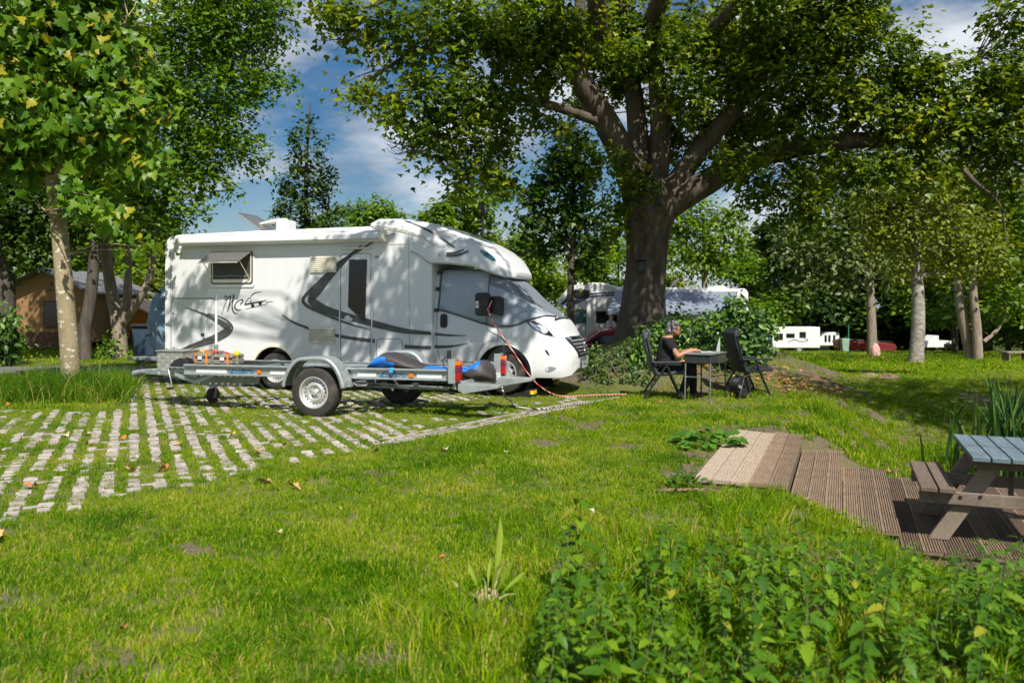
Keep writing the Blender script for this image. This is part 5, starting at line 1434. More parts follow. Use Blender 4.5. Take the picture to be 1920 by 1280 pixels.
mb.tube([(.185,-.066,1.158),(.06,-.088,1.165)], .005, 6); mb.tube([(.185,.066,1.158),(.06,.088,1.165)], .005, 6)
mb.build('sunglasses', MT['blackgloss'], wo, smooth=50)
mb = MB(); mb.tube([(.05,-.096,1.13),(.045,-.10,1.20),(.04,-.07,1.28),(.04,0,1.305),(.04,.07,1.28),(.045,.10,1.20),(.05,.096,1.13)], .011, 6); mb.build('hair_band', MT['blackgloss'], wo, smooth=60)
mb = MB(); mb.box((.175,-.05,.90),(.006,.05,.03)); mb.build('shirt_print', MT['sticker'], wo, bevel=.003)
# man beyond the hedge by the other motorhome: sitting, only head and shoulders show
MN = (3.16, 25.6)
mn = empty('person', (MN[0], MN[1], tz(*MN)), R(20), 'man with short dark hair and sunglasses standing beyond the red car', 'person')
mb = MB()
capsule(mb, (0,-.10,.95), (0,.10,.95), .14, .14); chain(mb, [(0,0,1.0),(0,0,1.2),(0,0,1.38)], [.15,.165,.15])
capsule(mb, (0,-.15,1.42), (0,.15,1.42), .075, .075); capsule(mb, (0,0,1.45), (.0,-.02,1.56), .06, .055)
mb.sphere((.0,-.02,1.66), (.078,.095,.115), 18, 12); mb.sphere((0,-.07,1.62), (.058,.055,.07), 14, 10); capsule(mb, (0,-.118,1.66), (0,-.13,1.63), .010, .014, 8)
for s in (-1, 1):
    mb.sphere((s*.08,-.01,1.645), (.010,.02,.032), 8, 6)
    chain(mb, [(s*.0+.0, s*.19, 1.42), (s*.02, s*.24, 1.15), (-.05, s*.22, .92)], [.06,.048,.036])
    capsule(mb, (-.05, s*.22, .92), (-.07, s*.22, .82), .035, .03)
    chain(mb, [(0, s*.09, .92), (0, s*.10, .50), (0, s*.10, .08)], [.10,.075,.05]); capsule(mb, (0,s*.10,.04), (0,s*.10-.14,.035), .045, .03)
# the torso is built across y; turn so that the face points at the road
remeshed('body', mb, .016, mn, [MT['skin'], M('pale_tshirt', (.55,.56,.58), .8), MT['trouser'], MT['shoe']], lambda c: 0 if (c.z > 1.47 or (abs(c.y) > .2 and c.z < 1.2)) else (1 if c.z > .95 else (2 if c.z > .09 else 3)), 3)
mb = MB(); mb.sphere((0,0,1.695), (.086,.095,.095), 16, 12); remeshed('hair', mb, .012, mn, [MT['hair_dark']], lambda c: 0, 2)
mb = MB(); mb.tube([(-.07,-.085,1.665),(-.04,-.122,1.665),(.04,-.122,1.665),(.07,-.085,1.665)], .012, 6); mb.build('sunglasses', MT['blackgloss'], mn, smooth=50)
# ------------------------------------------------------------------ wooden steps and deck
SRZ = math.atan2(STEP_B[1], STEP_B[0])
def wood(name, col, var=.25, dirt=((.10,.08,.06), 3, .5, .8)):
    return M(name, col, .85, var=var, scale=5, stretch=(14, 1.2, 14), bump=.5, bscale=18, dirt=dirt, objvar=.16)
MT['plank'] = wood('weathered_decking', (.25,.175,.115))
MT['plank_pale'] = wood('trodden_decking', (.36,.285,.215), dirt=((.33,.25,.19), 4, .45, .8))
MT['plank_dark'] = wood('dark_decking', (.155,.105,.070))
def plank_mesh(w_, L_, t_, grooves):
    pts = [(-w_/2, -t_), (w_/2, -t_), (w_/2, 0)]
    if grooves:
        n_ = grooves; step = w_/n_
        for k in range(n_):
            x = w_/2-step*k
            pts += [(x-step*.50, 0), (x-step*.54, -.011), (x-step*.96, -.011), (x-step, 0)] if k < n_-1 else []
    pts += [(-w_/2, 0)]
    mb = MB(); n = len(pts)
    vs_ = [(p[0], 0, p[1]) for p in pts]+[(p[0], L_, p[1]) for p in pts]
    fs = [tuple(range(n)), tuple(range(2*n-1, n-1, -1))]+[(i, n+i, n+(i+1) % n, (i+1) % n) for i in range(n)]
    mb.add(vs_, fs); return mb
rp = random.Random(11)
def platform(name, label, s0, nplanks, pw, l0, l1, ztop, mats, fascia=True, grooves=None):
    t = empty(name, (STEP_A[0], STEP_A[1], 0), SRZ, label, 'step' if 'step' in name else 'deck')
    cache = {}
    for k in range(nplanks):
        m_ = mats[k % len(mats)] if len(mats) < nplanks else mats[k]
        g = 7 if grooves is None else grooves[k % len(grooves)]
        key = (m_.name, g)
        if key not in cache:
            me = plank_mesh(pw-.007, l1-l0, .032, g).mesh('plank'); me.materials.append(m_)
            bm = bmesh.new(); bm.from_mesh(me); bmesh.ops.recalc_face_normals(bm, faces=bm.faces); bm.to_mesh(me); bm.free(); cache[key] = me
        o = link('plank', cache[key], t); o.location = (s0+pw*(k+.5), l0+rp.uniform(-.012, .012), ztop+rp.uniform(-.003, .003)); o.rotation_euler = (rp.uniform(-.002,.002), rp.uniform(-.006,.006), rp.uniform(-.002,.002))
    if fascia:
        x1 = s0+nplanks*pw
        mb = MB(); mb.box((x1-.03, (l0+l1)/2, ztop-.10), (.03, l1-l0-.02, .13)); mb.build('riser', MT['plank_dark'], t)
        mb = MB(); mb.box(((s0+x1)/2, l0+.03, ztop-.095), (x1-s0-.03, .03, .12)); mb.build('front_board', MT['plank_dark'], t)
    return t
platform('wooden_step', 'top wooden step of pale worn planks beside a leafy weed', -.775, 5, .155, 0, 2.90, .045, [MT['plank_pale'], MT['plank_pale'], MT['plank_pale'], MT['plank'], MT['plank']], grooves=[0, 0, 6, 7, 7])
platform('wooden_step', 'middle wooden step of three ribbed planks', .0, 3, .142, -.05, 2.74, -.105, [MT['plank']])
platform('wooden_step', 'lowest wooden step of ribbed planks above the deck', .428, 3, .142, -.05, 2.55, -.235, [MT['plank']])
platform('wooden_deck', 'dark ribbed wooden deck under the picnic table', .856, 36, .148, -.05, 2.80, -.36, [MT['plank_dark'], MT['plank'], MT['plank_dark']], fascia=True)

# ------------------------------------------------------------------ picnic table
MT['bluewood'] = M('blue_grey_painted_wood', (.115,.165,.195), .7, var=.2, scale=5, stretch=(10,1.2,10), bump=.3, bscale=16, dirt=((.07,.09,.10), 5, .5, .8))
MT['oldwood'] = wood('grey_bench_wood', (.24,.19,.145))
MT['oldwood2'] = wood('dark_bench_wood', (.155,.115,.085))
pt = empty('picnic_table', (STEP_A[0], STEP_A[1], 0), SRZ, 'picnic table with blue-grey top and brown benches on the deck', 'picnic table')
DZ = -.36
for k in range(6):
    mb = MB(); mb.box((1.36+.0675+.135*k, .72, DZ+.705), (.124, 1.20, .04)); mb.build('top_plank', MT['bluewood'], pt, bevel=.007)
for k, s0 in enumerate((1.07, 1.205, 2.28, 2.415)):
    mb = MB(); mb.box((s0, .78, DZ+.425), (.122, 1.18, .04)); mb.build('bench_plank', MT['oldwood2'] if k < 2 else MT['oldwood'], pt, bevel=.008)
for lf in (.33, 1.16):
    mb = MB(); mb.box((1.745, lf-.045, DZ+.355), (1.48, .04, .10)); mb.build('bench_support', MT['oldwood'], pt, bevel=.006)
    mb = MB(); mb.box((1.765, lf-.045, DZ+.645), (.72, .04, .08)); mb.build('top_support', MT['oldwood2'], pt, bevel=.006)
    for sg in (-1, 1):
        mb = MB(); a = (1.765+sg*.62, lf, DZ); b_ = (1.765+sg*.20, lf, DZ+.68)
        mb.hexa([(a[0]-.075,lf-.02,DZ),(a[0]+.075,lf-.02,DZ),(a[0]+.075,lf+.02,DZ),(a[0]-.075,lf+.02,DZ),(b_[0]-.07,lf-.02,b_[2]),(b_[0]+.07,lf-.02,b_[2]),(b_[0]+.07,lf+.02,b_[2]),(b_[0]-.07,lf+.02,b_[2])])
        mb.build('leg', MT['oldwood'] if sg < 0 else MT['oldwood2'], pt, bevel=.006)
for sg in (-1, 1):
    mb = MB(); mb.bar((1.765+sg*.10, .36, DZ+.37), (1.765+sg*.05, .66, DZ+.67), .04, .07); mb.build('brace', MT['oldwood2'], pt, bevel=.005)
for (x, z) in ((1.30,.37),(1.44,.385)):
    mb = MB(); mb.cyl((x,.258,DZ+z),(x,.266,DZ+z),.014,10); mb.build('bolt', MT['black'], pt)

# ------------------------------------------------------------------ leaves and plants
def fan_leaf(outline, fold=.12, curl=0.0):
    """outline in xy from stem (0,0) along +x; returns verts, tris (fan from the midrib)"""
    n = len(outline); V = [(.38, 0, -.02)]+[(x, y, fold*abs(y)-curl*x*x) for x, y in outline]
    Fc = [(0, 1+i, 1+(i+1) % n) for i in range(n)]
    return np.array(V, float), Fc
PLANE = [(0,0),(.05,-.20),(-.10,-.42),(.12,-.40),(.28,-.62),(.38,-.40),(.52,-.46),(.58,-.22),(.80,-.20),(1.0,0),(.80,.20),(.58,.22),(.52,.46),(.38,.40),(.28,.62),(.12,.40),(-.10,.42),(.05,.20)]
LOBE3 = [(0,0),(.10,-.38),(.36,-.52),(.48,-.22),(1.0,0),(.48,.22),(.36,.52),(.10,.38)]
KITE = [(0,0),(.42,-.30),(1.0,0),(.42,.30)]
OVAL = [(0,0),(.2,-.19),(.5,-.25),(.8,-.15),(1.0,0),(.8,.15),(.5,.25),(.2,.19)]
NETTLE = [(0,0),(.03,-.18),(.14,-.29),(.17,-.25),(.30,-.30),(.33,-.25),(.50,-.25),(.53,-.20),(.72,-.16),(1.0,0),(.72,.16),(.53,.20),(.50,.25),(.33,.25),(.30,.30),(.17,.25),(.14,.29),(.03,.18)]

def leaf_cloud(pos, nrm, size, tint, template, rng_, droop=.35):
    """many leaves as one vertex/face set"""
    V, Fc = template; n = len(pos); nv = len(V)
    z = nrm/np.linalg.norm(nrm, axis=1, keepdims=True)
    t = rng_.normal(size=(n, 3)); t[:, 2] -= droop*2
    x = t-z*np.sum(t*z, 1, keepdims=True); x /= np.linalg.norm(x, axis=1, keepdims=True)+1e-9
    y = np.cross(z, x)
    P_ = V[None, :, 0, None]*x[:, None, :]+V[None, :, 1, None]*y[:, None, :]+V[None, :, 2, None]*z[:, None, :]
    P_ = pos[:, None, :]+P_*size[:, None, None]
    F_ = np.array(Fc); base = (np.arange(n)*nv)[:, None, None]
    faces = (F_[None]+base).reshape(-1)
    lt = np.full(n*len(Fc), F_.shape[1])
    return P_.reshape(-1, 3), faces, lt, np.repeat(tint, nv)

def single_leaf(template, mat, tint, name='leaf'):
    V, Fc = template; me = bpy.data.meshes.new(name); me.from_pydata([tuple(v) for v in V], [], Fc); me.materials.append(mat)
    a = me.attributes.new('tint', 'FLOAT', 'POINT'); a.data.foreach_set('value', np.full(len(V), tint, dtype=np.float32)); me.shade_smooth()
    return me

MT['nettle'] = leaf_mat('nettle_leaves', [(0,(.020,.075,.005)),(.5,(.080,.190,.006)),(.8,(.18,.30,.012)),(1,(.34,.31,.03))], trans=.35)
MT['nstem'] = M('nettle_stem', (.13,.16,.06), .7, var=.3)
MT['irisleaf'] = leaf_mat('iris_leaves', [(0,(.028,.085,.022)),(.5,(.055,.14,.03)),(1,(.16,.22,.05))], trans=.25, rough=.35)
MT['dock'] = leaf_mat('dock_leaves', [(0,(.20,.33,.03)),(.5,(.36,.46,.06)),(1,(.52,.48,.16))], trans=.4)
MT['burdock'] = leaf_mat('mallow_leaves', [(0,(.04,.12,.012)),(.5,(.085,.21,.02)),(1,(.15,.28,.03))], trans=.35)

def place_leaf(me, parent, p, direction, up, size, name='leaf'):
    o = bpy.data.objects.new(name, me); COL.objects.link(o); o.parent = parent
    x = Vector(direction).normalized(); z = Vector(up); z = (z-x*z.dot(x)).normalized(); y = z.cross(x)
    m_ = Matrix((x, y, z)).transposed().to_4x4(); m_ = Matrix.Translation(Vector(p)) @ m_ @ Matrix.Scale(size, 4)
    o.matrix_local = m_
    return o

NET_T = fan_leaf(NETTLE, .22, .18)
net_me = [single_leaf(NET_T, MT['nettle'], t) for t in (.15,.3,.42,.5,.6,.75,.95)]
def make_nettle(seed, h, label, group):
    r_ = random.Random(seed); t = empty('nettle_plant', (0,0,0), 0, label, 'nettle', group)
    lean = (r_.uniform(-.08,.08), r_.uniform(-.08,.08)); n_ = int(7+h*8)
    path = [(lean[0]*(z/h)**1.5*h*2, lean[1]*(z/h)**1.5*h*2, z) for z in np.linspace(-.03, h, 7)]
    mb = MB(); mb.tube(path, list(np.linspace(.0045, .0018, 7)), 5); mb.build('stem', MT['nstem'], t, smooth=60)
    for k in range(n_):
        f = .22+.78*k/(n_-1); z = f*h; px, py = lean[0]*f**1.5*h*2, lean[1]*f**1.5*h*2
        a = r_.uniform(-.3,.3)+(math.pi/2)*(k % 2); sz = (.112-.05*f)*r_.uniform(.6,1.4)*(h/.45)**.3
        if k > n_-3: sz *= .75
        for s in (0, math.pi):
            dz = r_.uniform(-.55, .15) if f < .9 else r_.uniform(.1, .6)
            d = Vector((math.cos(a+s), math.sin(a+s), dz))
            place_leaf(net_me[r_.choice((0,1,1,2,2,3,3,4,5)) if r_.random() > .015 else net_me.index(net_me[-1])], t, (px+d.x*.015, py+d.y*.015, z), d, (r_.uniform(-.3,.3), r_.uniform(-.3,.3), 1), sz)
    return t
NG = 'nettles growing in the bottom right foreground'
NL = 'leafy green stinging nettle in the dense foreground patch'
protos_n = [make_nettle(100+k, h, NL, NG) for k, h in enumerate((.34,.42,.50,.38,.46,.55,.30))]
rr = random.Random(5); spots = []
def nettle_ok(x, y):
    u = 960+1500*x/y
    if y < 2.75 or u > 2060: return False
    left = np.interp(y, [2.8,3.3,3.8,4.3,4.7,5.2], [930,1010,1020,1130,1380,1640])
    return u > left
tries = 0
while len(spots) < 150 and tries < 6000:
    tries += 1; y = rr.uniform(2.75, 4.85); x = rr.uniform(-.1, 3.6)
    if not nettle_ok(x, y): continue
    if y > 3.75 and rr.random() < .6: continue
    if any((x-a)**2+(y-b_)**2 < .0115 for a, b_ in spots): continue
    spots.append((x, y))
spots += [(2.75,5.3),(2.95,5.2),(3.12,5.35),(2.62,5.42),(3.3,5.25),(3.05,5.55),(2.85,5.62)]
for k, (x, y) in enumerate(spots):
    o = protos_n[k] if k < len(protos_n) else copy_tree(protos_n[k % len(protos_n)])
    o.location = (x, y, tz(x, y)); o.rotation_euler = (0, 0, rr.uniform(0, 6.28)); s_ = rr.uniform(.72, 1.12)*np.interp(y, [2.8,4.4,5.3], [.80,.92,.85]); o.scale = (s_, s_, s_)
    if k >= len(spots)-7: o['label'] = 'leafy nettle growing in front of the deck corner'; o['group'] = 'nettles by the deck corner'
# the one tall stalk
tn = make_nettle(300, .66, 'single tall dark nettle stalk rising left of the nettle patch', 'tall nettle stalk'); tn.location = (.335, 4.12, tz(.335, 4.12)); del tn["group"]
# iris clump
ir = empty('iris_clump', (6.5, 10.1, tz(6.5, 10.1)), 0, 'clump of tall sword-shaped iris leaves behind the picnic table', 'iris')
ri = random.Random(8)
for k in range(170):
    h = ri.uniform(.6, 1.32); a = ri.uniform(0, 6.28); d = ri.uniform(.05, .42)*h; bx, by = ri.gauss(0,.50), ri.gauss(0,.25)
    w_ = ri.uniform(.017,.034); fa = ri.uniform(0, 3.14); bend = ri.random()**3*.5
    mb = MB(); rings = []
    for q in range(7):
        t = q/6; x = bx+d*math.cos(a)*t**1.7; y = by+d*math.sin(a)*t**1.7; z = h*t*(1-bend*t*t*.6); ww = w_*(1-t**3)+.002
        rings.append([(x-ww*math.cos(fa), y-ww*math.sin(fa), z), (x+.004*math.sin(fa), y-.004*math.cos(fa), z), (x+ww*math.cos(fa), y+ww*math.sin(fa), z)])
    mb.loft(rings, caps=False, open_ring=True); o = mb.build('leaf', MT['irisleaf'], ir, smooth=60, fix=False)
    at_ = o.data.attributes.new('tint', 'FLOAT', 'POINT'); at_.data.foreach_set('value', np.full(len(o.data.vertices), ri.uniform(.1,.85), dtype=np.float32))
# dock with a cut base
dk = empty('dock_plant', (-.13, 4.2, tz(-.13, 4.2)), 0, 'pale dock plant with broken leaves and a cut brown base', 'dock')
DOCK_T = fan_leaf([(0,0),(.3,-.015),(.5,-.05),(.75,-.055),(1,0),(.75,.055),(.5,.05),(.3,.015)], .35, .1)
dme = [single_leaf(DOCK_T, MT['dock'], t) for t in (.2,.5,.8)]
for (dx, dz, ln, tn_) in ((.18,1.0,.42,1),(.30,.75,.26,0),(-.25,.6,.20,0),(.02,.8,.20,1),(.45,.45,.20,0),(-.5,.35,.16,2),(.12,.5,.22,1)):
    place_leaf(dme[tn_], dk, (dx*.12, ri.uniform(-.03,.03), .03), (dx, ri.uniform(-.3,.3), dz), (ri.uniform(-1,1), -1, .3), ln)
for (dx, dz, ln) in ((.35,.75,.30),(-.12,.8,.15),(.75,.12,.22),(-.8,.25,.19),(.6,.02,.2),(.25,.5,.2)):
    mb = MB(); mb.tube([(dx*.05,0,.01),(dx*ln*.6,ri.uniform(-.03,.03),dz*ln*.65+.015),(dx*ln,ri.uniform(-.04,.04),dz*ln+.01)], [.007,.006,.003], 6); mb.build('stalk', M('dock_stalk_%d' % int(abs(dx)*100), (.35,.38,.15), .6), dk, smooth=60)
for k in range(9):
    a = k*.7; mb = MB(); mb.tube([(.035*math.cos(a),.03*math.sin(a),-.01),(.05*math.cos(a),.045*math.sin(a),.035),(.055*math.cos(a),.05*math.sin(a),.06)], [.012,.012,.006], 6); mb.build('cut_stump', M('dock_base', (.42,.30,.20), .8, var=.3) if k == 0 else bpy.data.materials['dock_base'], dk, smooth=60)
# mallow by the top step
ml = empty('mallow_plant', (2.12, 8.75, tz(2.12, 8.75)), 0, 'leafy bright green weed beside the top wooden step', 'weed')
MAL_T = fan_leaf([(0,0),(.1,-.35),(.35,-.50),(.5,-.36),(.7,-.42),(.85,-.2),(1,0),(.85,.2),(.7,.42),(.5,.36),(.35,.5),(.1,.35)], .15, .2)
mme = [single_leaf(MAL_T, MT['burdock'], t) for t in (.2,.45,.7)]
for k in range(64):
    a = ri.uniform(0, 6.28); d = ri.uniform(.02,.30); z = ri.uniform(.03,.20)*(1-d*1.6)+.03
    place_leaf(ri.choice(mme), ml, (d*math.cos(a)*1.25, d*math.sin(a), z), (math.cos(a), math.sin(a), ri.uniform(-.3,.4)), (ri.uniform(-.5,.5), ri.uniform(-.5,.2)-.2, 1), ri.uniform(.08,.14))
mb = MB()
for k in range(10):
    a = k*.63; mb.tube([(0,0,0),(.1*math.cos(a),.1*math.sin(a),.07),(.2*math.cos(a),.2*math.sin(a),.10)], .004, 5)
mb.each('stem', MT['nstem'], ml)
# low dark weed with dried stems on the lawn
wd = empty('low_weed', (1.43, 6.75, tz(1.43, 6.75)), 0, 'low dark weed with dry brown stems on the lawn before the top step', 'weed')
OV_T = fan_leaf(OVAL, .2, .1); wme = [single_leaf(OV_T, MT['nettle'], t) for t in (.1,.25,.4)]
for k in range(110):
    a = ri.uniform(0, 6.28); d = abs(ri.gauss(0,.13)); place_leaf(ri.choice(wme), wd, (d*math.cos(a)*1.3, d*math.sin(a), ri.uniform(.02,.13)*(1-min(d,.3)*2)), (math.cos(a), math.sin(a), ri.uniform(0,.9)), (ri.uniform(-.6,.6), ri.uniform(-.6,.6), 1), ri.uniform(.03,.07))
for k in range(16):
    x = ri.uniform(-.16,.24); mb = MB(); mb.tube([(x,-.10,.01),(x+ri.uniform(-.08,.08),-.12,.04),(x+ri.uniform(-.14,.14),-.13,.02)], .003, 5); mb.build('dry_stem', M('dry_stem', (.25,.18,.10), .9) if k == 0 else bpy.data.materials['dry_stem'], wd)
# long grass clump under the young plane tree (stuff: nobody could count it)
long_p = [tuft(80+s, 22, .50, .10, .008, 1.0, .02) for s in range(3)]
n = 470; gx_ = rng.normal(-7.55, 1.05, n); gy_ = rng.normal(13.7, .75, n); kk = (gx_ < -5.85-.46*(gy_-12)+.15) & (gy_ > 12.0) & (gy_ < 16); gx_, gy_ = gx_[kk], gy_[kk]; n = len(gx_)
scatter('tall_grass_clump', np.stack([gx_, gy_, terrain(gx_, gy_)], 1), np.stack([rng.normal(0,.2,n), rng.normal(0,.2,n), rng.uniform(0,6.28,n)], 1), rng.uniform(.55, 1.15, n), rng.integers(0, 3, n), long_p, 'tall arching grass clump around the young plane trunk', 'grass')
# fallen leaves
MT['dryleaf'] = M('dry_tan_leaf', (.50,.30,.11), .8, var=.35, scale=14)
MT['dryleaf2'] = M('dry_orange_leaf', (.48,.16,.035), .8, var=.35, scale=14)
MT['dryleaf3'] = M('pale_dry_leaf', (.50,.42,.28), .8, var=.25, scale=14)
dl = []
for k in range(4):
    V, Fc = fan_leaf(PLANE, .25+.1*k, .25+.15*k); V[:, 2] += .35*np.abs(V[:, 1])**1.5; me = bpy.data.meshes.new('fallen_leaf'); me.from_pydata([tuple(v) for v in V], [], Fc); me.shade_smooth(); dl.append(me)
FL = [(490,912,.15,0,'large tan curled leaf on the lawn just outside the paving edge'),(545,918,.13,0,'tan dry leaf on the lawn right of the larger curled one'),(240,889,.13,0,'curled tan leaf lying low on the paving near its front edge'),(485,853,.12,0,'pale tan leaf on the paving below the trailer wheel'),
      (710,852,.12,0,'round tan leaf where paving meets lawn below the trailer tail'),(836,846,.10,2,'small whitish leaf standing on the lawn below the trailer tail'),(55,919,.11,1,'orange upright leaf on the paving near the left edge'),(6,1016,.13,0,'tan leaf on the lawn at the far left edge'),
      (335,836,.12,0,'curled tan leaf in the middle of the paving'),(235,827,.11,1,'brown leaf left of the paving middle'),(440,819,.10,0,'small tan leaf on the paving left of the trailer wheel'),(313,886,.11,1,'dark brown twisted leaf on the paving front part'),
      (165,817,.10,2,'pale leaf on the left part of the paving'),(125,818,.09,2,'faded leaf beside the pale one on the left paving'),(168,836,.10,0,'tan leaf on the paving just below the pale ones'),(18,764,.11,1,'orange leaf at the foot of the tall grass clump'),(537,838,.08,1,'small orange leaf on the paving right part'),
      (1236,757,.13,1,'orange leaf on the lawn in front of the seated woman'),(1667,813,.10,0,'tan leaf on the grassy bank right of the steps'),(640,960,.06,2,'tiny white petal on the lawn left of centre'),(520,1003,.07,2,'pale feather-like leaf by the bare patch'),(833,1053,.05,1,'small dark leaf on the front lawn'),(1108,960,.06,2,'tiny pale leaf on the lawn by the tall nettle'),(235,1192,.05,1,'small brown leaf on the lower left lawn'),(950,850,.06,2,'tiny whitish leaf on the lawn left of the top step')]
for k, (u, v, sz, c, lab) in enumerate(FL):
    Y = EYE*1500/(v-572); X = (u-960)/1500*Y; mb_ = dl[k % 4].copy(); mb_.materials.append((MT['dryleaf'], MT['dryleaf2'], MT['dryleaf3'])[c])
    o = link('fallen_leaf', mb_); o.location = (X, Y, tz(X, Y)+.035); o.rotation_euler = (ri.uniform(-.4,.5), ri.uniform(-.4,.4), ri.uniform(0,6.28)); o.scale = (sz*.8,)*3
    tag(o, lab, 'leaf', 'fallen leaves')
# leaf litter at the foot of the mound
n = 420; lx = rng.normal(4.9, .8, n); ly = rng.normal(14.6, .6, n); kk = (mound_r(lx, ly) < 1.2); lx, ly = lx[kk], ly[kk]; n = len(lx)
V, Fc, lt, ti = leaf_cloud(np.stack([lx, ly, terrain(lx, ly)+.015], 1), np.stack([rng.normal(0,.4,n), rng.normal(0,.4,n), np.ones(n)], 1), rng.uniform(.05,.11,n), rng.random(n), fan_leaf(LOBE3, .3, .2), rng, 0)
me = np_mesh('leaf_litter', V, Fc, lt, leaf_mat('litter', [(0,(.20,.09,.03)),(.5,(.36,.17,.06)),(1,(.48,.30,.14))], trans=.1), ti)
tag(link('leaf_litter', me), 'brown fallen leaf litter on the bare slope right of the chairs', 'leaf litter', kind='stuff')
# ------------------------------------------------------------------ trees
MT['leaf_big'] = leaf_mat('beech_green_leaves', [(0,(.018,.050,.003)),(.45,(.090,.165,.006)),(.8,(.21,.285,.010)),(1,(.36,.36,.02))], trans=.42, rough=.45, patch=(.5,.4))
MT['leaf_plane'] = leaf_mat('young_plane_leaves', [(0,(.045,.125,.010)),(.5,(.095,.21,.013)),(.85,(.19,.30,.02)),(1,(.38,.34,.03))], trans=.42, rough=.42, spec=.3)
MT['leaf_mid'] = leaf_mat('mid_green_leaves', [(0,(.040,.115,.007)),(.5,(.105,.215,.010)),(1,(.22,.32,.02))], trans=.45, patch=(.35,.5))
MT['leaf_dark'] = leaf_mat('dark_green_leaves', [(0,(.014,.042,.006)),(.5,(.042,.092,.010)),(1,(.10,.155,.018))], trans=.3, patch=(.35,.5))
MT['leaf_mid2'] = leaf_mat('deep_green_leaves', [(0,(.016,.055,.005)),(.5,(.048,.115,.009)),(1,(.12,.20,.015))], trans=.38)
MT['leaf_bright'] = leaf_mat('bright_lime_leaves', [(0,(.075,.16,.010)),(.5,(.15,.26,.014)),(1,(.25,.33,.03))], trans=.45, patch=(.35,.5))
MT['leaf_grey'] = leaf_mat('grey_green_leaves', [(0,(.065,.105,.030)),(.5,(.12,.17,.045)),(1,(.21,.25,.07))], trans=.3, patch=(.35,.5))
MT['leaf_olive'] = leaf_mat('olive_leaves', [(0,(.085,.125,.010)),(.5,(.16,.21,.016)),(1,(.27,.30,.03))], trans=.38, patch=(.35,.5))
MT['laurel'] = leaf_mat('laurel_leaves', [(0,(.016,.055,.006)),(.5,(.035,.10,.009)),(.85,(.09,.20,.015)),(1,(.18,.30,.03))], trans=.28, rough=.42, spec=.3)
MT['bark_big'] = bark_mat('smooth_grey_bark', (.040,.031,.022), (.145,.115,.082), 3.0, (1.4,1.4,.35), .9)
MT['bark_plane'] = bark_mat('mottled_plane_bark', (.20,.16,.085), (.34,.28,.17), 5, (1,1,.5), .5, patch=((.52,.49,.40), 7, (1.4,1.4,2.2), .60))
MT['bark_dark'] = bark_mat('dark_bark', (.035,.028,.022), (.12,.10,.08), 5, (1.5,1.5,.3), .9)
MT['bark_pale'] = bark_mat('pale_brown_bark', (.16,.125,.095), (.32,.26,.20), 5, (1.3,1.3,.4), .7)
MT['bark_birch'] = bark_mat('birch_bark', (.10,.085,.07), (.42,.39,.34), 4, (1,1,2.2), .6)

T_LOBE = fan_leaf(LOBE3, .22, .15); T_KITE = fan_leaf(KITE, .25, .1); T_PLANE = fan_leaf(PLANE, .28, .38)
def PX(u, v, Y): return np.array([(u-960)/1500*Y, Y, EYE-(v-572)/1500*Y])

def foliage_points(blobs, n_total, rng_, clump=.34, per=26, flat=.6):
    """blobs (cx,cy,cz,rx,ry,rz): clusters through each volume, leaves around each cluster"""
    blobs = np.array(blobs, float); vol = blobs[:, 3]*blobs[:, 4]*blobs[:, 5]; w = vol**.72; w /= w.sum()
    nc = max(n_total//per, 3); which = rng_.choice(len(blobs), nc, p=w)
    d = rng_.normal(size=(nc, 3)); d /= np.linalg.norm(d, axis=1, keepdims=True); r = rng_.random(nc)**.42
    cc = blobs[which, :3]+d*r[:, None]*blobs[which, 3:6]
    sizes = clump*rng_.uniform(.5, 1.4, nc)
    k = rng_.integers(0, nc, n_total)
    o = rng_.normal(size=(n_total, 3))*sizes[k, None]*np.array([.62, .62, .62*flat])
    o[:, 2] -= .35*(np.hypot(o[:, 0], o[:, 1]))                          # clusters droop at the rim
    nrm = np.stack([rng_.normal(0, .55, n_total), rng_.normal(0, .55, n_total), np.ones(n_total)], 1)+d[k]*.55
    ct = rng_.normal(0, .17, nc)
    return cc[k]+o, nrm, np.clip(.45+ct[k]+rng_.normal(0, .22, n_total), 0, .93), cc

def limb(mb, pts, r0, r1, n=10, sub=5, wob=.0, rng_=None, power=1.0):
    pl = catmull(pts, sub); k = len(pl); rad = [r0+(r1-r0)*(i/(k-1))**power for i in range(k)]
    mb.tube(pl, rad, n); return pl

def twigs(mb, cc, skeleton, rng_, r=.022, maxn=200, sag=.15, reach=4.0):
    sk = np.array(skeleton)
    for c in cc[:maxn]:
        d = np.linalg.norm(sk-c, axis=1)+.6*np.maximum(sk[:, 2]-c[2], 0); i = int(np.argmin(d)); a = sk[i]
        L_ = np.linalg.norm(c-a)
        if L_ < .15 or L_ > reach: continue
        mid = (a+c)/2+rng_.normal(0, .08*L_, 3)+np.array([0, 0, sag*L_*.4])
        mb.tube(catmull([a, mid, c], 3), list(np.linspace(r*(.6+.25*L_), .006, 7)), 4, caps=False)

def crown_object(name, pos, nrm, tint, size, mat, template, rng_, parent=None, droop=.35):
    V, Fc, lt, ti = leaf_cloud(pos, nrm, size, tint, template, rng_, droop)
    me = np_mesh(name, V, Fc, lt, mat, ti); o = link(name, me, parent); o["kind"] = "stuff"
    return o

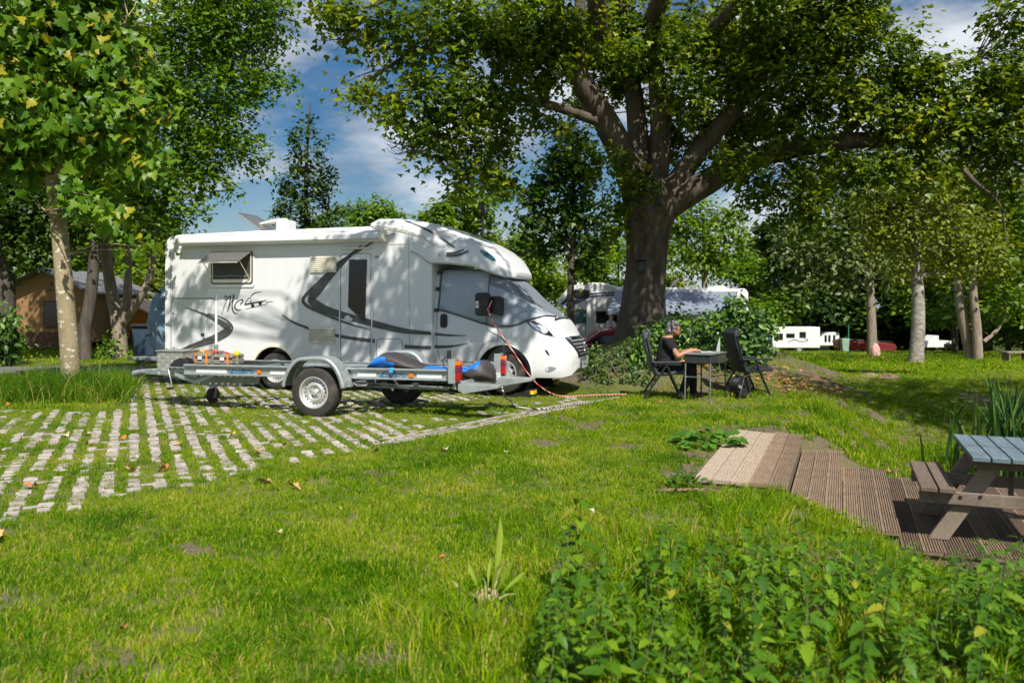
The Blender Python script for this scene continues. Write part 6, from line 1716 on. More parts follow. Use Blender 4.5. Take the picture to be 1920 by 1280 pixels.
# ---- the great spreading tree
TREE = (3.02, 18.5); TZ = tz(*TREE)
bt_ = empty('great_tree', (TREE[0], TREE[1], TZ), 0, 'huge spreading tree with thick forked grey trunk on the mound', 'tree')
off = np.array([TREE[0], TREE[1], TZ])
def T_(u, v, Y=18.5): return PX(u, v, Y)-off
rt = np.random.default_rng(42)
rings = []
for (u, v, w_) in [(1200,672,118),(1202,648,100),(1204,610,88),(1207,560,80),(1210,500,75),(1211,450,77),(1213,415,90),(1216,388,104),(1222,362,96)]:
    c = T_(u, v); r_ = w_/2/1500*18.5; ring = []
    for j in range(64):
        a = 2*math.pi*j/64; lump = 1+.06*math.sin(3*a+c[2]*.9)+.045*math.sin(5*a-c[2]*1.4)+.022*math.sin(11*a+c[2]*.7)+.014*math.sin(17*a-c[2]*1.1)+(.08*math.sin(5*a+.7) if v > 660 else 0)
        ring.append((c[0]+r_*math.cos(a)*lump, c[1]+r_*math.sin(a)*lump*.95, c[2]))
    rings.append(ring)
mb = MB(); mb.loft(rings); mb.build('trunk', MT['bark_big'], bt_, smooth=60)
sk = []
LIMBS = [([(1205,395,18.5),(1185,330,18.4),(1140,235,18.1),(1075,125,17.6),(1040,10,17.2),(1015,-140,16.8)], .44, .14),
         ([(1140,235,18.1),(1092,150,18.3),(1085,50,18.2),(1100,-120,18)], .23, .10),
         ([(1215,380,18.6),(1200,290,18.8),(1190,190,19.0),(1172,60,19.0),(1160,-120,19)], .33, .14),
         ([(1225,370,18.4),(1238,270,18.6),(1232,150,18.5),(1226,30,18.3),(1250,-140,18)], .30, .13),
         ([(1222,405,18.5),(1262,378,18.4),(1320,345,18.2),(1385,308,17.9),(1460,285,17.6),(1570,266,17.3),(1700,258,17.2),(1830,243,17.0),(1990,228,16.8)], .40, .09),
         ([(1250,365,18.4),(1310,285,18.2),(1375,205,17.8),(1430,130,17.4),(1500,95,17.2),(1600,15,17.0),(1680,-80,16.8)], .26, .09),
         ([(1375,205,17.8),(1395,120,17.5),(1400,0,17.3),(1420,-140,17)], .13, .06),
         ([(1075,125,17.6),(1000,95,16.8),(900,80,16.0),(800,90,15.4),(720,130,15.1)], .15, .03),
         ([(1140,235,18.1),(1040,200,17.2),(950,180,16.3),(880,215,15.8),(830,260,15.4)], .13, .03),
         ([(1040,10,17.2),(930,-30,16),(800,-20,15.2),(680,15,14.8)], .13, .03),
         ([(1570,266,17.3),(1640,200,17.2),(1720,150,17.1),(1830,110,17)], .10, .03),
         ([(1460,285,17.6),(1500,330,17.3),(1520,370,17.1)], .07, .02)]
for pts, r0, r1 in LIMBS:
    mb = MB(); pl = limb(mb, [T_(*p) for p in pts], r0, r1, 12, 6, power=.8); sk += pl; mb.build('limb', MT['bark_big'], bt_, smooth=60)
# boughs reaching towards the sun above the frame
for pts, r0, r1 in [([(1.9,17.6,7.5),(1.4,14.5,9.0),(.8,11.0,9.4),(.0,8.6,9.2),(-1.6,8.2,8.9)], .22, .04), ([(3.2,18.3,8.0),(3.6,15.0,9.2),(4.4,12.2,8.9),(5.6,10.8,8.6)], .22, .05), ([(4.4,17.8,7.6),(5.6,14.8,8.4),(6.8,12.2,8.5)], .16, .04)]:
    mb = MB(); pl = limb(mb, [np.array(p)-off for p in pts], r0, r1, 9, 6); sk += pl; mb.build('limb', MT['bark_big'], bt_, smooth=60)
def bp_(u, v, Y, r, ry=None, sz=1.0):
    c = PX(u, v, Y)-off; q = r/1500*Y; return (c[0], c[1], c[2], q, (ry or max(q*1.1, .7)), q*.8*sz)
BLOB = [bp_(*((a[0], a[1], 19.4)+a[3:] if (1090 < a[0] < 1420 and a[1] < 300 and a[2] > 16.9 and int(a[0]+a[1]) % 3) else a)) for a in [(640,20,14.6,40),(600,-10,14.6,40),(705,45,15,55),(780,60,15,75),(860,50,15.4,80),(945,60,16,85),(715,150,15,42),(780,165,15,62),(850,170,15.3,70),(800,235,15.2,44),(745,205,15,34),(870,255,15.4,36),(925,190,16,58),
        (930,275,15.8,26),(865,318,15.4,20),(925,325,15.6,18),(955,250,16,28),(1000,130,16.8,80),(1020,215,17,52),(1060,50,17.2,85),(985,20,16.5,80),(1100,185,17.4,55),(1085,270,17.8,36),(1140,300,17.6,40),(1165,130,19,70),(1160,40,19,90),
        (1260,90,18,80),(1265,200,17.6,58),(1240,280,17.4,42),(1300,170,17.4,70),(1330,250,17.2,60),(1330,60,17.6,100),(1390,130,17,90),(1400,230,17,75),(1395,320,17,52),(1440,20,17,110),(1470,120,16.8,95),(1480,220,17,85),(1460,330,17,56),
        (1515,380,17,36),(1560,60,16.8,105),(1570,170,16.8,95),(1560,300,17,70),(1650,100,17,90),(1660,210,17,90),(1640,310,17,62),(1740,150,17,75),(1750,240,17,75),(1730,320,17,50),(1830,200,17,80),(1840,290,17,62),(1900,130,16.6,80),(1920,240,16.6,85),(1900,340,16.8,52),
        (1165,385,17.6,34),(1150,430,17.8,26),(1185,345,17.4,36),(1420,370,17,34),(1355,300,17,40),(1590,-20,16.8,90),(1900,30,16.6,60),(1180,95,17.2,34),(1260,250,17.2,34),(1110,95,17.0,40)]]
for (u, v, Y, w_, h_) in [(866,335,15.4,16,45),(900,300,15.5,14,45),(928,320,15.6,13,42),(955,345,15.8,14,40),(800,262,15.1,22,40),(745,225,15,18,36),(690,185,14.9,16,34),(655,165,14.9,12,24),(840,285,15.2,16,36),(1495,400,17,16,40),(1455,405,17,14,34),(1530,410,17,14,30)]:
    c_ = PX(u, v, Y)-off; BLOB.append((c_[0], c_[1], c_[2], w_/1500*Y, .35, h_/1500*Y))
OVER = [(-1.5,8.5,9.0,.75,.8,.5),(-.3,8.3,9.1,1.0,.9,.5),(.7,8.1,9.0,.95,.9,.5),(1.6,7.9,8.7,.7,.7,.45),(.3,10,9.6,.9,.9,.5),(1.2,12.5,9.6,1,1,.6),(4.8,11.4,8.6,1.2,1.1,.5),(6.0,11.8,8.6,1.2,1.1,.5),(3.5,11.9,9.2,1.1,1.0,.5),(7.2,11.3,8.6,1.1,1,.5),(4.6,13.6,8.7,1.3,1.2,.6),(6.2,13.8,8.5,1.2,1.2,.5),(2.6,13.2,9.5,1.2,1.1,.6),(4.2,14.2,8.2,1.0,1.0,.6),(3.4,14.8,7.8,.8,.9,.6),(5.2,12.6,7.6,1.0,.9,.5),(3.2,21.6,8.6,1.3,1.0,.7),(4.7,21.6,8.8,1.3,1.0,.7),(6.2,21.8,9.0,1.3,1.0,.7),(7.6,21.6,9.0,1.2,1.0,.7),(2.2,22.0,8.6,1.0,1.0,.6)]
OVER = [(a-off[0], b_-off[1], c-off[2], d, e, f) for a, b_, c, d, e, f in OVER]
p1_, n1_, t1_, c1_ = foliage_points(BLOB, 60000, rt, .29, 26, .8)
p2a, n2a, t2a, c2a = foliage_points(OVER[:6]+[(-4.35-off[0], 9.45-off[1], 8.8-off[2], .42, .34, .34)], 6300, rt, .25, 22, .6)
p2b, n2b, t2b, c2b = foliage_points(OVER[6:], 14500, rt, .36, 26, .6)
p2_, n2_, t2_, c2_ = [np.concatenate(q) for q in ((p2a, p2b), (n2a, n2b), (t2a, t2b), (c2a, c2b))]
mb = MB(); rt.shuffle(c1_); twigs(mb, c1_, sk, rt, .02, 420); twigs(mb, c2_, sk, rt, .02, 150)
o = mb.build('twigs', MT['bark_big'], bt_, fix=False); o["kind"] = "stuff"
pp = np.concatenate([p1_, p2_]); crown_object('foliage', pp, np.concatenate([n1_, n2_]), np.concatenate([t1_, t2_]), rt.uniform(.085, .165, len(pp)), MT['leaf_big'], T_LOBE, rt, bt_)
# bare twig ends and dead hanging boughs
mb = MB()
for (u, v, Y, n_, du) in [(640,75,14.8,9,-1),(745,285,15,10,-1),(800,270,15.1,8,-1),(770,270,15.1,7,1)]:
    for k in range(n_):
        a = PX(u+rt.uniform(-10,40), v+rt.uniform(-25,10), Y)-off; L_ = rt.uniform(.3,.75); d = np.array([du*rt.uniform(.3,1), rt.uniform(-.3,.3), rt.uniform(-.5,.0)])
        mb.tube(catmull([a, a+d*L_*.5+np.array([0,0,-.03]), a+d*L_+np.array([0,0,.10])], 3), list(np.linspace(.012,.003,7)), 4, caps=False)
mb.build('bare_twigs', MT['bark_dark'], bt_, fix=False)["kind"] = "stuff"
for pts, r0 in [([(1806,318,16.6),(1832,345,16.5),(1862,368,16.5),(1884,398,16.5)], .06), ([(1878,390,16.5),(1883,420,16.5),(1886,452,16.5)], .025), ([(1835,312,16.6),(1862,338,16.6),(1900,352,16.7)], .035)]:
    mb = MB(); limb(mb, [T_(*p) for p in pts], r0, .012, 8, 5); mb.build('dead_bough', MT['bark_dark'], bt_, smooth=60)
# bird box on the trunk
bb = empty('bird_box', (PX(1202,492,18.0)[0], 17.98, PX(1202,500,18.0)[2]), 0, 'dark green bird box fixed high on the great trunk', 'bird box')
mb = MB(); mb.box((0,0,.0),(.15,.14,.24)); mb.build('box', M('bird_box_green', (.02,.035,.028), .6), bb, bevel=.008)
mb = MB(); mb.box((0,-.01,.135),(.19,.19,.025), rot=Matrix.Rotation(R(-14),3,'X')); mb.build('roof', MT['black'], bb)
mb = MB(); mb.cyl((0,-.073,.05),(0,-.069,.05),.02,12); mb.build('entrance_hole', MT['black'], bb)

# ---- young plane tree on the left
SP = (-7.95, 14.3); spz = tz(*SP)
sp = empty('young_plane_tree', (SP[0], SP[1], spz), 0, 'young plane tree with mottled trunk and large bright leaves at left', 'tree'); so = np.array([SP[0], SP[1], spz])
def S_(u, v, Y=14.3): return PX(u, v, Y)-so
rs2 = np.random.default_rng(77)
mb = MB(); sks = limb(mb, [S_(130,745),S_(132,690),S_(126,600),S_(116,480),S_(108,400),S_(98,330)], .17, .125, 14, 6)
mb.build('trunk', MT['bark_plane'], sp, smooth=60)
for pts, r0 in [([(98,330),(85,230),(80,120),(85,-20),(90,-180)], .11), ([(100,345),(130,270),(175,200),(215,120),(240,30)], .055), ([(98,335),(60,280),(25,200),(0,110)], .05), ([(88,250),(110,150),(140,60),(160,-60)], .045), ([(104,370),(70,345),(35,330)], .02), ([(110,380),(160,330),(215,290),(250,280)], .025), ([(112,430),(85,395),(70,385)], .018)]:
    mb = MB(); Yv = 14.3; sks += limb(mb, [S_(u, v, Yv+(.0 if i == 0 else rs2.uniform(-.5,.4))) for i, (u, v) in enumerate(pts)], r0, .012, 8, 5); mb.build('branch', MT['bark_plane'], sp, smooth=60)
def sb_(u, v, r, Y=14.0, ry=.9): c = PX(u, v, Y)-so; q = r/1500*Y; return (c[0], c[1], c[2], q, ry, q)
SB = [sb_(*a) for a in [(60,80,75),(150,70,85),(215,120,60),(100,180,85),(190,200,70),(20,170,60),(50,222,60),(140,240,60),(215,240,48),(255,290,32),(90,20,90),(180,0,70),(20,40,60),(160,365,26,13.8),(190,385,20,13.8),(30,300,26),(250,200,35),(-30,120,60),(-20,260,60),(100,-80,100),(235,450,18,13.9,.25),(255,470,14,13.9,.2)]]
pS, nS, tS, cS = foliage_points(SB, 9000, rs2, .32, 10, .9)
mb = MB(); twigs(mb, cS, sks, rs2, .014, 520, reach=2.2); mb.build('twigs', MT['bark_plane'], sp, fix=False)["kind"] = "stuff"
szS = rs2.uniform(.09, .235, len(pS)); yel = rs2.random(len(pS)) < .03; tS = np.where(yel, 1.0, tS+.05)
nS[:, 1] -= .55; nS[:, 2] *= .8
# the 300 leaves nearest the camera are parts, the rest one mass
vis = pS[:, 1]+SP[1]; up_ok = (PX(0,0,1)[2], )
scrv = 572-(pS[:, 2]+spz-EYE)/(pS[:, 1]+SP[1])*1500; scru = 960+(pS[:, 0]+SP[0])/(pS[:, 1]+SP[1])*1500
score = np.where((scrv > 0) & (scru > 0), pS[:, 1]-szS*3, 99); order = np.argsort(score)
near, rest_ = order[:290], order[290:]
crown_object('foliage', pS[rest_], nS[rest_], tS[rest_], szS[rest_], MT['leaf_plane'], T_PLANE, rs2, sp, .5)
pl_me = [single_leaf(fan_leaf(PLANE, f_, c_), MT['leaf_plane'], t) for t, f_, c_ in ((.2,.1,.5),(.35,.35,.2),(.45,.2,.55),(.55,.4,.35),(.68,.12,.15),(1.0,.3,.4))]
for q in near:
    ti = 5 if yel[q] else int(np.clip(round((tS[q]-.2)/.12), 0, 4)); d = rs2.normal(size=3); d[2] -= 1.0
    place_leaf(pl_me[ti], sp, pS[q], d, nS[q], szS[q])

# ---- generic trees
def tree(name, label, base, trunks, blobs, n, size, mat, bark, seed, group=None, template=None, clump=.45, per=24, tw=60, twr=.02, cat='tree', droop=.35, flat=.7):
    """trunks: list of (pts, r0, r1) in world space; blobs in world space"""
    r_ = np.random.default_rng(seed); b0 = np.array([base[0], base[1], tz(base[0], base[1])])
    t = empty(name, tuple(b0), 0, label, cat, group); sk_ = []
    for k, (pts, r0, r1) in enumerate(trunks):
        mb = MB(); sk_ += limb(mb, [np.array(p)-b0 for p in pts], r0, r1, 10, 5); mb.build('trunk' if k == 0 else 'branch', bark, t, smooth=60)
    bl = [(a[0]-b0[0], a[1]-b0[1], a[2]-b0[2], a[3], a[4], a[5]) for a in blobs]
    p_, n_, t_, c_ = foliage_points(bl, n, r_, clump, per, flat)
    if tw:
        mb = MB(); twigs(mb, c_, sk_, r_, twr, tw, reach=3.0 if base[1] < 35 else 2.6)
        if mb.v: mb.build('twigs', bark, t, fix=False)["kind"] = "stuff"
    crown_object('crown', p_, n_, t_, r_.uniform(size*.7, size*1.25, n), mat, template or T_KITE, r_, t, droop)
    return t
def wb(u, v, Y, r, ry=None): c = PX(u, v, Y); q = r/1500*Y; return (c[0], c[1], c[2], q, ry or q*.9, q)
def tw_(pts, r0, r1): return ([PX(*p) for p in pts], r0, r1)

def gpt(u, Y, dv=0): x = (u-960)/1500*Y; return (x, Y, tz(x, Y)+dv)
# left group behind the lane
b = gpt(226, 23.5)
tree('multi_stem_tree', 'pale multi-stemmed tree leaning apart behind the motorhome rear', b, [([b, tuple(PX(222,610,23.5)), tuple(PX(208,540,23.5)), tuple(PX(195,440,23.5)), tuple(PX(188,300,23.7))], .23, .10), tw_([(222,615,23.5),(238,560,23.4),(240,500,23.4),(246,420,23.4),(300,200,23.6)], .15, .06), tw_([(228,610,23.5),(262,560,23.3),(283,510,23.2),(292,440,23.2),(330,300,23.4),(350,180,23.4),(365,20,23.4)], .125, .055), tw_([(215,600,23.6),(206,520,23.8),(222,430,23.8),(205,330,23.8)], .09, .05), tw_([(350,180,23.4),(420,150,23.2),(500,130,23)], .06, .02), tw_([(330,300,23.4),(400,275,23.2),(470,260,23)], .06, .02)],
     [wb(*a) for a in [(330,60,23.4,90),(420,60,23.2,85),(490,50,23,60),(390,150,23.2,75),(460,165,23,60),(520,130,23,34),(300,170,23.4,70),(340,240,23.2,65),(420,250,23,55),(470,285,23,38),(370,320,23,55),(300,330,23.2,55),(260,270,23.4,60),(250,120,23.5,80),(420,340,23,34),(320,400,23,42),(270,390,23.2,40),(300,450,23,28),(360,375,22.8,30),(400,-40,23.2,100),(500,-20,23,60),(200,50,23.6,90)]], 27000, .135, MT['leaf_mid'], MT['bark_pale'], 201, template=T_LOBE, clump=.40, per=26, tw=160)
b = gpt(158, 22.0)
tree('dark_leaning_tree', 'dark rough-barked tree leaning right behind the young plane', b, [([b, tuple(PX(160,620,22)), tuple(PX(172,540,22)), tuple(PX(178,440,22)), tuple(PX(176,300,22)), tuple(PX(180,120,22))], .19, .10)],
     [wb(*a) for a in [(170,330,22,60),(210,400,22,50),(150,250,22,70),(230,300,22,60),(180,150,22,90),(120,420,22.3,40)]], 9500, .14, MT['leaf_mid'], MT['bark_dark'], 202, template=T_LOBE, tw=50)
b = gpt(10, 21.5)
tree('shaded_tree', 'dark tree trunk at the far left edge under deep green leaves', b, [([b, tuple(PX(12,560,21.5)), tuple(PX(14,420,21.5)), tuple(PX(20,250,21.5)), tuple(PX(20,50,21.5))], .25, .14), tw_([(14,430,21.5),(60,400,21.4),(110,390,21.3)], .07, .03)],
     [wb(*a) for a in [(40,430,21.5,60),(100,440,21.6,50),(60,380,21.5,60),(-20,350,21.5,80),(20,300,21.5,70),(60,470,21.4,30),(0,480,21.5,40),(140,400,22,45),(0,100,21.5,100)]], 8000, .15, MT['leaf_dark'], MT['bark_dark'], 203, template=T_LOBE, tw=50)
# slim alder against the sky
b = gpt(575, 36)
tree('slim_alder_tree', 'slim pointed dark tree standing alone against the sky', b, [([b, tuple(PX(574,400,36)), tuple(PX(575,300,36)), tuple(PX(582,190,36))], .16, .03)],
     [wb(*a) for a in [(582,195,36,10),(580,225,36,17),(572,255,36,28),(605,262,36,20),(555,270,36,16),(590,295,36,28),(560,310,36,26),(600,330,36,26),(575,350,36,48),(540,345,36,22),(620,345,36,18),(550,385,36,40),(600,390,36,42),(620,415,36,28),(525,395,36,20),(560,430,36,45),(600,440,36,40)]], 3800, .22, MT['leaf_dark'], MT['bark_dark'], 204, clump=.30, per=16, tw=90, twr=.012)
b = gpt(1072, 24.5)
tree('slender_maple_tree', 'slender dark green tree between the motorhome nose and the great trunk', b, [([b, tuple(PX(1070,540,24.5)), tuple(PX(1076,430,24.5)), tuple(PX(1074,340,24.5)), tuple(PX(1065,270,24.5))], .13, .04), tw_([(1074,440,24.5),(1110,400,24.4),(1130,380,24.4)], .04, .015), tw_([(1074,460,24.5),(1030,420,24.4),(1000,400,24.4)], .04, .015)],
     [wb(*a) for a in [(1050,290,24.5,42),(1090,300,24.5,40),(1010,330,24.5,36),(1060,360,24.5,52),(1010,390,24.5,42),(1110,380,24.5,42),(990,430,24.5,30),(1060,430,24.5,48),(1120,440,24.5,34),(1020,460,24.5,34),(1095,490,24.5,30),(985,360,24.5,22)]], 4000, .18, MT['leaf_mid2'], MT['bark_dark'], 205, template=T_LOBE, clump=.34, per=18, tw=90)
b = gpt(1320, 40)
tree('lime_green_tree', 'pale lime-green tree glowing behind the great tree limb', b, [([b, tuple(PX(1321,520,40)), tuple(PX(1320,450,40)), tuple(PX(1318,400,40))], .18, .06), tw_([(1320,500,40),(1300,480,40),(1285,460,40)], .06, .02)],
     [wb(*a) for a in [(1315,400,40,40),(1280,420,40,34),(1360,415,40,38),(1320,450,40,46),(1385,450,40,24),(1265,460,40,26),(1340,480,40,34),(1295,490,40,28)]], 4200, .26, MT['leaf_bright'], MT['bark_pale'], 206, clump=.45, per=16, tw=60)
# trees on the right lawn
b = gpt(1636, 53)
tree('lawn_tree', 'brown trunk beside the green bin on the right lawn', b, [([b, tuple(PX(1634,600,53)), tuple(PX(1632,540,53)), tuple(PX(1630,440,53)), tuple(PX(1630,330,53))], .33, .18)],
     [wb(*a) for a in [(1560,500,53,55),(1620,480,53,60),(1560,420,53,70),(1640,400,53,70),(1490,460,53,50),(1500,530,53,40),(1690,470,53,55),(1600,330,53,80),(1520,350,53,60)]], 7000, .42, MT['leaf_grey'], MT['bark_pale'], 207, clump=.8, per=22, tw=60, twr=.05)
b = gpt(1718, 30.5)
tree('birch_tree', 'thick pale birch trunk in the middle of the right lawn', b, [([(b[0]-.05,b[1],b[2]-.1), (b[0],b[1],b[2]+.15), tuple(PX(1722,600,30.5)), tuple(PX(1720,520,30.5)), tuple(PX(1716,430,30.5)), tuple(PX(1716,300,30.5))], .30, .15), tw_([(1716,440,30.5),(1670,380,30.3),(1620,350,30)], .09, .03)],
     [wb(*a) for a in [(1690,400,30.5,70),(1760,420,30.5,65),(1720,330,30.5,90),(1650,440,30.5,45),(1790,480,30.5,50),(1830,420,30.5,55),(1860,480,30.5,45),(1700,500,30.5,34),(1640,380,30.5,50)]], 9500, .2, MT['leaf_olive'], MT['bark_birch'], 208, clump=.55, per=26, tw=90, twr=.025)
b = gpt(1806, 37.5)
tree('leaning_tree', 'left of two close brown trunks on the right lawn, leaning left', b, [([(b[0]+.4,b[1],b[2]-.1), tuple(PX(1806,600,37.5)), tuple(PX(1797,540,37.5)), tuple(PX(1795,430,37.5))], .25, .16)],
     [wb(*a) for a in [(1800,440,37.5,60),(1760,400,37.5,60),(1800,350,37.5,80)]], 3600, .26, MT['leaf_olive'], MT['bark_pale'], 209, clump=.6, tw=40)
b = gpt(1834, 37.0)
tree('upright_tree', 'right of two close brown trunks on the right lawn, upright', b, [([(b[0],b[1],b[2]-.1), tuple(PX(1831,610,37)), tuple(PX(1824,540,37)), tuple(PX(1822,430,37))], .23, .15), tw_([(1845,640,37),(1868,620,37),(1885,590,37),(1890,540,37)], .10, .05)],
     [wb(*a) for a in [(1850,440,37,60),(1890,480,37,60),(1900,400,37,70),(1860,350,37,70),(1900,560,37,40)]], 4800, .26, MT['leaf_mid'], MT['bark_pale'], 210, clump=.6, tw=40)
# tree outside the frame on the right, whose crown shades the bank
tree('bank_tree', 'leafy tree standing right of the picnic deck', (13.0, 7.2), [([(13,7.2,-.6),(12.9,7.2,3),(12.2,7.0,6.5),(11.4,6.6,9)], .3, .1)],
     [(9.4,6.2,9.0,1.3,1.2,.8),(10.6,7.0,9.2,1.4,1.3,.9),(8.6,7.6,9.0,1.1,1.0,.7),(11.8,5.8,9,1.4,1.4,1),(9.9,8.6,9.2,1.1,.9,.7),(12.5,8,9.5,1.5,1.4,1)], 6000, .18, MT['leaf_mid'], MT['bark_pale'], 211, clump=.5, tw=60)

# ---- laurel bushes on the mound
def bush(name, label, base, blobs, n, size, mat, seed, group=None, template=None, stems=14):
    r_ = np.random.default_rng(seed); b0 = np.array([base[0], base[1], tz(base[0], base[1])])
    t = empty(name, tuple(b0), 0, label, 'bush', group)
    bl = [(a[0]-b0[0], a[1]-b0[1], a[2]-b0[2], a[3], a[4], a[5]) for a in blobs]
    p_, n_, t_, c_ = foliage_points(bl, n, r_, size*1.5, 14, 1.1)
    n_[:, 2] *= .5; n_[:, 1] -= .5
    young = r_.random(n) < .10; t_ = np.where(young, .97, t_)
    mb = MB()
    for c in c_[:stems*3]: mb.tube(catmull([(c[0]*.35, c[1]*.35, 0), (c[0]*.7, c[1]*.7, c[2]*.6), tuple(c)], 3), list(np.linspace(.016, .005, 7)), 5, caps=False)
    mb.build('stems', MT['bark_dark'], t, fix=False)["kind"] = "stuff"
    crown_object('foliage', p_, n_, t_, r_.uniform(size*.7, size*1.3, n), mat, template or fan_leaf(OVAL, .3, .15), r_, t, .2)
    return t
bush('laurel_bush', 'glossy laurel bush right behind the empty black chair', (4.4, 15.4), [wb(*a) for a in [(1390,610,15.4,42,.6),(1355,635,15.2,34,.5),(1412,632,15.3,34,.5),(1375,575,15.4,18,.4),(1348,592,15.4,14,.4),(1425,605,15.5,22,.5),(1385,655,15,30,.4)]], 3000, .115, MT['laurel'], 221)
bush('laurel_bush', 'dark laurel bush behind the seated woman at the great trunk', (3.2, 15.9), [wb(*a) for a in [(1215,650,15.9,30,.5),(1250,630,16,32,.5),(1290,632,16,32,.5),(1275,662,15.7,34,.5),(1230,680,15.6,30,.4),(1325,650,15.9,28,.5),(1275,598,16.2,12,.3),(1312,602,16.2,12,.3),(1195,690,15.6,24,.4),(1310,685,15.5,26,.4)]], 3600, .105, MT['laurel'], 222)
bush('undergrowth_bush', 'shaded low undergrowth left of the great trunk', (1.9, 16.0), [wb(*a) for a in [(1120,675,16.2,24,.5),(1150,688,16,26,.5),(1168,668,16.4,22,.4),(1112,700,15.8,20,.4),(1188,665,16.3,20,.4),(1135,715,15.2,16,.4),(1175,712,15.2,16,.4),(1205,712,15.0,16,.4)]], 2300, .085, MT['leaf_dark'], 223)
bush('lawn_shrub', 'leafy shrub at the far left edge before the brown tent', (-12.9, 20.4), [wb(*a) for a in [(0,610,20.4,30,.5),(8,650,20.4,24,.5),(-20,640,20.4,30,.5)]], 900, .16, MT['laurel'], 224)
bush('small_sapling', 'small leafy sapling at the foot of the multi-stemmed tree', (-11.0, 22.6), [wb(*a) for a in [(195,660,22.6,16,.3),(205,640,22.6,12,.3),(185,672,22.6,14,.3)]], 260, .14, MT['leaf_mid'], 225)
# ---- background trees, each its own object; crowns share a few meshes
def bg_proto(seed, mat, kind_):
    r_ = np.random.default_rng(seed); bl = []
    for k in range(16):
        if kind_ == 'round': z = r_.uniform(.30, .92); rad = .34*math.sqrt(max(.05, 1-((z-.58)/.42)**2)); a = r_.uniform(0, 6.28); d = rad*r_.uniform(.2, .9)
        else: z = r_.uniform(.10, .95); rad = .24*(1-(z-.2)**2*.9); a = r_.uniform(0, 6.28); d = rad*r_.uniform(.1, .9)
        q = r_.uniform(.11, .18); bl.append((d*math.cos(a), d*math.sin(a), z, q, q, q*.8))
    p_, n_, t_, c_ = foliage_points(bl, 6500, r_, .050, 24, .8)
    V, Fc, lt, ti = leaf_cloud(p_, n_, r_.uniform(.026, .046, len(p_)), t_, T_KITE, r_, .35)
    me = np_mesh('crown', V, Fc, lt, mat, ti)
    mb = MB(); limb(mb, [(0,0,-.03),(.005,0,.25),(-.01,.01,.55),(.0,.0,.8)], .022, .006, 8, 4)
    for k in range(5): a = k*1.3; limb(mb, [(0,0,.3+.07*k),(.1*math.cos(a),.1*math.sin(a),.42+.07*k),(.18*math.cos(a),.18*math.sin(a),.5+.07*k)], .008, .003, 5, 3)
    tm = mb.mesh('trunk'); tm.materials.append(MT['bark_dark']); tm.shade_smooth()
    return me, tm
PR = {'bright': bg_proto(301, MT['leaf_bright'], 'round'), 'mid': bg_proto(302, MT['leaf_mid'], 'round'), 'dark': bg_proto(303, MT['leaf_dark'], 'tall'), 'olive': bg_proto(304, MT['leaf_olive'], 'tall'), 'grey': bg_proto(305, MT['leaf_grey'], 'round'), 'mid2': bg_proto(306, MT['leaf_mid'], 'tall')}
BG = [ # u, Y, top v, width factor, proto, label
    (695, 44, 356, .9, 'mid', 'small round tree showing above the middle of the motorhome roof'), (845, 40, 350, 1.15, 'bright', 'rounded leafy tree showing above the motorhome nose'), (915, 46, 372, .8, 'olive', 'yellowish pointed tree behind the black lamp post'), (400, 48, 412, 1.3, 'olive', 'low brownish tree top left of the satellite dish'),
    (1000, 34, 440, 1.4, 'bright', 'bright bushy tree right of the motorhome windscreen'), (1105, 42, 455, 1.2, 'bright', 'lime bush tree behind the alcove motorhome cab'), (1160, 50, 430, 1.1, 'mid', 'green tree just left of the great trunk'), (1245, 52, 455, 1.2, 'olive', 'olive tree just right of the great trunk'), (1400, 55, 458, 1.3, 'mid', 'green tree above the awning end of the alcove motorhome'), (1440, 104, 440, 1.4, 'mid2', 'tall green tree left of the far white motorhome'),
    (1505, 102, 400, 1.5, 'dark', 'dark tree right behind the far white motorhome'), (1580, 98, 380, 1.5, 'dark', 'dark tree behind the far parked cars'), (1660, 100, 360, 1.5, 'mid2', 'tall green tree right behind the lawn trunk'), (1740, 95, 350, 1.6, 'dark', 'dark tree behind the birch'), (1790, 70, 420, 1.3, 'mid', 'green tree between birch and twin trunks'), (1850, 85, 330, 1.5, 'olive', 'olive tree behind the twin trunks'), (1930, 60, 330, 1.4, 'dark', 'dark tree at the right edge of the lawn'), (1890, 50, 470, 1.3, 'mid', 'low green tree at the right edge'), (1700, 100, 470, 1.4, 'dark', 'low dark tree behind the birch foot'), (1560, 106, 480, 1.4, 'mid', 'low green tree above the covered boats'), (2010, 45, 250, 1.3, 'mid2', 'tall tree beyond the right edge'),
    (60, 45, 300, 1.4, 'mid', 'green tree behind the brown tent'), (190, 50, 330, 1.3, 'olive', 'olive tree behind the tan tent roof'), (280, 55, 380, 1.4, 'dark', 'dark tree behind the covered scooter'), (130, 36, 250, 1.2, 'mid', 'tall green tree behind the young plane'), (-60, 40, 200, 1.4, 'dark', 'dark tree beyond the left edge'), (250, 40, 440, 1.5, 'olive', 'olive bushes above the tan tent roof'), (340, 60, 430, 1.4, 'mid', 'green tree behind the motorhome rear corner'), (480, 70, 440, 1.5, 'mid', 'distant tree hidden behind the motorhome roof'), (780, 60, 420, 1.4, 'mid', 'green tree behind the motorhome roof front')]
rb = random.Random(9)
for (u, Y, vt, wf, pk, lab) in BG:
    x = (u-960)/1500*Y; z0 = tz(x, Y); top = EYE-(vt-572)/1500*Y; H_ = max(top-z0, 2.0)
    t = empty('background_tree', (x, Y, z0), rb.uniform(0, 6.28), lab, 'tree', 'background trees'); t.scale = (H_*wf, H_*wf, H_)
    link('crown', PR[pk][0], t)["kind"] = "stuff"; link('trunk', PR[pk][1], t)
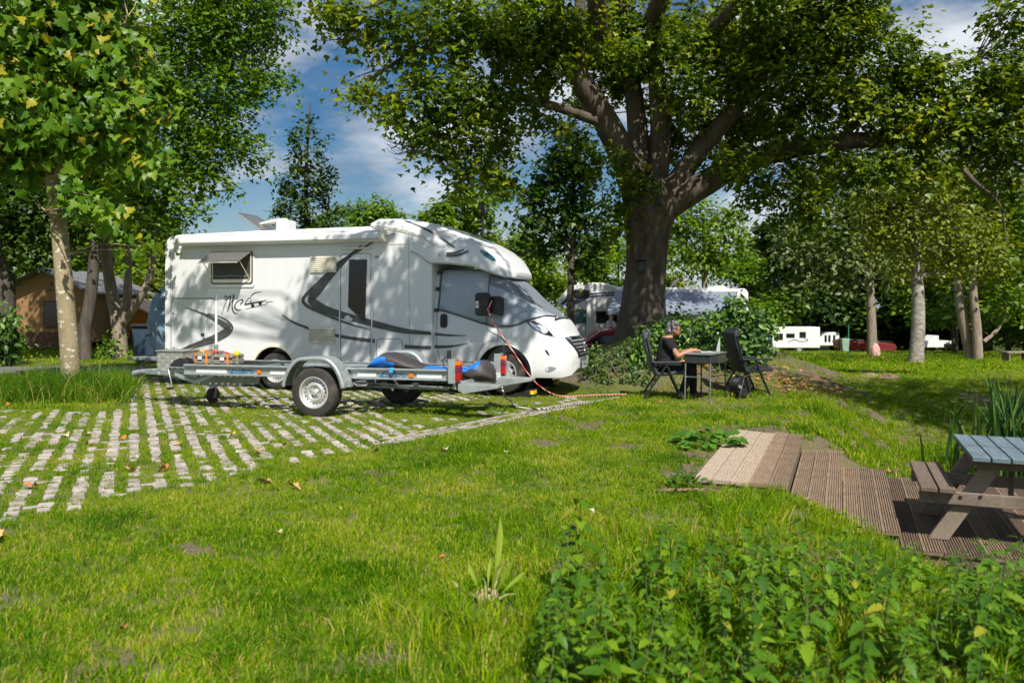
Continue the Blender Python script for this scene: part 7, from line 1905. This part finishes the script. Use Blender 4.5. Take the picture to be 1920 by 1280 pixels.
# far wood closing the horizon: one mass nobody could count
rw = np.random.default_rng(55); bl = []
for k in range(170):
    a = -1.25+2.5*k/169; d = rw.uniform(115, 150); x, y = d*math.sin(a), d*math.cos(a)
    z0 = tz(x, y); h = rw.uniform(5, 9)
    bl.append((x, y, z0+h*.5, 3.2, 3.2, h*.5)); bl.append((x+rw.uniform(-2,2), y+5, z0+h*.9, 3.0, 3, h*.35))
p_, n_, t_, _ = foliage_points(bl, 42000, rw, 1.1, 26, .7)
V, Fc, lt, ti = leaf_cloud(p_, n_, rw.uniform(.7, 1.4, len(p_)), t_, T_KITE, rw, .3)
tag(link('far_wood', np_mesh('far_wood', V, Fc, lt, MT['leaf_mid'], ti)), 'distant green wood closing the horizon', 'wood', kind='stuff')
# ------------------------------------------------------------------ vehicles and tents in the background
MT['blue_stripe'] = M('navy_stripe', (.012,.03,.10), .35, var=.1)
MT['awn'] = M('grey_awning_fabric', (.17,.20,.26), .6, var=.12, scale=3, bump=.1)
MT['redcar'] = M('dark_red_paint', (.22,.012,.016), .2, var=.08, coat=.6)
MT['canvas'] = M('tan_canvas', (.27,.155,.065), .85, var=.12, scale=3, bump=.25, bscale=6)
MT['canvas_roof'] = M('beige_canvas_roof', (.50,.36,.27), .85, var=.1, scale=3, bump=.2, bscale=5)
MT['canvas_orange'] = M('orange_canvas', (.50,.20,.035), .8, var=.15, scale=3, bump=.2, bscale=6)
MT['skirt'] = M('brown_canvas_skirt', (.12,.06,.03), .85, var=.15, scale=3)
MT['roof_grey'] = M('grey_roof_sheet', (.14,.145,.15), .7, var=.1)

# alcove motorhome: nose to the left, seen side on; local x to the right
A0 = gpt(1048, 27.5); A1 = gpt(1405, 27.0); axz = -.62
al = empty('alcove_motorhome', (A0[0], 27.6, axz), R(-2), 'alcove motorhome with blue stripes and open grey awning behind the great trunk', 'motorhome')
k_ = 27.5/1500
def ax(u): return (u-1048)*k_
def az(v): return EYE-(v-572)*k_-axz
mb = MB(); mb.prism([(ax(1100),.45),(ax(1402),.45),(ax(1402),az(548)),(ax(1396),az(541)),(ax(1160),az(537)),(ax(1130),az(530)),(ax(1085),az(529)),(ax(1066),az(540)),(ax(1050),az(560)),(ax(1048),az(574)),(ax(1060),az(580)),(ax(1100),az(582))], 0, 2.3); ab = mb.build('body', MT['white2'], al, bevel=.06, seg=3)
mb = MB(); mb.prism([(ax(1000),.40),(ax(1100),.40),(ax(1100),az(582)),(ax(1068),az(584)),(ax(1046),az(612)),(ax(1020),az(618)),(ax(1002),az(632))], .12, 2.15); mb.build('cab', MT['white2'], al, bevel=.06, seg=3)
def aw_win(u0, u1, v0, v1, mat=MT['glass'], y=0.0, r=.05, name='window'):
    mb = MB(); mb.prism(rrect(ax(u0), ax(u1), az(v1), az(v0), r), y-.015, y+.01); w_ = mb.build(name, MT['black'], al, bevel=.004)
    mb = MB(); mb.prism(rrect(ax(u0)+.05, ax(u1)-.05, az(v1)+.05, az(v0)-.05, r*.7), y-.022, y-.012); mb.build('pane', mat, w_)
aw_win(1076, 1106, 543, 559); aw_win(1118, 1158, 583, 606)
MT['cabglass'] = M('cab_glass', (.05,.12,.15), .08, var=.3, scale=4, spec=.8)
mb = MB(); mb.prism([(ax(1073),az(606)),(ax(1076),az(592)),(ax(1084),az(586)),(ax(1099),az(585)),(ax(1100),az(606))], .10, .125); mb.build('cab_window', MT['cabglass'], al, bevel=.004)
mb = MB(); mb.prism([(ax(1050),az(571)),(ax(1068),az(554)),(ax(1068),az(561)),(ax(1056),az(571))], -.006, .0); mb.build('stripe', MT['blue_stripe'], al)
for dv, w_ in ((0,.05),(4.5,.05)):
    mb = MB(); mb.ribbon(catmull([(ax(1062),az(571+dv*.4)),(ax(1085),az(562+dv)),(ax(1110),az(551+dv)),(ax(1165),az(548+dv))], 5), w_, -.008); mb.build('stripe', MT['blue_stripe'], al)
for dv in (0, 3, 6):
    mb = MB(); mb.ribbon([(ax(1360),az(569+dv)),(ax(1383),az(561+dv))], .03, -.008); mb.build('stripe', MT['blue_stripe'], al)
mb = MB(); mb.hexa([(ax(1155),-.05,az(545)),(ax(1378),-.05,az(549)),(ax(1350),-2.1,az(574)-.18),(ax(1130),-2.1,az(574)-.18),(ax(1155),-.05,az(545)+.03),(ax(1378),-.05,az(549)+.03),(ax(1350),-2.1,az(574)-.15),(ax(1130),-2.1,az(574)-.15)]); aw2 = mb.build('awning', MT['awn'], al)
mb = MB(); mb.box((ax(1240),-2.12,az(574)-.21),(4.1,.04,.10)); mb.build('awning_valance', MT['awn'], aw2)
mb = MB(); mb.box((ax(1267),-.08,az(545)),(4.2,.14,.12)); mb.build('awning_case', MT['white2'], al, bevel=.03)
for u in (1135, 1348):
    mb = MB(); mb.cyl((ax(u),-2.1,az(574)-.2),(ax(u),-2.1,.05),.02,8); mb.build('awning_leg', MT['steel'], aw2)
mb = MB(); mb.prism([(ax(1335),az(541)),(ax(1345),az(536)),(ax(1362),az(534)),(ax(1370),az(540))], .5, 1.5); mb.build('roof_box', MT['white2'], al, bevel=.03)
mb = MB(); mb.cyl((ax(1276),1,az(541)),(ax(1276),1,az(532)),.02,8); dm_ = mb.build('dish_mast', MT['steel'], al)
mb = MB(); mb.prism([(ax(1267),az(536)),(ax(1270),az(534)),(ax(1280),az(521)),(ax(1278),az(521))], .7, 1.3); mb.build('satellite_dish', MT['roof_grey'], dm_)
for u in (1040, 1330): wheel(al, (ax(u), .2, .34), .34, .2, .2, MT['rim'])

# red car, low in front of it
CRR = gpt(1135, 25.0); cz = tz(CRR[0], 25.0)
car = empty('red_car', (CRR[0], 25.0, -.62), 0, 'dark red car roof showing between the motorhome nose and great trunk', 'car')
def cx(u): return (u-1135)*25/1500
body_p = [(-1.0,.35),(3.1,.35),(3.15,.75),(2.9,.92),(2.2,1.0),(1.5,1.42),(.3,1.50),(-.35,1.32),(-.80,1.02),(-1.0,.85)]
mb = MB(); mb.prism([(-.98,.32),(3.1,.32),(3.15,.72),(2.95,.90),(2.2,.96),(-.72,.98),(-.95,.86)], .0, 1.75); mb.build('body', MT['redcar'], car, bevel=.08, seg=3)
mb = MB(); mb.loft([[(x*1.0, y, z) for (x, z) in pts] for y, pts in ((.10,[(-.70,.97),(2.15,.95),(1.5,1.33),(.4,1.44),(-.15,1.34)]),(.30,[(-.72,.97),(2.2,.95),(1.55,1.38),(.4,1.50),(-.2,1.40)]),(1.45,[(-.72,.97),(2.2,.95),(1.55,1.38),(.4,1.50),(-.2,1.40)]),(1.65,[(-.70,.97),(2.15,.95),(1.5,1.33),(.4,1.44),(-.15,1.34)]))]); mb.build('cabin', MT['redcar'], car, bevel=.05, seg=2)
mb = MB(); mb.hexa([(-.50,.06,1.0),(.45,.06,1.0),(.45,.10,1.0),(-.50,.10,1.0),(-.02,.14,1.34),(.45,.14,1.40),(.45,.18,1.40),(-.02,.18,1.34)]); mb.build('side_window', MT['glass'], car)
mb = MB(); mb.hexa([(.52,.06,1.0),(1.75,.06,1.0),(1.75,.10,1.0),(.52,.10,1.0),(.52,.14,1.40),(1.38,.14,1.33),(1.38,.18,1.33),(.52,.18,1.40)]); mb.build('side_window', MT['glass'], car)
for x in (-.25, 2.3): wheel(car, (x, .14, .31), .31, .2, .2, MT['rim'])

# far white motorhome with small windows
def far_van(base_u, Y, u0, u1, vtop, vbot, label, stripes=True):
    x0 = (u0-960)/1500*Y; zb = EYE-(vbot-572)/1500*Y; k = Y/1500
    t = empty('far_motorhome', (x0, Y, zb), 0, label, 'motorhome')
    def lx(u): return (u-u0)*k
    def lz(v): return EYE-(v-572)*k-zb
    mb = MB(); mb.prism([(lx(u0)+.0,.5),(lx(u1),.5),(lx(u1),lz(vtop)),(lx(u0)+1.6,lz(vtop)),(lx(u0)+1.25,lz(vtop)-.25),(lx(u0)+1.2,1.75),(lx(u0)+.75,1.5),(lx(u0)+.15,1.2)], 0, 2.2); mb.build('body', MT['white2'], t, bevel=.08, seg=2)
    return t, lx, lz
fv, lx, lz = far_van(1480, 86, 1422, 1538, 613, 661, 'white motorhome with three small windows far across the lawn')
for (u0, u1, v0, v1) in ((1451,1468,625,637),(1474,1490,625,633),(1499,1511,622,633)):
    mb = MB(); mb.prism(rrect(lx(u0), lx(u1), lz(v1), lz(v0), .06), -.03, .02); w_ = mb.build('window', MT['black'], fv)
    mb = MB(); mb.prism(rrect(lx(u0)+.09, lx(u1)-.09, lz(v1)+.09, lz(v0)-.09, .05), -.045, -.02); mb.build('pane', MT['glass'], w_)
mb = MB(); mb.prism([(lx(1436),lz(640)),(lx(1447),lz(640)),(lx(1447),lz(629)),(lx(1441),lz(629))], -.02, .02); mb.build('cab_window', MT['cabglass'], fv)
mb = MB(); mb.ribbon(catmull([(lx(1478),lz(641)),(lx(1490),lz(636)),(lx(1500),lz(640)),(lx(1515),lz(638)),(lx(1508),lz(633))], 4), .08, -.03); mb.build('stripe', MT['seam'], fv)
for u in (1438, 1499): wheel(fv, (lx(u), .15, .36), .40, .25, .22, MT['rim'])
fv2, lx, lz = far_van(1560, 92, 1528, 1574, 623, 656, 'second white van half hidden behind the far motorhome')
for u in (1546, 1553, 1562):
    mb = MB(); mb.prism(rrect(lx(u), lx(u)+.25, lz(641), lz(628), .05), -.03, .02); mb.build('window', MT['glass'], fv2)
# covered red boat / trailer and parked dark car
def hull(u0, u1, Y, vtop, vbot, mat, label, name, mat2):
    x0 = (u0-960)/1500*Y; zb = EYE-(vbot-572)/1500*Y; L_ = (u1-u0)*Y/1500; h = (vbot-vtop)*Y/1500
    t = empty(name, (x0, Y, zb), 0, label, 'car' if 'car' in name else 'boat')
    mb = MB(); mb.prism([(0,h*.95),(.2,h*.35),(.7,h*.15),(L_-.3,h*.15),(L_,h*.4),(L_,h*.62),(L_*.9,h*.8),(L_*.5,h*.9)], 0, 1.7); mb.build('hull', mat, t, bevel=.1)
    mb = MB(); mb.prism([(.1,h*.93),(L_*.5,h*.91),(L_*.9,h*.81),(L_*.86,h*.98),(L_*.5,h*1.05),(L_*.2,h*1.04)], .1, 1.6); mb.build('cover', mat2, t, bevel=.1)
    for x in (.9, L_-.8): wheel(t, (x, .1, .30), .30, .2, .18, MT['black'])
hull(1572, 1634, 80, 637, 663, M('red_hull', (.20,.015,.012), .35), 'dark red covered boat on a trailer left of the lawn trunk', 'covered_boat', MT['black'])
hull(1640, 1682, 82, 640, 663, M('maroon_paint', (.16,.02,.02), .3), 'maroon car parked right of the lawn trunk', 'parked_car', MT['blackgloss'])
# caravan between the trees
fc, lx, lz = far_van(1760, 80, 1738, 1793, 639, 661, 'low white caravan behind the birch and twin trunks')
mb = MB(); mb.prism(rrect(lx(1770), lx(1784), lz(652), lz(645), .05), -.03, .02); mb.build('window', MT['glass'], fc)
# litter bin on post
BN = gpt(1591, 47.0)
bn = empty('litter_bin', (BN[0], 47.0, BN[2]), 0, 'pale green litter bin on a post on the right lawn', 'bin')
mb = MB(); mb.cyl((0,0,0),(0,0,1.9),.035,10); mb.build('post', M('green_post', (.03,.16,.09), .5), bn, smooth=50)
mb = MB(); mb.loft([[(-.10-w_,-.28,z),(.0+w_-.45,-.28,z),(.0+w_-.45,.05,z),(-.10-w_,.05,z)] for z, w_ in ((.35,.34),(1.1,.40))]); mb.build('bin', M('bin_green', (.22,.34,.24), .5), bn, bevel=.02)
# red and white sack at the tree foot
SK = gpt(1642, 52); sk_o = empty('marker_sack', (SK[0], 52, SK[2]), 0, 'small red and white bag at the foot of the lawn trunk', 'bag')
mb = MB(); mb.loft([[(.28*w_*math.cos(a), .2*w_*math.sin(a), z) for a in np.linspace(0, 6.28, 13)[:-1]] for z, w_ in ((0,1),(.3,1.1),(.6,.8),(.8,.35))]); mb.build('bag', M('pinkish_bag', (.55,.30,.28), .7, var=.4, scale=5), sk_o, smooth=60)
# molehills
for (u, Y, lab) in ((1631,17.6,'left of two small dark molehills on the sunny lawn'),(1667,16.9,'right of two small dark molehills on the sunny lawn')):
    x = (u-960)/1500*Y; mb = MB(); rings = []
    for z, w_ in ((-.02,.22),(.03,.17),(.06,.09),(.075,.02)): rings.append([(w_*math.cos(a)*(1+.15*math.sin(3*a+z*40)), w_*.8*math.sin(a), z) for a in np.linspace(0, 6.28, 15)[:-1]])
    mb.loft(rings); o = mb.build('molehill', MT['soil'], None, smooth=60); o.location = (x, Y, tz(x, Y)+.03); tag(o, lab, 'molehill', 'molehills')
# low picnic bench far right
FB_ = gpt(1905, 33); fb = empty('low_bench', (FB_[0], 33, FB_[2]), R(15), 'small grey bench at the far right edge of the lawn', 'bench')
mb = MB(); mb.box((0,0,.42),(1.3,.4,.06)); mb.build('seat', MT['oldwood'], fb)
for x in (-.5,.5):
    mb = MB(); mb.box((x,0,.2),(.08,.35,.40)); mb.build('leg', MT['oldwood2'], fb)
# lamp post behind the motorhome
LPX = (905-960)/1500*24; lpz = tz(LPX, 24)
lpst = empty('lamp_post', (LPX, 24, lpz), 0, 'black lamp post rising behind the motorhome nose', 'lamp post')
mb = MB(); mb.cyl((0,0,0),(0,0,EYE-(398-572)/1500*24-lpz),.045,10,r1=.035); mb.build('pole', MT['black'], lpst, smooth=50)
mb = MB(); mb.box((0,0,EYE-(390-572)/1500*24-lpz),(.14,.14,.40)); mb.build('lantern', MT['blackgloss'], lpst, bevel=.03)
mb = MB(); mb.tube([(.07,0,4.2-lpz),(.14,0,4.35-lpz),(.10,0,4.52-lpz)], .015, 6); mb.build('bracket', MT['black'], lpst)

# safari tents
def tent(u0, u1, Y, veave, vridge, vbase, mw, mr, label, depth=4.0, window=None, flaps=False):
    x0 = (u0-960)/1500*Y; x1 = (u1-960)/1500*Y; zb = tz((x0+x1)/2, Y); L_ = x1-x0
    he = EYE-(veave-572)/1500*Y-zb; hr = EYE-(vridge-572)/1500*Y-zb
    t = empty('safari_tent', (x0, Y, zb), 0, label, 'tent')
    mb = MB(); mb.prism([(0,.25),(L_,.25),(L_,he),(L_/2,hr-.03),(0,he)], 0, depth); mb.build('canvas_wall', mw, t, bevel=.03)
    mb = MB(); mb.prism([(-.45,he-.25),(-.45,he-.19),(L_/2,hr+.06),(L_+.45,he-.19),(L_+.45,he-.25),(L_/2,hr)], -.5, depth+.4); mb.build('roof', mr, t)
    mb = MB(); mb.prism([(-.03,.05),(L_+.03,.05),(L_+.0,.62),(0,.62)], -.03, .0); mb.build('skirt', MT['skirt'], t)
    mb = MB()
    for x in np.linspace(.2, L_-.2, 4): mb.box((x, .3, .03), (.18, .18, .45))
    mb.each('footing', MT['oldwood2'], t)
    for (a, b_, c, d) in (window or []):
        mb = MB(); mb.prism([(a,b_),(c,b_),(c,d),(a,d)], -.03, -.005); w_ = mb.build('window', MT['skirt'], t)
        mb = MB(); mb.prism([(a+.06,b_+.06),(c-.06,b_+.06),(c-.06,d-.06),(a+.06,d-.06)], -.045, -.03); mb.build('pane', MT['glass'], w_)
    return t, he, L_
tent(12, 162, 27.5, 538, 506, 655, MT['canvas'], MT['roof_grey'], 'large brown safari tent with dark windows at left', window=[(.05,1.05,.35,1.75),(1.28,.75,2.15,1.70)])
t2, he2, L2 = tent(172, 300, 29.5, 590, 562, 660, MT['canvas_orange'], MT['canvas_roof'], 'orange tent with beige roof behind the multi-stemmed tree')
for (xa, xb) in ((.35,.05),(1.3,.9),(1.0,1.45)):
    mb = MB(); mb.bar((xa,-.25,1.25),(xb,-.25,.15),.05,.05); mb.build('veranda_brace', MT['oldwood2'], t2)
for xa in (.0, 1.2, L2):
    mb = MB(); mb.bar((xa,-.35,0),(xa,-.35,he2-.2),.08,.08); mb.build('veranda_post', MT['oldwood'], t2)
# dark waste bin by the motorhome rear
WB_ = gpt(281, 21.0); wbn = empty('waste_bin', (WB_[0]-.05, 21.0, WB_[2]), 0, 'dark blue wheeled bin behind the motorhome rear', 'bin')
mb = MB(); mb.loft([[(-w_,-w_,z),(w_,-w_,z),(w_,w_,z),(-w_,w_,z)] for z, w_ in ((.08,.24),(.98,.30))]); mb.build('bin', M('bin_blue', (.03,.055,.085), .5), wbn, bevel=.03)
mb = MB(); mb.box((0,-.02,1.02),(.64,.66,.07)); mb.build('lid', MT['black'], wbn, bevel=.02)
for s in (-.2, .2):
    mb = MB(); mb.cyl((s-.03,.26,.08),(s+.03,.26,.08),.09,14); mb.build('wheel', MT['black'], wbn, smooth=40)
print('OBJECTS', len(bpy.data.objects))
